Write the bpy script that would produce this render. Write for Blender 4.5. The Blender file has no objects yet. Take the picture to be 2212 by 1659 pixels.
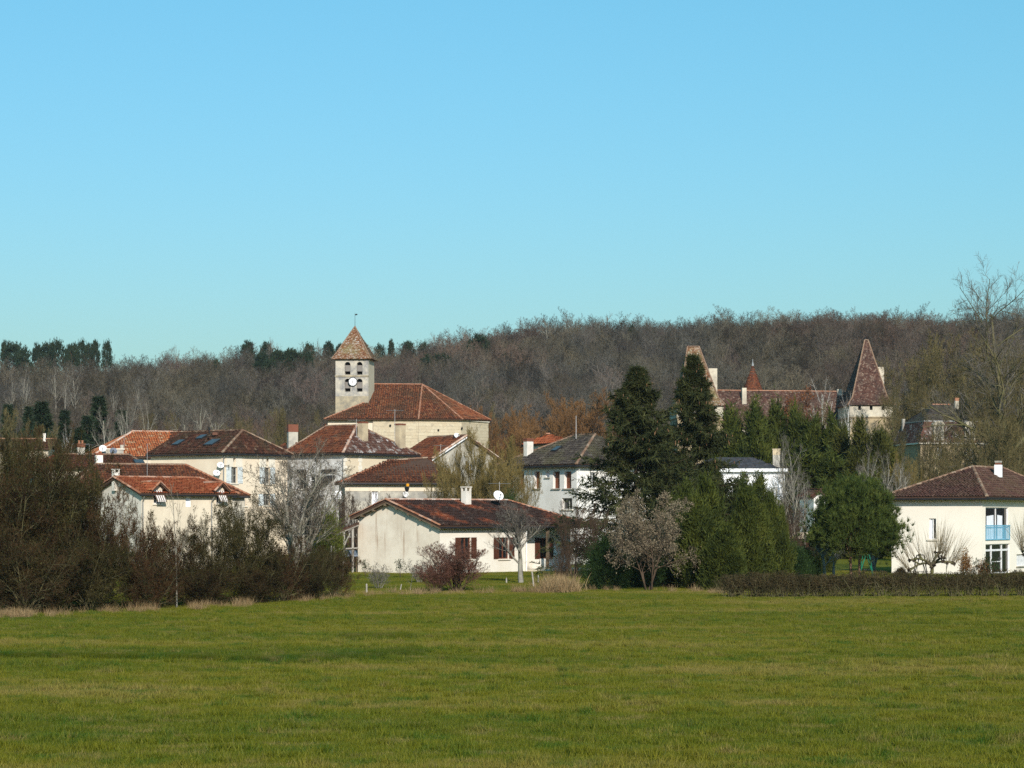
import bpy, math, random
import numpy as np
from mathutils import Vector, Matrix

random.seed(11)
sc = bpy.context.scene
COL = sc.collection
R = math.radians

# ------------------------------------------------------------------ camera
# the photograph was taken standing level: the eye is 4 m above the meadow,
# a level camera with a little vertical shift
F, YH, CX, H = 4990.0, 1114.0, 1106.0, 4.0
cam_d = bpy.data.cameras.new('camera')
cam = bpy.data.objects.new('camera', cam_d)
COL.objects.link(cam)
cam.location = (0, 0, H)
cam.rotation_euler = (R(90), 0, 0)
cam_d.sensor_width = 36
cam_d.lens = 36 * F / 2212.0
cam_d.shift_y = (YH - 829.5) / 2212.0
cam_d.clip_start = 0.5
cam_d.clip_end = 6000
sc.camera = cam

# ------------------------------------------------------------------ sky and sun
SUN_AZ, SUN_EL = R(11), R(26)         # azimuth from behind the camera towards the right
SDIR = Vector((math.sin(SUN_AZ) * math.cos(SUN_EL), -math.cos(SUN_AZ) * math.cos(SUN_EL), math.sin(SUN_EL)))
world = bpy.data.worlds.new('World')
sc.world = world
world.use_nodes = True
wn = world.node_tree
sky = wn.nodes.new('ShaderNodeTexSky')
sky.sky_type = 'NISHITA'
sky.sun_disc = False
sky.sun_elevation = SUN_EL
sky.sun_rotation = math.atan2(SDIR.x, SDIR.y)
sky.altitude = 100
sky.air_density = 1.5
sky.dust_density = 1.0
sky.ozone_density = 8.0
bg = wn.nodes['Background']
bg.inputs['Strength'].default_value = 0.10
# colour response of the film: one curve per channel for the whole sky
sep = wn.nodes.new('ShaderNodeSeparateColor')
com = wn.nodes.new('ShaderNodeCombineColor')
wn.links.new(sky.outputs[0], sep.inputs[0])
for k_, (gain, gam) in enumerate(((0.98, 1.08), (2.20, 0.72), (1.37, 1.0))):
    pw_ = wn.nodes.new('ShaderNodeMath'); pw_.operation = 'POWER'; pw_.inputs[1].default_value = gam
    ml_ = wn.nodes.new('ShaderNodeMath'); ml_.operation = 'MULTIPLY'; ml_.inputs[1].default_value = gain
    wn.links.new(sep.outputs[k_], pw_.inputs[0]); wn.links.new(pw_.outputs[0], ml_.inputs[0]); wn.links.new(ml_.outputs[0], com.inputs[k_])
wn.links.new(com.outputs[0], bg.inputs['Color'])
sun_d = bpy.data.lights.new('sun', 'SUN')
sun_d.energy = 5.0
sun_d.angle = R(0.5)
sun_d.color = (1.0, 0.93, 0.82)
sun = bpy.data.objects.new('sun', sun_d)
COL.objects.link(sun)
sun.location = (60, -60, 120)
sun.rotation_euler = SDIR.to_track_quat('Z', 'Y').to_euler()
sc.view_settings.view_transform = 'Standard'
sc.view_settings.look = 'None'
sc.view_settings.exposure = 0.0
sc.view_settings.gamma = 1.0
sc.view_settings.use_curve_mapping = False
sc.cycles.max_bounces = 5
sc.cycles.diffuse_bounces = 2
sc.cycles.glossy_bounces = 2
sc.cycles.transmission_bounces = 3
sc.cycles.volume_bounces = 0
sc.cycles.transparent_max_bounces = 4
sc.cycles.use_denoising = False
sc.cycles.caustics_reflective = False
sc.cycles.caustics_refractive = False

# ------------------------------------------------------------------ helpers
def ppx(px, d):
    return (px - CX) * d / F

def zat(py, d):
    return H - (py - YH) * d / F

def W(px, py, d):
    return np.array([ppx(px, d), d, zat(py, d)])

def along(p, u, px):
    """distance along u from p (x, y) until the ray through column px is met"""
    t = (px - CX) / F
    return (t * p[1] - p[0]) / (u[0] - t * u[1])

SKYLINE = [(-1500, 790), (-600, 785), (0, 788), (200, 788), (330, 784), (450, 772), (600, 766), (750, 756), (850, 746), (950, 730), (1100, 709),
           (1300, 691), (1450, 690), (1600, 679), (1750, 662), (1850, 668), (2000, 674), (2100, 672), (2212, 670), (2800, 690), (4000, 720)]
_sx = np.array([a for a, b in SKYLINE], float)
_sy = np.array([b for a, b in SKYLINE], float)

def ground(x, y):
    x = np.asarray(x, float)
    y = np.asarray(y, float)
    px = CX + x * F / 650.0
    ridge = H + (YH - (np.interp(px, _sx, _sy) + 88)) * 650.0 / F
    s = lambda t: np.clip(t, 0, 1) ** 2 * (3 - 2 * np.clip(t, 0, 1))
    base = 3.0 * s((y - 172) / 130.0)
    t = np.clip((y - 315) / 335.0, 0, 1)
    hill = (ridge - 3.0) * (0.55 * t + 0.45 * s(t))
    und = 0.9 * np.sin(x * 0.045 + y * 0.02) * s((y - 330) / 80) + 0.8 * np.sin(y * 0.05 - x * 0.03) * s((y - 330) / 80)
    fld = 0.06 * np.sin(x * 0.08 + 0.05 * y) * s((y - 20) / 20) * (1 - s((y - 110) / 20))
    return base + hill + und + fld

def gz(x, y):
    return float(ground(x, y))

def mesh_np(name, V, faces, tint=None, smooth=False):
    """V (n,3); faces: list of integer arrays, one per corner count"""
    me = bpy.data.meshes.new(name)
    V = np.ascontiguousarray(V, dtype=np.float32)
    me.vertices.add(len(V))
    me.vertices.foreach_set('co', V.ravel())
    faces = [np.asarray(f, dtype=np.int32) for f in faces if len(f)]
    idx = np.concatenate([f.ravel() for f in faces])
    cnt = np.concatenate([np.full(len(f), f.shape[1], np.int32) for f in faces])
    st = np.zeros(len(cnt), np.int32)
    st[1:] = np.cumsum(cnt)[:-1]
    me.loops.add(len(idx))
    me.loops.foreach_set('vertex_index', idx)
    me.polygons.add(len(cnt))
    me.polygons.foreach_set('loop_start', st)
    me.polygons.foreach_set('loop_total', cnt)
    me.polygons.foreach_set('use_smooth', np.full(len(cnt), bool(smooth)))
    if tint is not None:
        a = me.attributes.new('tint', 'FLOAT', 'POINT')
        a.data.foreach_set('value', np.ascontiguousarray(tint, dtype=np.float32))
    me.update(calc_edges=True)
    me.validate()
    return me

def tag(o, label=None, cat=None, group=None, kind=None):
    if label: o['label'] = label
    if cat: o['category'] = cat
    if group: o['group'] = group
    if kind: o['kind'] = kind
    return o

def empty(name, loc, label, cat, group=None):
    o = bpy.data.objects.new(name, None)
    COL.objects.link(o)
    o.location = loc
    o.empty_display_size = 0.5
    return tag(o, label, cat, group)

def obj(name, me, mat, parent=None, loc=None, kind=None):
    o = bpy.data.objects.new(name, me)
    COL.objects.link(o)
    if mat is not None:
        if len(me.materials) == 0:
            me.materials.append(mat)
    if parent is not None:
        o.parent = parent
    if loc is not None:
        o.location = loc
    if kind:
        o['kind'] = kind
    return o

class MB:
    """collects polygons in world coordinates, then becomes one mesh object"""
    def __init__(s):
        s.v, s.f, s.t = [], [], []

    def poly(s, pts, t=0.5):
        n = len(s.v)
        s.v += [tuple(float(c) for c in p) for p in pts]
        s.t += [t] * len(pts)
        s.f.append(tuple(range(n, n + len(pts))))

    def obox(s, c, x, y, z, t=0.5):
        """box with centre c and half-axis vectors x, y, z"""
        c, x, y, z = [np.asarray(q, float) for q in (c, x, y, z)]
        n = len(s.v)
        for k in (-1, 1):
            for j in (-1, 1):
                for i in (-1, 1):
                    s.v.append(tuple(c + i * x + j * y + k * z))
                    s.t.append(t)
        q = [(0, 2, 3, 1), (4, 5, 7, 6), (0, 1, 5, 4), (2, 6, 7, 3), (0, 4, 6, 2), (1, 3, 7, 5)]
        if np.dot(np.cross(x, y), z) < 0:
            q = [f[::-1] for f in q]
        s.f += [tuple(n + i for i in f) for f in q]

    def box(s, x0, x1, y0, y1, z0, z1):
        s.obox(((x0 + x1) / 2, (y0 + y1) / 2, (z0 + z1) / 2), ((x1 - x0) / 2, 0, 0), (0, (y1 - y0) / 2, 0), (0, 0, (z1 - z0) / 2))

    def prism(s, pts, off):
        """closed polygon extruded by the vector off"""
        pts = [np.asarray(p, float) for p in pts]
        off = np.asarray(off, float)
        n = len(pts)
        nrm = np.cross(pts[1] - pts[0], pts[2] - pts[0])
        if np.dot(nrm, off) > 0:
            pts = pts[::-1]
        s.poly(pts)
        s.poly([p + off for p in pts[::-1]])
        for i in range(n):
            a, b = pts[i], pts[(i + 1) % n]
            s.poly([b, a, a + off, b + off])

    def tube(s, p0, p1, r0, r1=None, n=6, cap=True):
        p0, p1 = np.asarray(p0, float), np.asarray(p1, float)
        r1 = r0 if r1 is None else r1
        d = p1 - p0
        d = d / (np.linalg.norm(d) + 1e-9)
        a = np.cross(d, (0, 0, 1.0)) if abs(d[2]) < 0.9 else np.cross(d, (1.0, 0, 0))
        a /= np.linalg.norm(a)
        b = np.cross(d, a)
        k = len(s.v)
        for p, r in ((p0, r0), (p1, r1)):
            for i in range(n):
                w = 2 * math.pi * i / n
                s.v.append(tuple(p + r * (math.cos(w) * a + math.sin(w) * b)))
                s.t.append(0.5)
        for i in range(n):
            j = (i + 1) % n
            s.f.append((k + i, k + j, k + n + j, k + n + i))
        if cap:
            s.f.append(tuple(k + i for i in range(n))[::-1])
            s.f.append(tuple(k + n + i for i in range(n)))

    def path(s, pts, r, n=6):
        for a, b in zip(pts[:-1], pts[1:]):
            s.tube(a, b, r, r, n)

    def lathe(s, c, axis, prof, n=16):
        """profile [(radius, height)] turned around axis through c"""
        c = np.asarray(c, float)
        ax = np.asarray(axis, float)
        ax = ax / np.linalg.norm(ax)
        a = np.cross(ax, (0, 0, 1.0)) if abs(ax[2]) < 0.9 else np.cross(ax, (1.0, 0, 0))
        a /= np.linalg.norm(a)
        b = np.cross(ax, a)
        k = len(s.v)
        for r, h in prof:
            for i in range(n):
                w = 2 * math.pi * i / n
                s.v.append(tuple(c + ax * h + r * (math.cos(w) * a + math.sin(w) * b)))
                s.t.append(0.5)
        for m in range(len(prof) - 1):
            for i in range(n):
                j = (i + 1) % n
                s.f.append((k + m * n + i, k + m * n + j, k + (m + 1) * n + j, k + (m + 1) * n + i))
        s.f.append(tuple(k + i for i in range(n))[::-1])
        s.f.append(tuple(k + (len(prof) - 1) * n + i for i in range(n)))

    def mesh(s, name, base=(0, 0, 0)):
        V = np.array(s.v, float) - np.asarray(base, float)
        by = {}
        for f in s.f:
            by.setdefault(len(f), []).append(f)
        return mesh_np(name, V, list(by.values()), tint=s.t)

    def build(s, name, mat, parent=None, base=None, kind=None):
        """base: world position of the thing (its Empty); a part keeps the thing's frame"""
        b = base if base is not None else (0, 0, 0)
        o = obj(name, s.mesh(name, b), mat, parent, None, kind)
        if parent is None:
            o.location = b
        return o

# ------------------------------------------------------------------ materials
def new_mat(name):
    m = bpy.data.materials.new(name)
    m.use_nodes = True
    nt = m.node_tree
    b = nt.nodes['Principled BSDF']
    b.inputs['Specular IOR Level'].default_value = 0.25
    return m, nt, b

def N(nt, kind, **kw):
    n = nt.nodes.new(kind)
    for k, v in kw.items():
        if hasattr(n, k):
            setattr(n, k, v)
        else:
            n.inputs[k].default_value = v
    return n

def pos_node(nt, scale=(1, 1, 1)):
    g = nt.nodes.new('ShaderNodeNewGeometry')
    mp = nt.nodes.new('ShaderNodeMapping')
    mp.inputs['Scale'].default_value = scale
    nt.links.new(g.outputs['Position'], mp.inputs['Vector'])
    return mp.outputs[0]

def noise(nt, vec, scale, detail=4, rough=0.6):
    n = nt.nodes.new('ShaderNodeTexNoise')
    n.inputs['Scale'].default_value = scale
    n.inputs['Detail'].default_value = detail
    n.inputs['Roughness'].default_value = rough
    if vec is not None:
        nt.links.new(vec, n.inputs['Vector'])
    return n.outputs['Fac']

def ramp(nt, fac, stops):
    r = nt.nodes.new('ShaderNodeValToRGB')
    e = r.color_ramp.elements
    while len(e) < len(stops):
        e.new(0.5)
    for el, (p, c) in zip(e, stops):
        el.position = p
        el.color = (c[0], c[1], c[2], 1) if not isinstance(c, (int, float)) else (c, c, c, 1)
    nt.links.new(fac, r.inputs[0])
    return r.outputs[0]

def mix(nt, fac, a, b):
    m = nt.nodes.new('ShaderNodeMix')
    m.data_type = 'RGBA'
    if isinstance(fac, (int, float)):
        m.inputs[0].default_value = fac
    else:
        nt.links.new(fac, m.inputs[0])
    for k, v in ((6, a), (7, b)):
        if isinstance(v, tuple):
            m.inputs[k].default_value = (v[0], v[1], v[2], 1)
        else:
            nt.links.new(v, m.inputs[k])
    return m.outputs[2]

def attr(nt, name='tint'):
    a = nt.nodes.new('ShaderNodeAttribute')
    a.attribute_name = name
    return a.outputs['Fac']

def bump(nt, b, fac, strength, dist=0.02):
    n = nt.nodes.new('ShaderNodeBump')
    n.inputs['Strength'].default_value = strength
    n.inputs['Distance'].default_value = dist
    nt.links.new(fac, n.inputs['Height'])
    nt.links.new(n.outputs[0], b.inputs['Normal'])

def plain(name, c, rough=0.7, metal=0.0, spec=0.25, var=0.12, scale=3.0):
    m, nt, b = new_mat(name)
    f = noise(nt, pos_node(nt), scale, 3)
    lo = tuple(x * (1 - var) for x in c)
    hi = tuple(min(1, x * (1 + var)) for x in c)
    nt.links.new(ramp(nt, f, [(0.3, lo), (0.7, hi)]), b.inputs['Base Color'])
    b.inputs['Roughness'].default_value = rough
    b.inputs['Metallic'].default_value = metal
    b.inputs['Specular IOR Level'].default_value = spec
    return m

def plaster(name, c, dirt=None, amount=0.35, streak=0.0, streak_c=(0.2, 0.12, 0.07), big=0.6):
    """painted or rendered wall: blotches, fine grain, optional run-off streaks"""
    m, nt, b = new_mat(name)
    p = pos_node(nt)
    dirt = dirt or tuple(x * 0.62 for x in c)
    f = noise(nt, p, big, 6, 0.65)
    col = mix(nt, ramp(nt, f, [(0.40, 0.0), (0.62, amount)]), c, dirt)
    g = noise(nt, p, 9, 3)
    col = mix(nt, ramp(nt, g, [(0.35, 0.0), (0.75, 0.18)]), col, dirt)
    if streak:
        s = noise(nt, pos_node(nt, (3.4, 3.4, 0.16)), 1.0, 5, 0.7)
        k = noise(nt, p, 0.33, 2)
        mm = nt.nodes.new('ShaderNodeMath'); mm.operation = 'MULTIPLY'
        nt.links.new(ramp(nt, s, [(0.56, 0.0), (0.68, streak)]), mm.inputs[0])
        nt.links.new(ramp(nt, k, [(0.4, 0.0), (0.6, 1.0)]), mm.inputs[1])
        col = mix(nt, mm.outputs[0], col, streak_c)
    nt.links.new(col, b.inputs['Base Color'])
    b.inputs['Roughness'].default_value = 0.9
    bump(nt, b, noise(nt, p, 25, 2), 0.15, 0.02)
    return m

def tilemat(name, cols, moss=None, moss_amt=0.5, moss_scale=0.35, lichen=None, lich_amt=0.5, lich_scale=1.2, lo=0.45, hi=0.62):
    """clay tiles: every tile has its own tint, patches of moss and lichen on top"""
    m, nt, b = new_mat(name)
    p = pos_node(nt)
    k = len(cols)
    col = ramp(nt, attr(nt), [(0.05 + 0.9 * i / max(1, k - 1), c) for i, c in enumerate(cols)])
    if moss:
        f = noise(nt, p, moss_scale, 6, 0.7)
        col = mix(nt, ramp(nt, f, [(lo, 0.0), (hi, moss_amt)]), col, moss)
    if lichen:
        f = noise(nt, p, lich_scale, 5, 0.72)
        col = mix(nt, ramp(nt, f, [(0.57, 0.0), (0.66, lich_amt)]), col, lichen)
    nt.links.new(col, b.inputs['Base Color'])
    b.inputs['Roughness'].default_value = 0.9
    b.inputs['Specular IOR Level'].default_value = 0.15
    return m

def bark(name, c1, c2, scale=2.0, spot=None, spot_amt=0.6):
    m, nt, b = new_mat(name)
    p = pos_node(nt)
    col = ramp(nt, noise(nt, p, scale, 5, 0.7), [(0.35, c1), (0.65, c2)])
    if spot:
        col = mix(nt, ramp(nt, noise(nt, p, scale * 2.3, 4), [(0.5, 0.0), (0.6, spot_amt)]), col, spot)
    nt.links.new(col, b.inputs['Base Color'])
    b.inputs['Roughness'].default_value = 0.95
    b.inputs['Specular IOR Level'].default_value = 0.1
    return m

def leafmat(name, cols, scale=0.6, trans=0.25, noise_amt=0.5):
    """leaves and needles: own tint per leaf, clump variation by place, light through the blade"""
    m, nt, b = new_mat(name)
    k = len(cols)
    p = pos_node(nt)
    mth = nt.nodes.new('ShaderNodeMath'); mth.operation = 'MULTIPLY_ADD'
    nt.links.new(noise(nt, p, scale, 3), mth.inputs[0])
    mth.inputs[1].default_value = noise_amt * 2
    ad = nt.nodes.new('ShaderNodeMath'); ad.operation = 'MULTIPLY_ADD'
    nt.links.new(attr(nt), ad.inputs[0])
    ad.inputs[1].default_value = 1 - noise_amt * 0.6
    ad.inputs[2].default_value = -noise_amt * 0.7
    nt.links.new(ad.outputs[0], mth.inputs[2])
    col = ramp(nt, mth.outputs[0], [(0.05 + 0.9 * i / max(1, k - 1), c) for i, c in enumerate(cols)])
    nt.links.new(col, b.inputs['Base Color'])
    b.inputs['Roughness'].default_value = 0.75
    b.inputs['Specular IOR Level'].default_value = 0.2
    if trans:
        t = nt.nodes.new('ShaderNodeBsdfTranslucent')
        nt.links.new(col, t.inputs['Color'])
        ms = nt.nodes.new('ShaderNodeMixShader')
        ms.inputs[0].default_value = trans
        nt.links.new(b.outputs[0], ms.inputs[1])
        nt.links.new(t.outputs[0], ms.inputs[2])
        nt.links.new(ms.outputs[0], nt.nodes['Material Output'].inputs['Surface'])
    return m

def glassmat(name, c=(0.012, 0.014, 0.016), rough=0.08):
    m, nt, b = new_mat(name)
    b.inputs['Base Color'].default_value = (*c, 1)
    b.inputs['Roughness'].default_value = rough
    b.inputs['Specular IOR Level'].default_value = 0.5
    return m

M = {}
def setup_materials():
    M['cream'] = plaster('cream_render', (0.72, 0.63, 0.49), (0.52, 0.44, 0.34), 0.45, 0.3)
    M['gable'] = plaster('stained_render', (0.78, 0.70, 0.58), (0.52, 0.43, 0.33), 0.5, 0.85, (0.30, 0.17, 0.09))
    M['bfront'] = plaster('pale_render', (0.84, 0.79, 0.70), (0.66, 0.58, 0.47), 0.4, 0.3, (0.5, 0.42, 0.33))
    M['right'] = plaster('ivory_render', (0.87, 0.81, 0.70), (0.76, 0.69, 0.58), 0.35, 0.25, (0.6, 0.54, 0.45))
    M['white'] = plaster('white_render', (0.84, 0.81, 0.76), (0.62, 0.59, 0.54), 0.45, 0.35, (0.45, 0.43, 0.4))
    M['bright'] = plaster('bright_render', (0.88, 0.88, 0.88), (0.72, 0.72, 0.72), 0.2)
    M['yellow'] = plaster('yellow_render', (0.82, 0.70, 0.54), (0.66, 0.53, 0.39), 0.45, 0.35, (0.5, 0.42, 0.33))
    M['sand'] = plaster('sand_render', (0.70, 0.59, 0.43), (0.58, 0.47, 0.34), 0.4)
    M['oldwhite'] = plaster('flaking_whitewash', (0.72, 0.71, 0.69), (0.30, 0.28, 0.25), 0.75, 0.4, (0.25, 0.23, 0.2), 0.9)
    M['greystone'] = plaster('grey_limestone', (0.50, 0.46, 0.38), (0.24, 0.23, 0.21), 0.9, 0.3, (0.2, 0.19, 0.17), 0.8)
    M['tower'] = plaster('tower_limestone', (0.53, 0.48, 0.39), (0.24, 0.235, 0.23), 0.95, 0.5, (0.22, 0.21, 0.20), 1.1)
    M['towerlow'] = plaster('tower_rubble', (0.44, 0.37, 0.25), (0.22, 0.2, 0.16), 0.85, 0, big=1.6)
    M['side'] = plaster('tower_side', (0.62, 0.54, 0.40), (0.5, 0.43, 0.32), 0.4)
    M['stone'] = plaster('church_mortar', (0.42, 0.36, 0.26), (0.28, 0.24, 0.17), 0.6)
    M['quoin'] = plaster('white_quoin', (0.80, 0.74, 0.63), (0.6, 0.52, 0.4), 0.3)
    M['castle'] = plaster('castle_render', (0.62, 0.56, 0.44), (0.34, 0.30, 0.24), 0.8, 0.4, (0.25, 0.22, 0.18), 0.8)
    M['castlelow'] = plaster('castle_rubble', (0.42, 0.33, 0.2), (0.26, 0.2, 0.13), 0.8, 0, big=1.3)
    M['chim'] = plaster('chimney_render', (0.58, 0.47, 0.31), (0.3, 0.24, 0.17), 0.75, 0.5, (0.2, 0.15, 0.1))
    M['chimw'] = plaster('white_chimney_render', (0.80, 0.77, 0.70), (0.45, 0.36, 0.28), 0.5, 0.4)
    M['brick'] = plaster('chimney_brick', (0.22, 0.078, 0.046), (0.12, 0.05, 0.032), 0.6)
    # every stone of the church wall with its own shade
    m, nt, b = new_mat('church_ashlar')
    a = attr(nt)
    col = ramp(nt, noise(nt, pos_node(nt), 2.2, 5, 0.7), [(0.32, (0.50, 0.43, 0.30)), (0.52, (0.58, 0.50, 0.36)), (0.68, (0.34, 0.30, 0.23))])
    oi = nt.nodes.new('ShaderNodeObjectInfo')
    col = mix(nt, ramp(nt, oi.outputs['Random'], [(0.0, 0.0), (1.0, 0.55)]), col, (0.46, 0.37, 0.25))
    nt.links.new(col, b.inputs['Base Color'])
    b.inputs['Roughness'].default_value = 0.95
    bump(nt, b, noise(nt, pos_node(nt), 14, 3), 0.4, 0.03)
    M['ashlar'] = m
    # tiles
    M['t_church'] = tilemat('church_canal_tiles', [(0.08, 0.0294, 0.019), (0.184, 0.0552, 0.0266), (0.24, 0.0782, 0.0333), (0.272, 0.1196, 0.057)],
                            (0.075, 0.05, 0.03), 0.65, 0.3, (0.33, 0.25, 0.17), 0.25, 1.6)
    M['t_spire'] = tilemat('tower_spire_tiles', [(0.11, 0.045, 0.022), (0.19, 0.08, 0.035), (0.27, 0.17, 0.11), (0.40, 0.35, 0.30)],
                           (0.22, 0.19, 0.09), 0.75, 0.5, (0.46, 0.39, 0.34), 0.75, 1.5)
    M['t_red'] = tilemat('red_brown_tiles', [(0.0648, 0.0238, 0.0153), (0.1224, 0.0382, 0.0198), (0.1728, 0.0553, 0.0243), (0.2016, 0.0765, 0.036)],
                         (0.05, 0.028, 0.018), 0.7, 0.35, (0.28, 0.2, 0.14), 0.2, 2.0)
    M['t_new'] = tilemat('new_orange_tiles', [(0.187, 0.0467, 0.0187), (0.255, 0.0638, 0.0255), (0.289, 0.0808, 0.034), (0.323, 0.119, 0.051)],
                         (0.16, 0.045, 0.022), 0.5, 0.5)
    M['t_orange'] = tilemat('patched_orange_tiles', [(0.378, 0.099, 0.036), (0.45, 0.126, 0.045), (0.468, 0.162, 0.063), (0.558, 0.342, 0.198)],
                            (0.20, 0.07, 0.035), 0.6, 0.35, (0.70, 0.44, 0.26), 0.7, 0.9)
    M['t_dark'] = tilemat('dark_mossy_tiles', [(0.0224, 0.0126, 0.0095), (0.044, 0.0198, 0.0133), (0.068, 0.027, 0.0171), (0.096, 0.0405, 0.0238)],
                          (0.045, 0.035, 0.02), 0.6, 0.5, (0.30, 0.25, 0.17), 0.35, 1.8)
    M['t_black'] = tilemat('blackened_tiles', [(0.030, 0.026, 0.024), (0.045, 0.036, 0.032), (0.06, 0.05, 0.043), (0.10, 0.085, 0.07)],
                           (0.09, 0.085, 0.04), 0.5, 0.5, (0.2, 0.17, 0.12), 0.3, 2.2)
    M['t_bung'] = tilemat('bungalow_tiles', [(0.1275, 0.0342, 0.0171), (0.204, 0.0522, 0.0228), (0.272, 0.0738, 0.0314), (0.323, 0.108, 0.0475)],
                          (0.032, 0.021, 0.018), 0.96, 0.42, (0.34, 0.28, 0.22), 0.25, 2.0, 0.33, 0.5)
    M['t_rhouse'] = tilemat('brown_concrete_tiles', [(0.0525, 0.0272, 0.0221), (0.075, 0.0368, 0.0289), (0.0975, 0.0464, 0.0357), (0.1275, 0.072, 0.0553)],
                            (0.10, 0.085, 0.04), 0.3, 0.4, (0.30, 0.24, 0.16), 0.22, 3.0)
    M['t_castle'] = tilemat('castle_plain_tiles', [(0.042, 0.022, 0.018), (0.075, 0.035, 0.027), (0.11, 0.055, 0.040), (0.22, 0.16, 0.12)],
                            (0.055, 0.04, 0.033), 0.6, 0.5, (0.30, 0.23, 0.18), 0.55, 1.3)
    M['t_lichen'] = tilemat('lichened_tiles', [(0.06, 0.031, 0.0248), (0.102, 0.0434, 0.031), (0.132, 0.0682, 0.0496), (0.27, 0.248, 0.2294)],
                            (0.08, 0.05, 0.04), 0.5, 0.6, (0.55, 0.50, 0.48), 0.8, 1.0)
    M['slate'] = tilemat('slate', [(0.04, 0.042, 0.048), (0.06, 0.062, 0.07), (0.08, 0.08, 0.09)])
    M['ridge'] = tilemat('ridge_tiles', [(0.26, 0.10, 0.055), (0.36, 0.17, 0.10), (0.48, 0.31, 0.23)])
    M['ridge_brown'] = tilemat('brown_ridge_tiles', [(0.16, 0.09, 0.06), (0.24, 0.15, 0.10), (0.33, 0.25, 0.18)])
    M['ridge_pink'] = tilemat('pink_ridge_tiles', [(0.36, 0.17, 0.11), (0.50, 0.33, 0.25), (0.62, 0.50, 0.42)])
    M['deck'] = plain('roof_deck', (0.08, 0.045, 0.03))
    M['wood'] = bark('weathered_wood', (0.10, 0.07, 0.045), (0.2, 0.15, 0.1), 3)
    M['greywood'] = bark('grey_post_wood', (0.26, 0.23, 0.2), (0.42, 0.39, 0.34), 4)
    M['shutter'] = plain('brown_shutter', (0.085, 0.028, 0.014), 0.6)
    M['rollshut'] = plain('rust_shutter', (0.20, 0.065, 0.03), 0.6)
    M['paleshut'] = plain('pale_blue_shutter', (0.62, 0.66, 0.66), 0.7)
    M['wframe'] = plain('white_frame', (0.8, 0.8, 0.8), 0.5)
    M['bframe'] = plain('brown_frame', (0.16, 0.05, 0.025), 0.5)
    M['gframe'] = plain('grey_frame', (0.30, 0.30, 0.27), 0.6)
    M['glass'] = glassmat('window_glass')
    M['skyglass'] = glassmat('skylight_glass', (0.05, 0.06, 0.07), 0.35)
    M['curtain'] = plain('net_curtain', (0.78, 0.80, 0.86), 0.9)
    M['gutter'] = plain('zinc_gutter', (0.035, 0.036, 0.04), 0.45, 0.4)
    M['zinc'] = plain('pale_zinc', (0.34, 0.34, 0.33), 0.45, 0.5)
    M['bluerail'] = plain('blue_painted_rail', (0.16, 0.42, 0.58), 0.4)
    M['iron'] = plain('black_iron', (0.02, 0.02, 0.022), 0.5, 0.3)
    M['dish'] = plain('white_dish', (0.82, 0.82, 0.81), 0.5)
    M['greydish'] = plain('grey_dish', (0.13, 0.15, 0.19), 0.5)
    M['alu'] = plain('aluminium_rod', (0.42, 0.42, 0.42), 0.35, 0.7)
    M['clock'] = plain('enamel_clock_face', (0.85, 0.85, 0.85), 0.35, var=0.03)
    M['black'] = plain('black_paint', (0.012, 0.012, 0.012), 0.5)
    M['bell'] = plain('louvre_board', (0.20, 0.18, 0.16), 0.8)
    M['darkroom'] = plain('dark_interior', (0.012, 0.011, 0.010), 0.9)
    M['green'] = plain('green_paint', (0.01, 0.16, 0.09), 0.5)
    M['tarp'] = plain('grey_sheet_metal', (0.22, 0.26, 0.32), 0.5, 0.2)
    M['amber'] = plain('amber_lens', (0.75, 0.32, 0.02), 0.3)
    M['stripe'] = None
    m, nt, b = new_mat('striped_awning')
    w = nt.nodes.new('ShaderNodeTexWave')
    w.wave_type = 'BANDS'
    col = ramp(nt, attr(nt), [(0.45, (0.16, 0.10, 0.08)), (0.55, (0.78, 0.74, 0.7))])
    nt.nodes.remove(w)
    nt.links.new(col, b.inputs['Base Color'])
    b.inputs['Roughness'].default_value = 0.9
    M['stripe'] = m
setup_materials()
# ------------------------------------------------------------------ building helpers
rt = np.random.default_rng(5)

def inside(P, poly):
    x, y = P[:, 0], P[:, 1]
    c = np.zeros(len(P), bool)
    n = len(poly)
    for i in range(n):
        x0, y0 = poly[i]
        x1, y1 = poly[(i + 1) % n]
        k = ((y0 > y) != (y1 > y))
        with np.errstate(divide='ignore', invalid='ignore'):
            xi = (x1 - x0) * (y - y0) / (y1 - y0 + 1e-12) + x0
        c ^= k & (x < xi)
    return c

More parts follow.
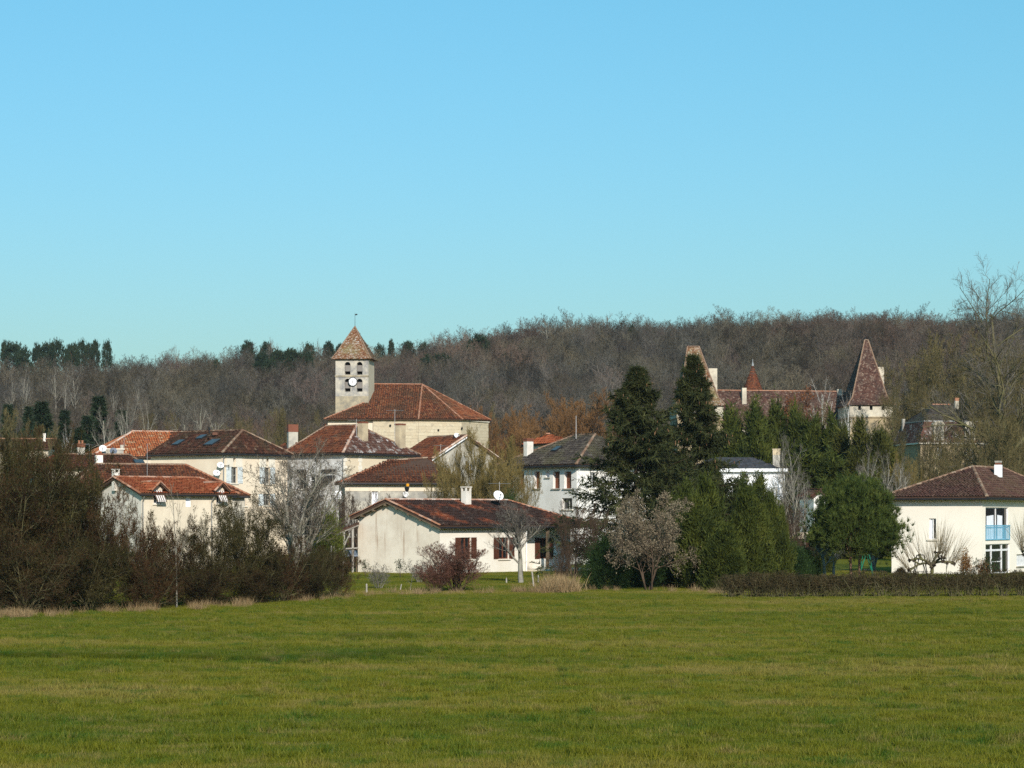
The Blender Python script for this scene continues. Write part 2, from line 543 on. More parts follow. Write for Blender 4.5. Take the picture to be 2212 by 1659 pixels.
def tiles(poly, parent, base, mat, w=0.24, l=0.36, style='canal', name='tile_courses'):
    """real tiles laid course by course over one roof plane; poly[0] -> poly[1] is the eave"""
    P = [np.asarray(p, float) for p in poly]
    e = P[1] - P[0]
    e = e / np.linalg.norm(e)
    n = np.zeros(3)
    for i in range(1, len(P) - 1):
        n += np.cross(P[i] - P[0], P[i + 1] - P[0])
    n /= np.linalg.norm(n)
    if n[2] < 0:
        n = -n
    s = np.cross(n, e)
    if s[2] < 0:
        s = -s
    q = np.array([[np.dot(p - P[0], e), np.dot(p - P[0], s)] for p in P])
    x0, x1 = q[:, 0].min(), q[:, 0].max()
    y1 = q[:, 1].max()
    xs = np.arange(x0 + w * 0.5, x1, w)
    ys = np.arange(0.0, y1, l)
    X, Y = np.meshgrid(xs, ys)
    if style == 'flat':
        X = X + (np.arange(len(ys))[:, None] % 2) * w * 0.5
    C = np.stack([X.ravel(), Y.ravel()], 1)
    ok = inside(C + np.array([0, l * 0.45]), q)
    C = C[ok]
    m = len(C)
    if m == 0:
        return None
    if style == 'canal':
        ang = np.linspace(0, math.pi, 5)
        cx = -np.cos(ang) * w * 0.46
        cz = np.sin(ang) * w * 0.34
        T = np.array([[x, 0, z + 0.035] for x, z in zip(cx, cz)] + [[x * 0.86, l * 1.14, z * 0.86 + 0.005] for x, z in zip(cx, cz)])
        f = [[i, i + 1, i + 6, i + 5] for i in range(4)]
    else:
        h = 0.03
        T = np.array([[-w * .47, 0, h], [w * .47, 0, h], [w * .47, l * 1.15, .004], [-w * .47, l * 1.15, .004], [-w * .47, 0, 0], [w * .47, 0, 0]])
        f = [[0, 1, 2, 3], [4, 5, 1, 0]]
    f = np.array(f)
    jit = rt.normal(0, 1, (m, 1, 3)) * np.array([0.012, 0.02, 0.006])
    rot = rt.normal(0, 0.03, m)
    loc = np.repeat(T[None], m, 0)
    lx = loc[:, :, 0] * np.cos(rot)[:, None] - loc[:, :, 1] * np.sin(rot)[:, None]
    ly = loc[:, :, 0] * np.sin(rot)[:, None] + loc[:, :, 1] * np.cos(rot)[:, None]
    loc[:, :, 0], loc[:, :, 1] = lx, ly
    loc += jit
    loc[:, :, 0] += C[:, None, 0]
    loc[:, :, 1] += C[:, None, 1]
    V = P[0] + loc[:, :, 0:1] * e + loc[:, :, 1:2] * s + loc[:, :, 2:3] * n
    V = V.reshape(-1, 3) - np.asarray(base)
    k = len(T)
    FF = (f[None] + (np.arange(m) * k)[:, None, None]).reshape(-1, 4)
    # neighbouring tiles share a little of their colour
    tn = np.clip(rt.normal(0.5, 0.24, m), 0, 1)
    o = obj(name, mesh_np(name, V, [FF], tint=np.repeat(tn, k)), mat, parent, None, 'stuff')
    return o

_rt_mesh = {}
def ridge_mesh(mat, r=0.13, l=0.42):
    key = (mat.name, r, l)
    if key not in _rt_mesh:
        out = []
        for q in range(3):
            mb = MB()
            n = 6
            a = [(math.cos(math.pi * i / n) * r, math.sin(math.pi * i / n) * r) for i in range(n + 1)]
            for i in range(n):
                (y0, z0), (y1, z1) = a[i], a[i + 1]
                k = 0.82
                t = 0.2 + 0.3 * q
                mb.poly([(0, y1, z1), (0, y0, z0), (l * 1.1, y0 * k, z0 * k), (l * 1.1, y1 * k, z1 * k)], t)
            mb.poly([(0, y, z) for y, z in a], 0.2 + 0.3 * q)
            me = mb.mesh('ridge_tile')
            me.materials.append(mat)
            out.append(me)
        _rt_mesh[key] = out
    return _rt_mesh[key]

def ridge_tiles(p0, p1, parent, base, mat, r=0.13, l=0.42, single=True):
    """half-round tiles along a ridge, hip or verge, from p0 (low) to p1"""
    p0, p1 = np.asarray(p0, float), np.asarray(p1, float)
    d = p1 - p0
    L = np.linalg.norm(d)
    d = d / L
    y = np.cross((0, 0, 1.0), d)
    y /= np.linalg.norm(y)
    z = np.cross(d, y)
    rm = Matrix(((d[0], y[0], z[0]), (d[1], y[1], z[1]), (d[2], y[2], z[2])))
    n = max(1, int(round(L / l)))
    ms = ridge_mesh(mat, r, l)
    if not single:
        mb = MB()
        for i in range(n):
            src = ms[i % 3]
            k = len(mb.v)
            for v in src.vertices:
                q = p0 + d * (i * L / n) + np.array(rm @ v.co) + np.array([0, 0, 0.02])
                mb.v.append(tuple(q)); mb.t.append(random.random())
            for f in src.polygons:
                mb.f.append(tuple(k + j for j in f.vertices))
        return mb.build('ridge_tiles', mat, parent, base, 'stuff')
    for i in range(n):
        o = bpy.data.objects.new('ridge_tile', random.choice(ms))
        COL.objects.link(o)
        o.parent = parent
        q = p0 + d * (i * L / n) - np.asarray(base)
        o.location = (q[0], q[1], q[2] + 0.02 + random.uniform(-.008, .008))
        e = rm.copy()
        o.rotation_euler = (rm @ Matrix.Rotation(random.uniform(-.05, .05), 3, 'Z')).to_euler()

def frame_rects(t0, t1, z0, z1, nx, ny, w=0.06, m=0.035):
    r = [(t0, t1, z0, z0 + w), (t0, t1, z1 - w, z1), (t0, t0 + w, z0 + w, z1 - w), (t1 - w, t1, z0 + w, z1 - w)]
    for i in range(1, nx):
        x = t0 + (t1 - t0) * i / nx
        r.append((x - m, x + m, z0 + w, z1 - w))
    xs = [t0 + w] + sum([[t0 + (t1 - t0) * i / nx - m, t0 + (t1 - t0) * i / nx + m] for i in range(1, nx)], []) + [t1 - w]
    for j in range(1, ny):
        z = z0 + (z1 - z0) * j / ny
        for a, b in zip(xs[0::2], xs[1::2]):
            r.append((a, b, z - m * 0.7, z + m * 0.7))
    return r

class House:
    def __init__(s, name, label, cat, px, d, az, z0=None, group=None, D=8.0):
        a = R(az)
        s.O = np.array([ppx(px, d), d])
        s.u = np.array([math.cos(a), math.sin(a)])
        s.v = np.array([-math.sin(a), math.cos(a)])
        s.z0 = gz(*s.O) - 0.1 if z0 is None else z0
        s.base = np.array([s.O[0], s.O[1], s.z0])
        s.T = empty(name, s.base, label, cat, group)
        s.w = MB()
        s.D = D
        s.sides = {}

    def Q(s, a, b, z):
        p = s.O + a * s.u + b * s.v
        return np.array([p[0], p[1], z])

    def lu(s, px, b=0.0):
        return along(s.O + b * s.v, s.u, px)

    def lv(s, px, a=0.0):
        return along(s.O + a * s.u, s.v, px)

    def z(s, py, a=0.0, b=0.0):
        return zat(py, (s.O + a * s.u + b * s.v)[1])

    def side(s, which, L, D):
        s.L, s.D = L, D
        u3 = np.array([*s.u, 0.0]); v3 = np.array([*s.v, 0.0])
        return {'front': (s.Q(0, 0, 0), u3, -v3, L), 'left': (s.Q(0, D, 0), -v3, -u3, D),
                'right': (s.Q(L, 0, 0), v3, u3, D), 'back': (s.Q(L, D, 0), -u3, v3, L)}[which]

    def wall(s, which, L, D, z1, ops=(), rec=0.22, top=None, z0=None):
        """ops: (t0, t1, z0, z1) openings measured along the wall; top: extra outline points (t, z) above z1"""
        S, e, n, ln = s.side(which, L, D)
        z0 = s.z0 - 0.4 if z0 is None else z0
        xs = sorted({0.0, ln} | {o[0] for o in ops} | {o[1] for o in ops})
        zs = sorted({z0, z1} | {o[2] for o in ops} | {o[3] for o in ops})
        up = np.array([0, 0, 1.0])
        P = lambda t, z: S + e * t + up * z
        for i in range(len(xs) - 1):
            for j in range(len(zs) - 1):
                cx, cz = (xs[i] + xs[i + 1]) / 2, (zs[j] + zs[j + 1]) / 2
                if any(o[0] < cx < o[1] and o[2] < cz < o[3] for o in ops):
                    continue
                s.w.poly([P(xs[i], zs[j]), P(xs[i + 1], zs[j]), P(xs[i + 1], zs[j + 1]), P(xs[i], zs[j + 1])])
        for t0, t1, a, b in [o[:4] for o in ops]:
            k = -n * rec
            s.w.poly([P(t0, a), P(t1, a), P(t1, a) + k, P(t0, a) + k])
            s.w.poly([P(t1, b), P(t0, b), P(t0, b) + k, P(t1, b) + k])
            s.w.poly([P(t0, b), P(t0, a), P(t0, a) + k, P(t0, b) + k])
            s.w.poly([P(t1, a), P(t1, b), P(t1, b) + k, P(t1, a) + k])
            s.w.poly([P(t0, a) + k, P(t1, a) + k, P(t1, b) + k, P(t0, b) + k])
        if top:
            s.w.poly([P(0, z1), P(ln, z1)] + [P(t, z) for t, z in top])

    def finish_wall(s, mat, name='wall'):
        s.wobj = s.w.build(name, mat, s.T, s.base)
        return s.wobj

    def op(s, which, L, D, px0, px1, py0, py1):
        """opening given by where it shows in the picture plane, on that wall"""
        S, e, n, ln = s.side(which, L, D)
        p = S[:2]
        t0, t1 = along(p, e[:2], px0), along(p, e[:2], px1)
        y = (p + e[:2] * (t0 + t1) / 2)[1]
        return (t0, t1, zat(py1, y), zat(py0, y))

    def window(s, which, L, D, o, rec=0.22, nx=2, ny=2, fmat='wframe', pmat='glass', sill=True, name='window', door=False, curtain=False, smat='quoin'):
        S, e, n, ln = s.side(which, L, D)
        t0, t1, z0, z1 = o[:4]
        up = np.array([0, 0, 1.0])
        P = lambda t, z, k: S + e * t + up * z + n * k
        mb = MB()
        for a, b, c, d in frame_rects(t0 + .004, t1 - .004, z0 + .004, z1 - .004, nx, ny):
            mb.obox(P((a + b) / 2, (c + d) / 2, -rec + 0.055), e * (b - a) / 2, n * 0.045, up * (d - c) / 2)
        w = mb.build(name, M[fmat], s.T, s.base)
        # single panes between the bars
        xs = [t0 + (t1 - t0) * i / nx for i in range(nx + 1)]
        zs = [z0 + (z1 - z0) * i / ny for i in range(ny + 1)]
        for i in range(nx):
            for j in range(ny):
                g = MB()
                g.obox(P((xs[i] + xs[i + 1]) / 2, (zs[j] + zs[j + 1]) / 2, -rec + 0.035), e * ((xs[i + 1] - xs[i]) / 2 - .02), n * 0.006, up * ((zs[j + 1] - zs[j]) / 2 - .02))
                g.build('pane', M['curtain'] if (curtain and (i + j) % 2 == 0) else M[pmat], w, s.base)
        if sill:
            g = MB()
            g.obox(P((t0 + t1) / 2, z0 - 0.05, 0.03), e * ((t1 - t0) / 2 + 0.12), n * 0.07, up * 0.045)
            g.build('sill', M[smat], w, s.base)
        return w

    def shutters(s, which, L, D, o, width, mat, lift=0.03, sides=(-1, 1)):
        S, e, n, ln = s.side(which, L, D)
        t0, t1, z0, z1 = o[:4]
        up = np.array([0, 0, 1.0])
        for sd in sides:
            c = (t0 - width / 2 - 0.02) if sd < 0 else (t1 + width / 2 + 0.02)
            mb = MB()
            nb = 4
            for i in range(nb):
                q = c - width / 2 + width * (i + .5) / nb
                mb.obox(S + e * q + up * (z0 + z1) / 2 + n * lift, e * (width / nb / 2 - .004), n * 0.018, up * ((z1 - z0) / 2))
            for zz in (z0 + 0.2, z1 - 0.2):
                mb.obox(S + e * c + up * zz + n * (lift + .03), e * width / 2 * .95, n * 0.012, up * 0.05)
            mb.build('shutter', M[mat], s.T, s.base)

    def closed_shutter(s, which, L, D, o, rec, mat, name='roller_shutter'):
        S, e, n, ln = s.side(which, L, D)
        t0, t1, z0, z1 = o[:4]
        up = np.array([0, 0, 1.0])
        mb = MB()
        k = max(4, int((z1 - z0) / 0.09))
        for i in range(k):
            zc = z0 + (z1 - z0) * (i + .5) / k
            mb.obox(S + e * (t0 + t1) / 2 + up * zc - n * (rec - 0.05), e * ((t1 - t0) / 2 - .01), n * 0.02, up * ((z1 - z0) / k / 2 - .006))
        mb.build(name, M[mat], s.T, s.base)
        g = MB()
        g.obox(S + e * (t0 + t1) / 2 + up * (z0 - .05) + n * 0.04, e * ((t1 - t0) / 2 + .15), n * 0.08, up * .04)
        g.build('sill', M['greystone'], s.T, s.base)

    def roof(s, polys, mat, w=0.24, l=0.36, style='canal', th=0.14, mats=None):
        """polys: list of planes (world points, eave first); one roof part with its tile courses"""
        mb = MB()
        for p in polys:
            p = [np.asarray(q, float) for q in p]
            n = np.zeros(3)
            for i in range(1, len(p) - 1):
                n += np.cross(p[i] - p[0], p[i + 1] - p[0])
            n /= np.linalg.norm(n)
            if n[2] < 0: n = -n
            mb.prism(p, -n * th)
        s.r = mb.build('roof', M['deck'], s.T, s.base)
        for i, p in enumerate(polys):
            tiles(p, s.r, s.base, M[mats[i] if mats else mat], w, l, style)
        return s.r

    def ridge(s, p0, p1, mat='ridge', single=True, r=0.13):
        ridge_tiles(p0, p1, s.r, s.base, M[mat], r=r, single=single)

    def gutter(s, p0, p1, r=0.075, drop=0.12, out=0.05):
        mb = MB()
        p0, p1 = np.asarray(p0, float), np.asarray(p1, float)
        d = (p1 - p0) / np.linalg.norm(p1 - p0)
        n = np.array([d[1], -d[0], 0])
        q = np.array([0, 0, -drop]) + n * out
        k = 6
        ring = [(math.cos(math.pi + math.pi * i / k) * r, math.sin(math.pi + math.pi * i / k) * r) for i in range(k + 1)]
        for i in range(k):
            a, b = ring[i], ring[i + 1]
            mb.poly([p0 + q + n * a[0] + np.array([0, 0, a[1]]), p0 + q + n * b[0] + np.array([0, 0, b[1]]),
                     p1 + q + n * b[0] + np.array([0, 0, b[1]]), p1 + q + n * a[0] + np.array([0, 0, a[1]])])
        mb.obox((p0 + p1) / 2 + np.array([0, 0, -drop + .02]) - n * .04, (p1 - p0) / 2, n * .015, np.array([0, 0, .09]))
        mb.build('gutter', M['gutter'], s.T, s.base)

    def pipe(s, pts, r=0.05, mat='zinc'):
        mb = MB()
        mb.path(pts, r)
        mb.build('downpipe', M[mat], s.T, s.base)

    def chimney(s, px0, px1, py0, py1, d, az, mat='chimw', cap='brick', capf=0.25, depth=0.8, pots=0, foot=0.8, slab=True, parent=None, name='chimney'):
        """chimney stack seen between columns px0..px1, top py0, meeting the roof at py1"""
        a = R(az)
        u = np.array([math.cos(a), math.sin(a), 0]); v = np.array([-math.sin(a), math.cos(a), 0])
        wid = (px1 - px0) * d / F
        w = wid / (abs(math.cos(a)) + depth * abs(math.sin(a)))
        c = np.array([ppx((px0 + px1) / 2, d), d, 0])
        zt, zb = zat(py0, d), zat(py1, d) - foot
        up = np.array([0, 0, 1.0])
        hcap = (zt - zat(py1, d)) * capf
        mb = MB()
        mb.obox(c + up * (zb + zt - hcap) / 2, u * w / 2, v * w * depth / 2, up * (zt - hcap - zb) / 2)
        st = mb.build(name, M[mat], parent or s.T, s.base)
        mb = MB()
        if cap == 'posts':
            # flat slab on four little piers
            for i in (-1, 1):
                for j in (-1, 1):
                    mb.obox(c + u * i * w * .4 + v * j * w * depth * .4 + up * (zt - hcap * .62), u * w * .1, v * w * .1, up * hcap * .38)
            mb.obox(c + up * (zt - hcap * .12), u * w * .58, v * w * depth * .58, up * hcap * .12)
        elif cap:
            mb.obox(c + up * (zt - hcap / 2), u * w * .53, v * w * depth * .53, up * hcap / 2)
            if slab:
                mb.obox(c + up * (zt - hcap * .05 + .04), u * w * .58, v * w * depth * .58, up * .045)
        if cap:
            mb.build('chimney_cap', M['chimw' if cap == 'posts' else cap], st, s.base)
        for i in range(pots):
            mb = MB()
            q = c + u * w * ((i + .5) / pots - .5) * .9
            mb.lathe(q + up * (zt + .06), up, [(.10, 0), (.085, .2), (.11, .24), (.11, .3), (.07, .3)], 8)
            mb.build('chimney_pot', M['ridge'], st, s.base)
        return st

    def skylight(s, poly, px, py, w, h, d):
        """roof window lying in the plane of poly, at picture column px and row py"""
        P = [np.asarray(p, float) for p in poly]
        e = (P[1] - P[0]) / np.linalg.norm(P[1] - P[0])
        n = np.cross(P[1] - P[0], P[2] - P[0]); n /= np.linalg.norm(n)
        if n[2] < 0: n = -n
        sl = np.cross(n, e)
        if sl[2] < 0: sl = -sl
        ray = np.array([(px - CX) / F, 1.0, -(py - YH) / F])
        o = np.array([0, 0, H])
        t = np.dot(P[0] - o, n) / np.dot(ray, n)
        c = o + ray * t + n * .1
        mb = MB()
        mb.obox(c + n * .02, e * w / 2, sl * h / 2, n * .05)
        f = mb.build('skylight', M['gutter'], s.r, s.base)
        mb = MB()
        mb.obox(c + n * .08, e * (w / 2 - .06), sl * (h / 2 - .06), n * .012)
        mb.build('pane', M['skyglass'], f, s.base)

def hip_polys(h, L, D, ze, zr, ov=0.4, hl=None, hr=None, axis='u', bR=None, dz=0.0):
    """planes of a hipped roof; hl/hr = inset of the ridge ends (0 = gable verge)"""
    Q = h.Q
    if axis == 'u':
        b = D / 2 if bR is None else bR
        r0, r1 = Q(hl if hl else -ov, b, zr), Q(L - hr if hr else L + ov, b, zr + dz)
        A, B, C_, E = Q(-ov, -ov, ze), Q(L + ov, -ov, ze), Q(L + ov, D + ov, ze), Q(-ov, D + ov, ze)
        front = [A, B, r1, r0]
        back = [C_, E, r0, r1]
        out = {'front': front, 'back': back}
        if hl: out['left'] = [E, A, r0]
        if hr: out['right'] = [B, C_, r1]
    else:
        a = L / 2 if bR is None else bR
        r0, r1 = Q(a, hl if hl else -ov, zr), Q(a, D - hr if hr else D + ov, zr + dz)
        A, B, C_, E = Q(-ov, -ov, ze), Q(L + ov, -ov, ze), Q(L + ov, D + ov, ze), Q(-ov, D + ov, ze)
        out = {'left': [E, A, r0, r1], 'right': [B, C_, r1, r0]}
        if hl: out['front'] = [A, B, r0]
        if hr: out['back'] = [C_, E, r1]
    return out, r0, r1

def sat_dish(label, px, py, d, diam, mat='dish', az=20, el=30, mount=None):
    """satellite dish: shallow bowl, feed arm and a bracket back to what carries it"""
    c = W(px, py, d)
    base = c.copy()
    T = empty('satellite_dish', base, label, 'satellite dish', 'satellite dishes on the village roofs')
    ax = np.array([math.sin(R(az)) * math.cos(R(el)), -math.cos(R(az)) * math.cos(R(el)), math.sin(R(el))])
    r = diam / 2
    mb = MB()
    prof = [(0.02, -r * .22), (r * .5, -r * .16), (r * .8, -r * .07), (r, 0.0), (r * .98, 0.015), (r * .78, -r * .05), (r * .48, -r * .13), (0.02, -r * .19)]
    mb.lathe(c, ax, prof, 20)
    mb.build('reflector', M[mat], T, base)
    mb = MB()
    dn = np.array([0, 0, -1.0]); dn = dn - ax * np.dot(dn, ax); dn /= np.linalg.norm(dn)
    tip = c + ax * r * .95 + dn * r * .35
    mb.tube(c + dn * r * .95, tip, .018, .018, 5)
    mb.tube(tip - ax * .08, tip + ax * .04, .045, .05, 8)
    mb.build('feed_arm', M['iron'], T, base)
    mb = MB()
    bk = c - ax * r * .25
    mt = np.asarray(mount, float) if mount is not None else bk + np.array([0, .25, -r * 1.3])
    mb.tube(bk, np.array([mt[0], mt[1], bk[2]]), .03, .03, 6)
    mb.tube(np.array([mt[0], mt[1], bk[2] + .1]), mt, .03, .03, 6)
    mb.build('mount', M['iron'], T, base)
    return T

def antenna(label, px, py_top, py_bot, d, arms=6, az=30, mast_mat='alu'):
    """television aerial: mast, boom and rods"""
    b, t = W(px, py_bot, d), W(px, py_top, d)
    T = empty('tv_antenna', b, label, 'antenna', 'television antennas on the roofs')
    mb = MB()
    mb.tube(b, t, .022, .018, 5)
    mb.build('mast', M[mast_mat], T, b)
    if arms:
        dirv = np.array([math.cos(R(az)), math.sin(R(az)), 0])
        per = np.array([-dirv[1], dirv[0], 0])
        q = t - np.array([0, 0, .12])
        mb = MB()
        mb.tube(q - dirv * .8, q + dirv * .8, .014, .014, 4)
        mb.build('boom', M[mast_mat], T, b)
        mb = MB()
        for i in range(arms):
            c = q + dirv * (-.75 + 1.5 * i / (arms - 1))
            k = .38 - .03 * i
            mb.tube(c - per * k, c + per * k, .008, .008, 4)
        o = mb.build('rods', M[mast_mat], T, b)
    return T
# ------------------------------------------------------------------ ground
def build_ground():
    ys = np.concatenate([np.arange(-60, 30, 15), np.arange(30, 180, 5), np.arange(180, 700, 8), np.arange(700, 1500, 60), [2500, 5000]])
    xs = np.concatenate([[-4000, -1500, -800], np.arange(-500, 501, 10), [800, 1500, 4000]])
    X, Y = np.meshgrid(xs, ys)
    Z = ground(X, Y)
    V = np.stack([X, Y, Z], 2).reshape(-1, 3)
    n, m = len(ys), len(xs)
    i, j = np.meshgrid(np.arange(n - 1), np.arange(m - 1), indexing='ij')
    a = (i * m + j).ravel()
    Fq = np.stack([a, a + 1, a + m + 1, a + m], 1)
    m_, nt, b = new_mat('meadow_and_forest_floor')
    p = pos_node(nt)
    pg = pos_node(nt, (0.35, 1.0, 1))
    grass = ramp(nt, noise(nt, pg, .3, 6, .7), [(.3, (.08, .10, .010)), (.5, (.12, .125, .014)), (.7, (.17, .15, .03))])
    floor = ramp(nt, noise(nt, p, .15, 5), [(.3, (.030, .022, .019)), (.7, (.055, .04, .032))])
    sp = nt.nodes.new('ShaderNodeSeparateXYZ')
    nt.links.new(p, sp.inputs[0])
    mr = nt.nodes.new('ShaderNodeMapRange')
    mr.inputs['From Min'].default_value = 250; mr.inputs['From Max'].default_value = 320
    nt.links.new(sp.outputs[1], mr.inputs[0])
    nt.links.new(mix(nt, mr.outputs[0], grass, floor), b.inputs['Base Color'])
    b.inputs['Roughness'].default_value = 1
    b.inputs['Specular IOR Level'].default_value = 0.05
    o = obj('ground', mesh_np('ground', V, [Fq], smooth=True), m_)
    o['kind'] = 'structure'
build_ground()
M['oldbrick'] = plaster('old_brick', (0.16, 0.07, 0.045), (0.09, 0.05, 0.035), 0.6)
# ------------------------------------------------------------------ bungalow
def build_bungalow():
    h = House('bungalow', 'low cream bungalow with streaked gable and mossy red tile roof behind the meadow', 'house', 950, 158, 50, z0=0.0)
    D = h.lv(773); L = h.lu(1262)
    L1 = h.lu(1137)
    ov = 0.42
    zt = zat(1136, 157.6)
    bA = D * 0.60
    zr = zat(1080, h.Q(0, bA, 0)[1])
    zf = zat(1113, h.Q(0, D, 0)[1])
    m = (zr - zt) / (bA + ov)
    zw = zt + m * ov - 0.17
    zfw = zf - 0.10
    # gable end with its purlins
    h.wall('left', L, D, zw, top=[(D - bA, zr - 0.17), (0, zfw)])
    o1 = h.op('front', L, D, 995, 1017, 1161, 1207)
    o2 = h.op('front', L, D, 1077.5, 1099, 1161, 1207)
    gw = h.finish_wall(M['gable'], 'gable_wall')
    h.w = MB()
    S, e, n, ln = h.side('front', L, D)
    sv = h.side
    # front wall up to the porch
    h.side = lambda w, l, d: (S, e, n, L1) if w == 'front' else sv(w, l, d)
    h.wall('front', L, D, zw, [o1, o2], 0.2)
    h.side = sv
    b1 = 1.3
    up = np.array([0, 0, 1.])
    P = lambda a, b, z: h.Q(a, b, z)
    h.w.poly([P(L1, 0, -.4), P(L1, b1, -.4), P(L1, b1, zw + .4), P(L1, 0, zw)])
    # wall at the back of the porch with the third window
    pw = along(h.Q(0, b1, 0)[:2], h.u, 1166), along(h.Q(0, b1, 0)[:2], h.u, 1184)
    yy = h.Q(pw[0], b1, 0)[1]
    o3 = (pw[0], pw[1], zat(1207, yy), zat(1162, yy))
    xs = [L1, o3[0], o3[1], L]
    zs = [-.4, o3[2], o3[3], zw + .4]
    for i in range(3):
        for j in range(3):
            if i == 1 and j == 1:
                continue
            h.w.poly([P(xs[i], b1, zs[j]), P(xs[i + 1], b1, zs[j]), P(xs[i + 1], b1, zs[j + 1]), P(xs[i], b1, zs[j + 1])])
    h.w.poly([P(L, b1, -.4), P(L, D, -.4), P(L, D, zw), P(L, b1, zw)])
    h.w.poly([P(L, D, -.4), P(0, D, -.4), P(0, D, zfw), P(L, D, zfw)])
    for o in (o1, o2):
        h.window('front', L, D, o, 0.2, 2, 1, 'bframe', 'glass')
        h.shutters('front', L, D, o, 0.56, 'shutter')
    h.finish_wall(M['bfront'], 'front_wall')
    # porch window, drawn on a wall set back by b1
    O0 = h.O.copy(); h.O = h.O + b1 * h.v
    for a, b, c in ((o3[0], o3[1], 0.0),):
        q = (a, b, o3[2], o3[3])
        h.window('front', L, D, q, 0.18, 2, 2, 'bframe', 'glass', sill=False)
        h.shutters('front', L, D, q, 0.56, 'shutter')
    h.O = O0
    # roof: gable to the left, hip to the right
    hr = 3.2
    r0, r1 = P(-ov, bA, zr), P(L - hr, bA, zr)
    A, B = P(-ov, -ov, zt), P(L + ov, -ov, zt)
    C_, E = P(L + ov, D + ov, zf - .15), P(-ov, D + ov, zf - .15)
    h.roof([[A, B, r1, r0], [C_, E, r0, r1], [B, C_, r1]], 't_bung', 0.215, 0.34)
    h.ridge(r0, r1, 'ridge_pink')
    h.ridge(B, r1, 'ridge')
    # verge tiles along the gable
    h.ridge(A + up * .02, r0 + up * .02, 'ridge', r=0.1)
    h.ridge(E + up * .02, r0 + up * .02, 'ridge', r=0.1)
    h.gutter(A, B)
    for k in range(7):
        f = (k + 0.35) / 7
        b = D * f * 1.0
        z = (zt + m * (b + ov)) if b < bA else (zr + (zf - zr) * (b - bA) / (D - bA))
        mb = MB()
        mb.obox(P(-ov * .5, b, z - .26), np.array([*h.u, 0]) * ov * .55, np.array([*h.v, 0]) * .06, up * .09)
        mb.build('purlin_end', M['wood'], h.T, h.base)
    # verge board under the tiles
    for a, b, nm in ((A, r0, 'verge_board'), (E, r0, 'verge_board')):
        mb = MB()
        d = b - a
        mb.obox((a + b) / 2 - up * .19 + np.array([*h.u, 0]) * .03, d / 2, np.array([*h.u, 0]) * .02, up * .05)
        mb.build(nm, M['wood'], h.T, h.base)
    h.pipe([P(L1 - .1, -.09, zw - .1), P(L1 - .1, -.09, 0.0)], .05, 'wframe')
    h.chimney(996, 1018, 1051, 1079, 166, 50, 'chimw', 'posts', 0.34, 0.8)
    # porch: post, beam, terrace
    mb = MB()
    pa = along(h.Q(0, -.1, 0)[:2], h.u, 1183)
    mb.obox(P(pa, -.1, zw / 2), np.array([*h.u, 0]) * .09, np.array([*h.v, 0]) * .09, up * zw / 2)
    mb.build('porch_post', M['wood'], h.T, h.base)
    mb = MB()
    mb.obox(P((L1 + L) / 2, -.1, zw - .08), np.array([*h.u, 0]) * (L - L1) / 2, np.array([*h.v, 0]) * .08, up * .1)
    mb.build('porch_beam', M['wood'], h.T, h.base)
    mb = MB()
    mb.obox(P((L1 + L) / 2 + .02, .3, 0.02), np.array([*h.u, 0]) * ((L - L1) / 2), np.array([*h.v, 0]) * .95, up * .14)
    mb.build('terrace_slab', M['cream'], h.T, h.base)
    sat_dish('white satellite dish peeking over the ridge of the low bungalow', 1077, 1070, 167.5, 0.78, 'dish', 25, 28,
             mount=W(1077, 1090, 168.0))
    antenna('wide television antenna above the bungalow ridge beside its dish', 1079, 1041, 1085, 168, 8, 5)
    return h

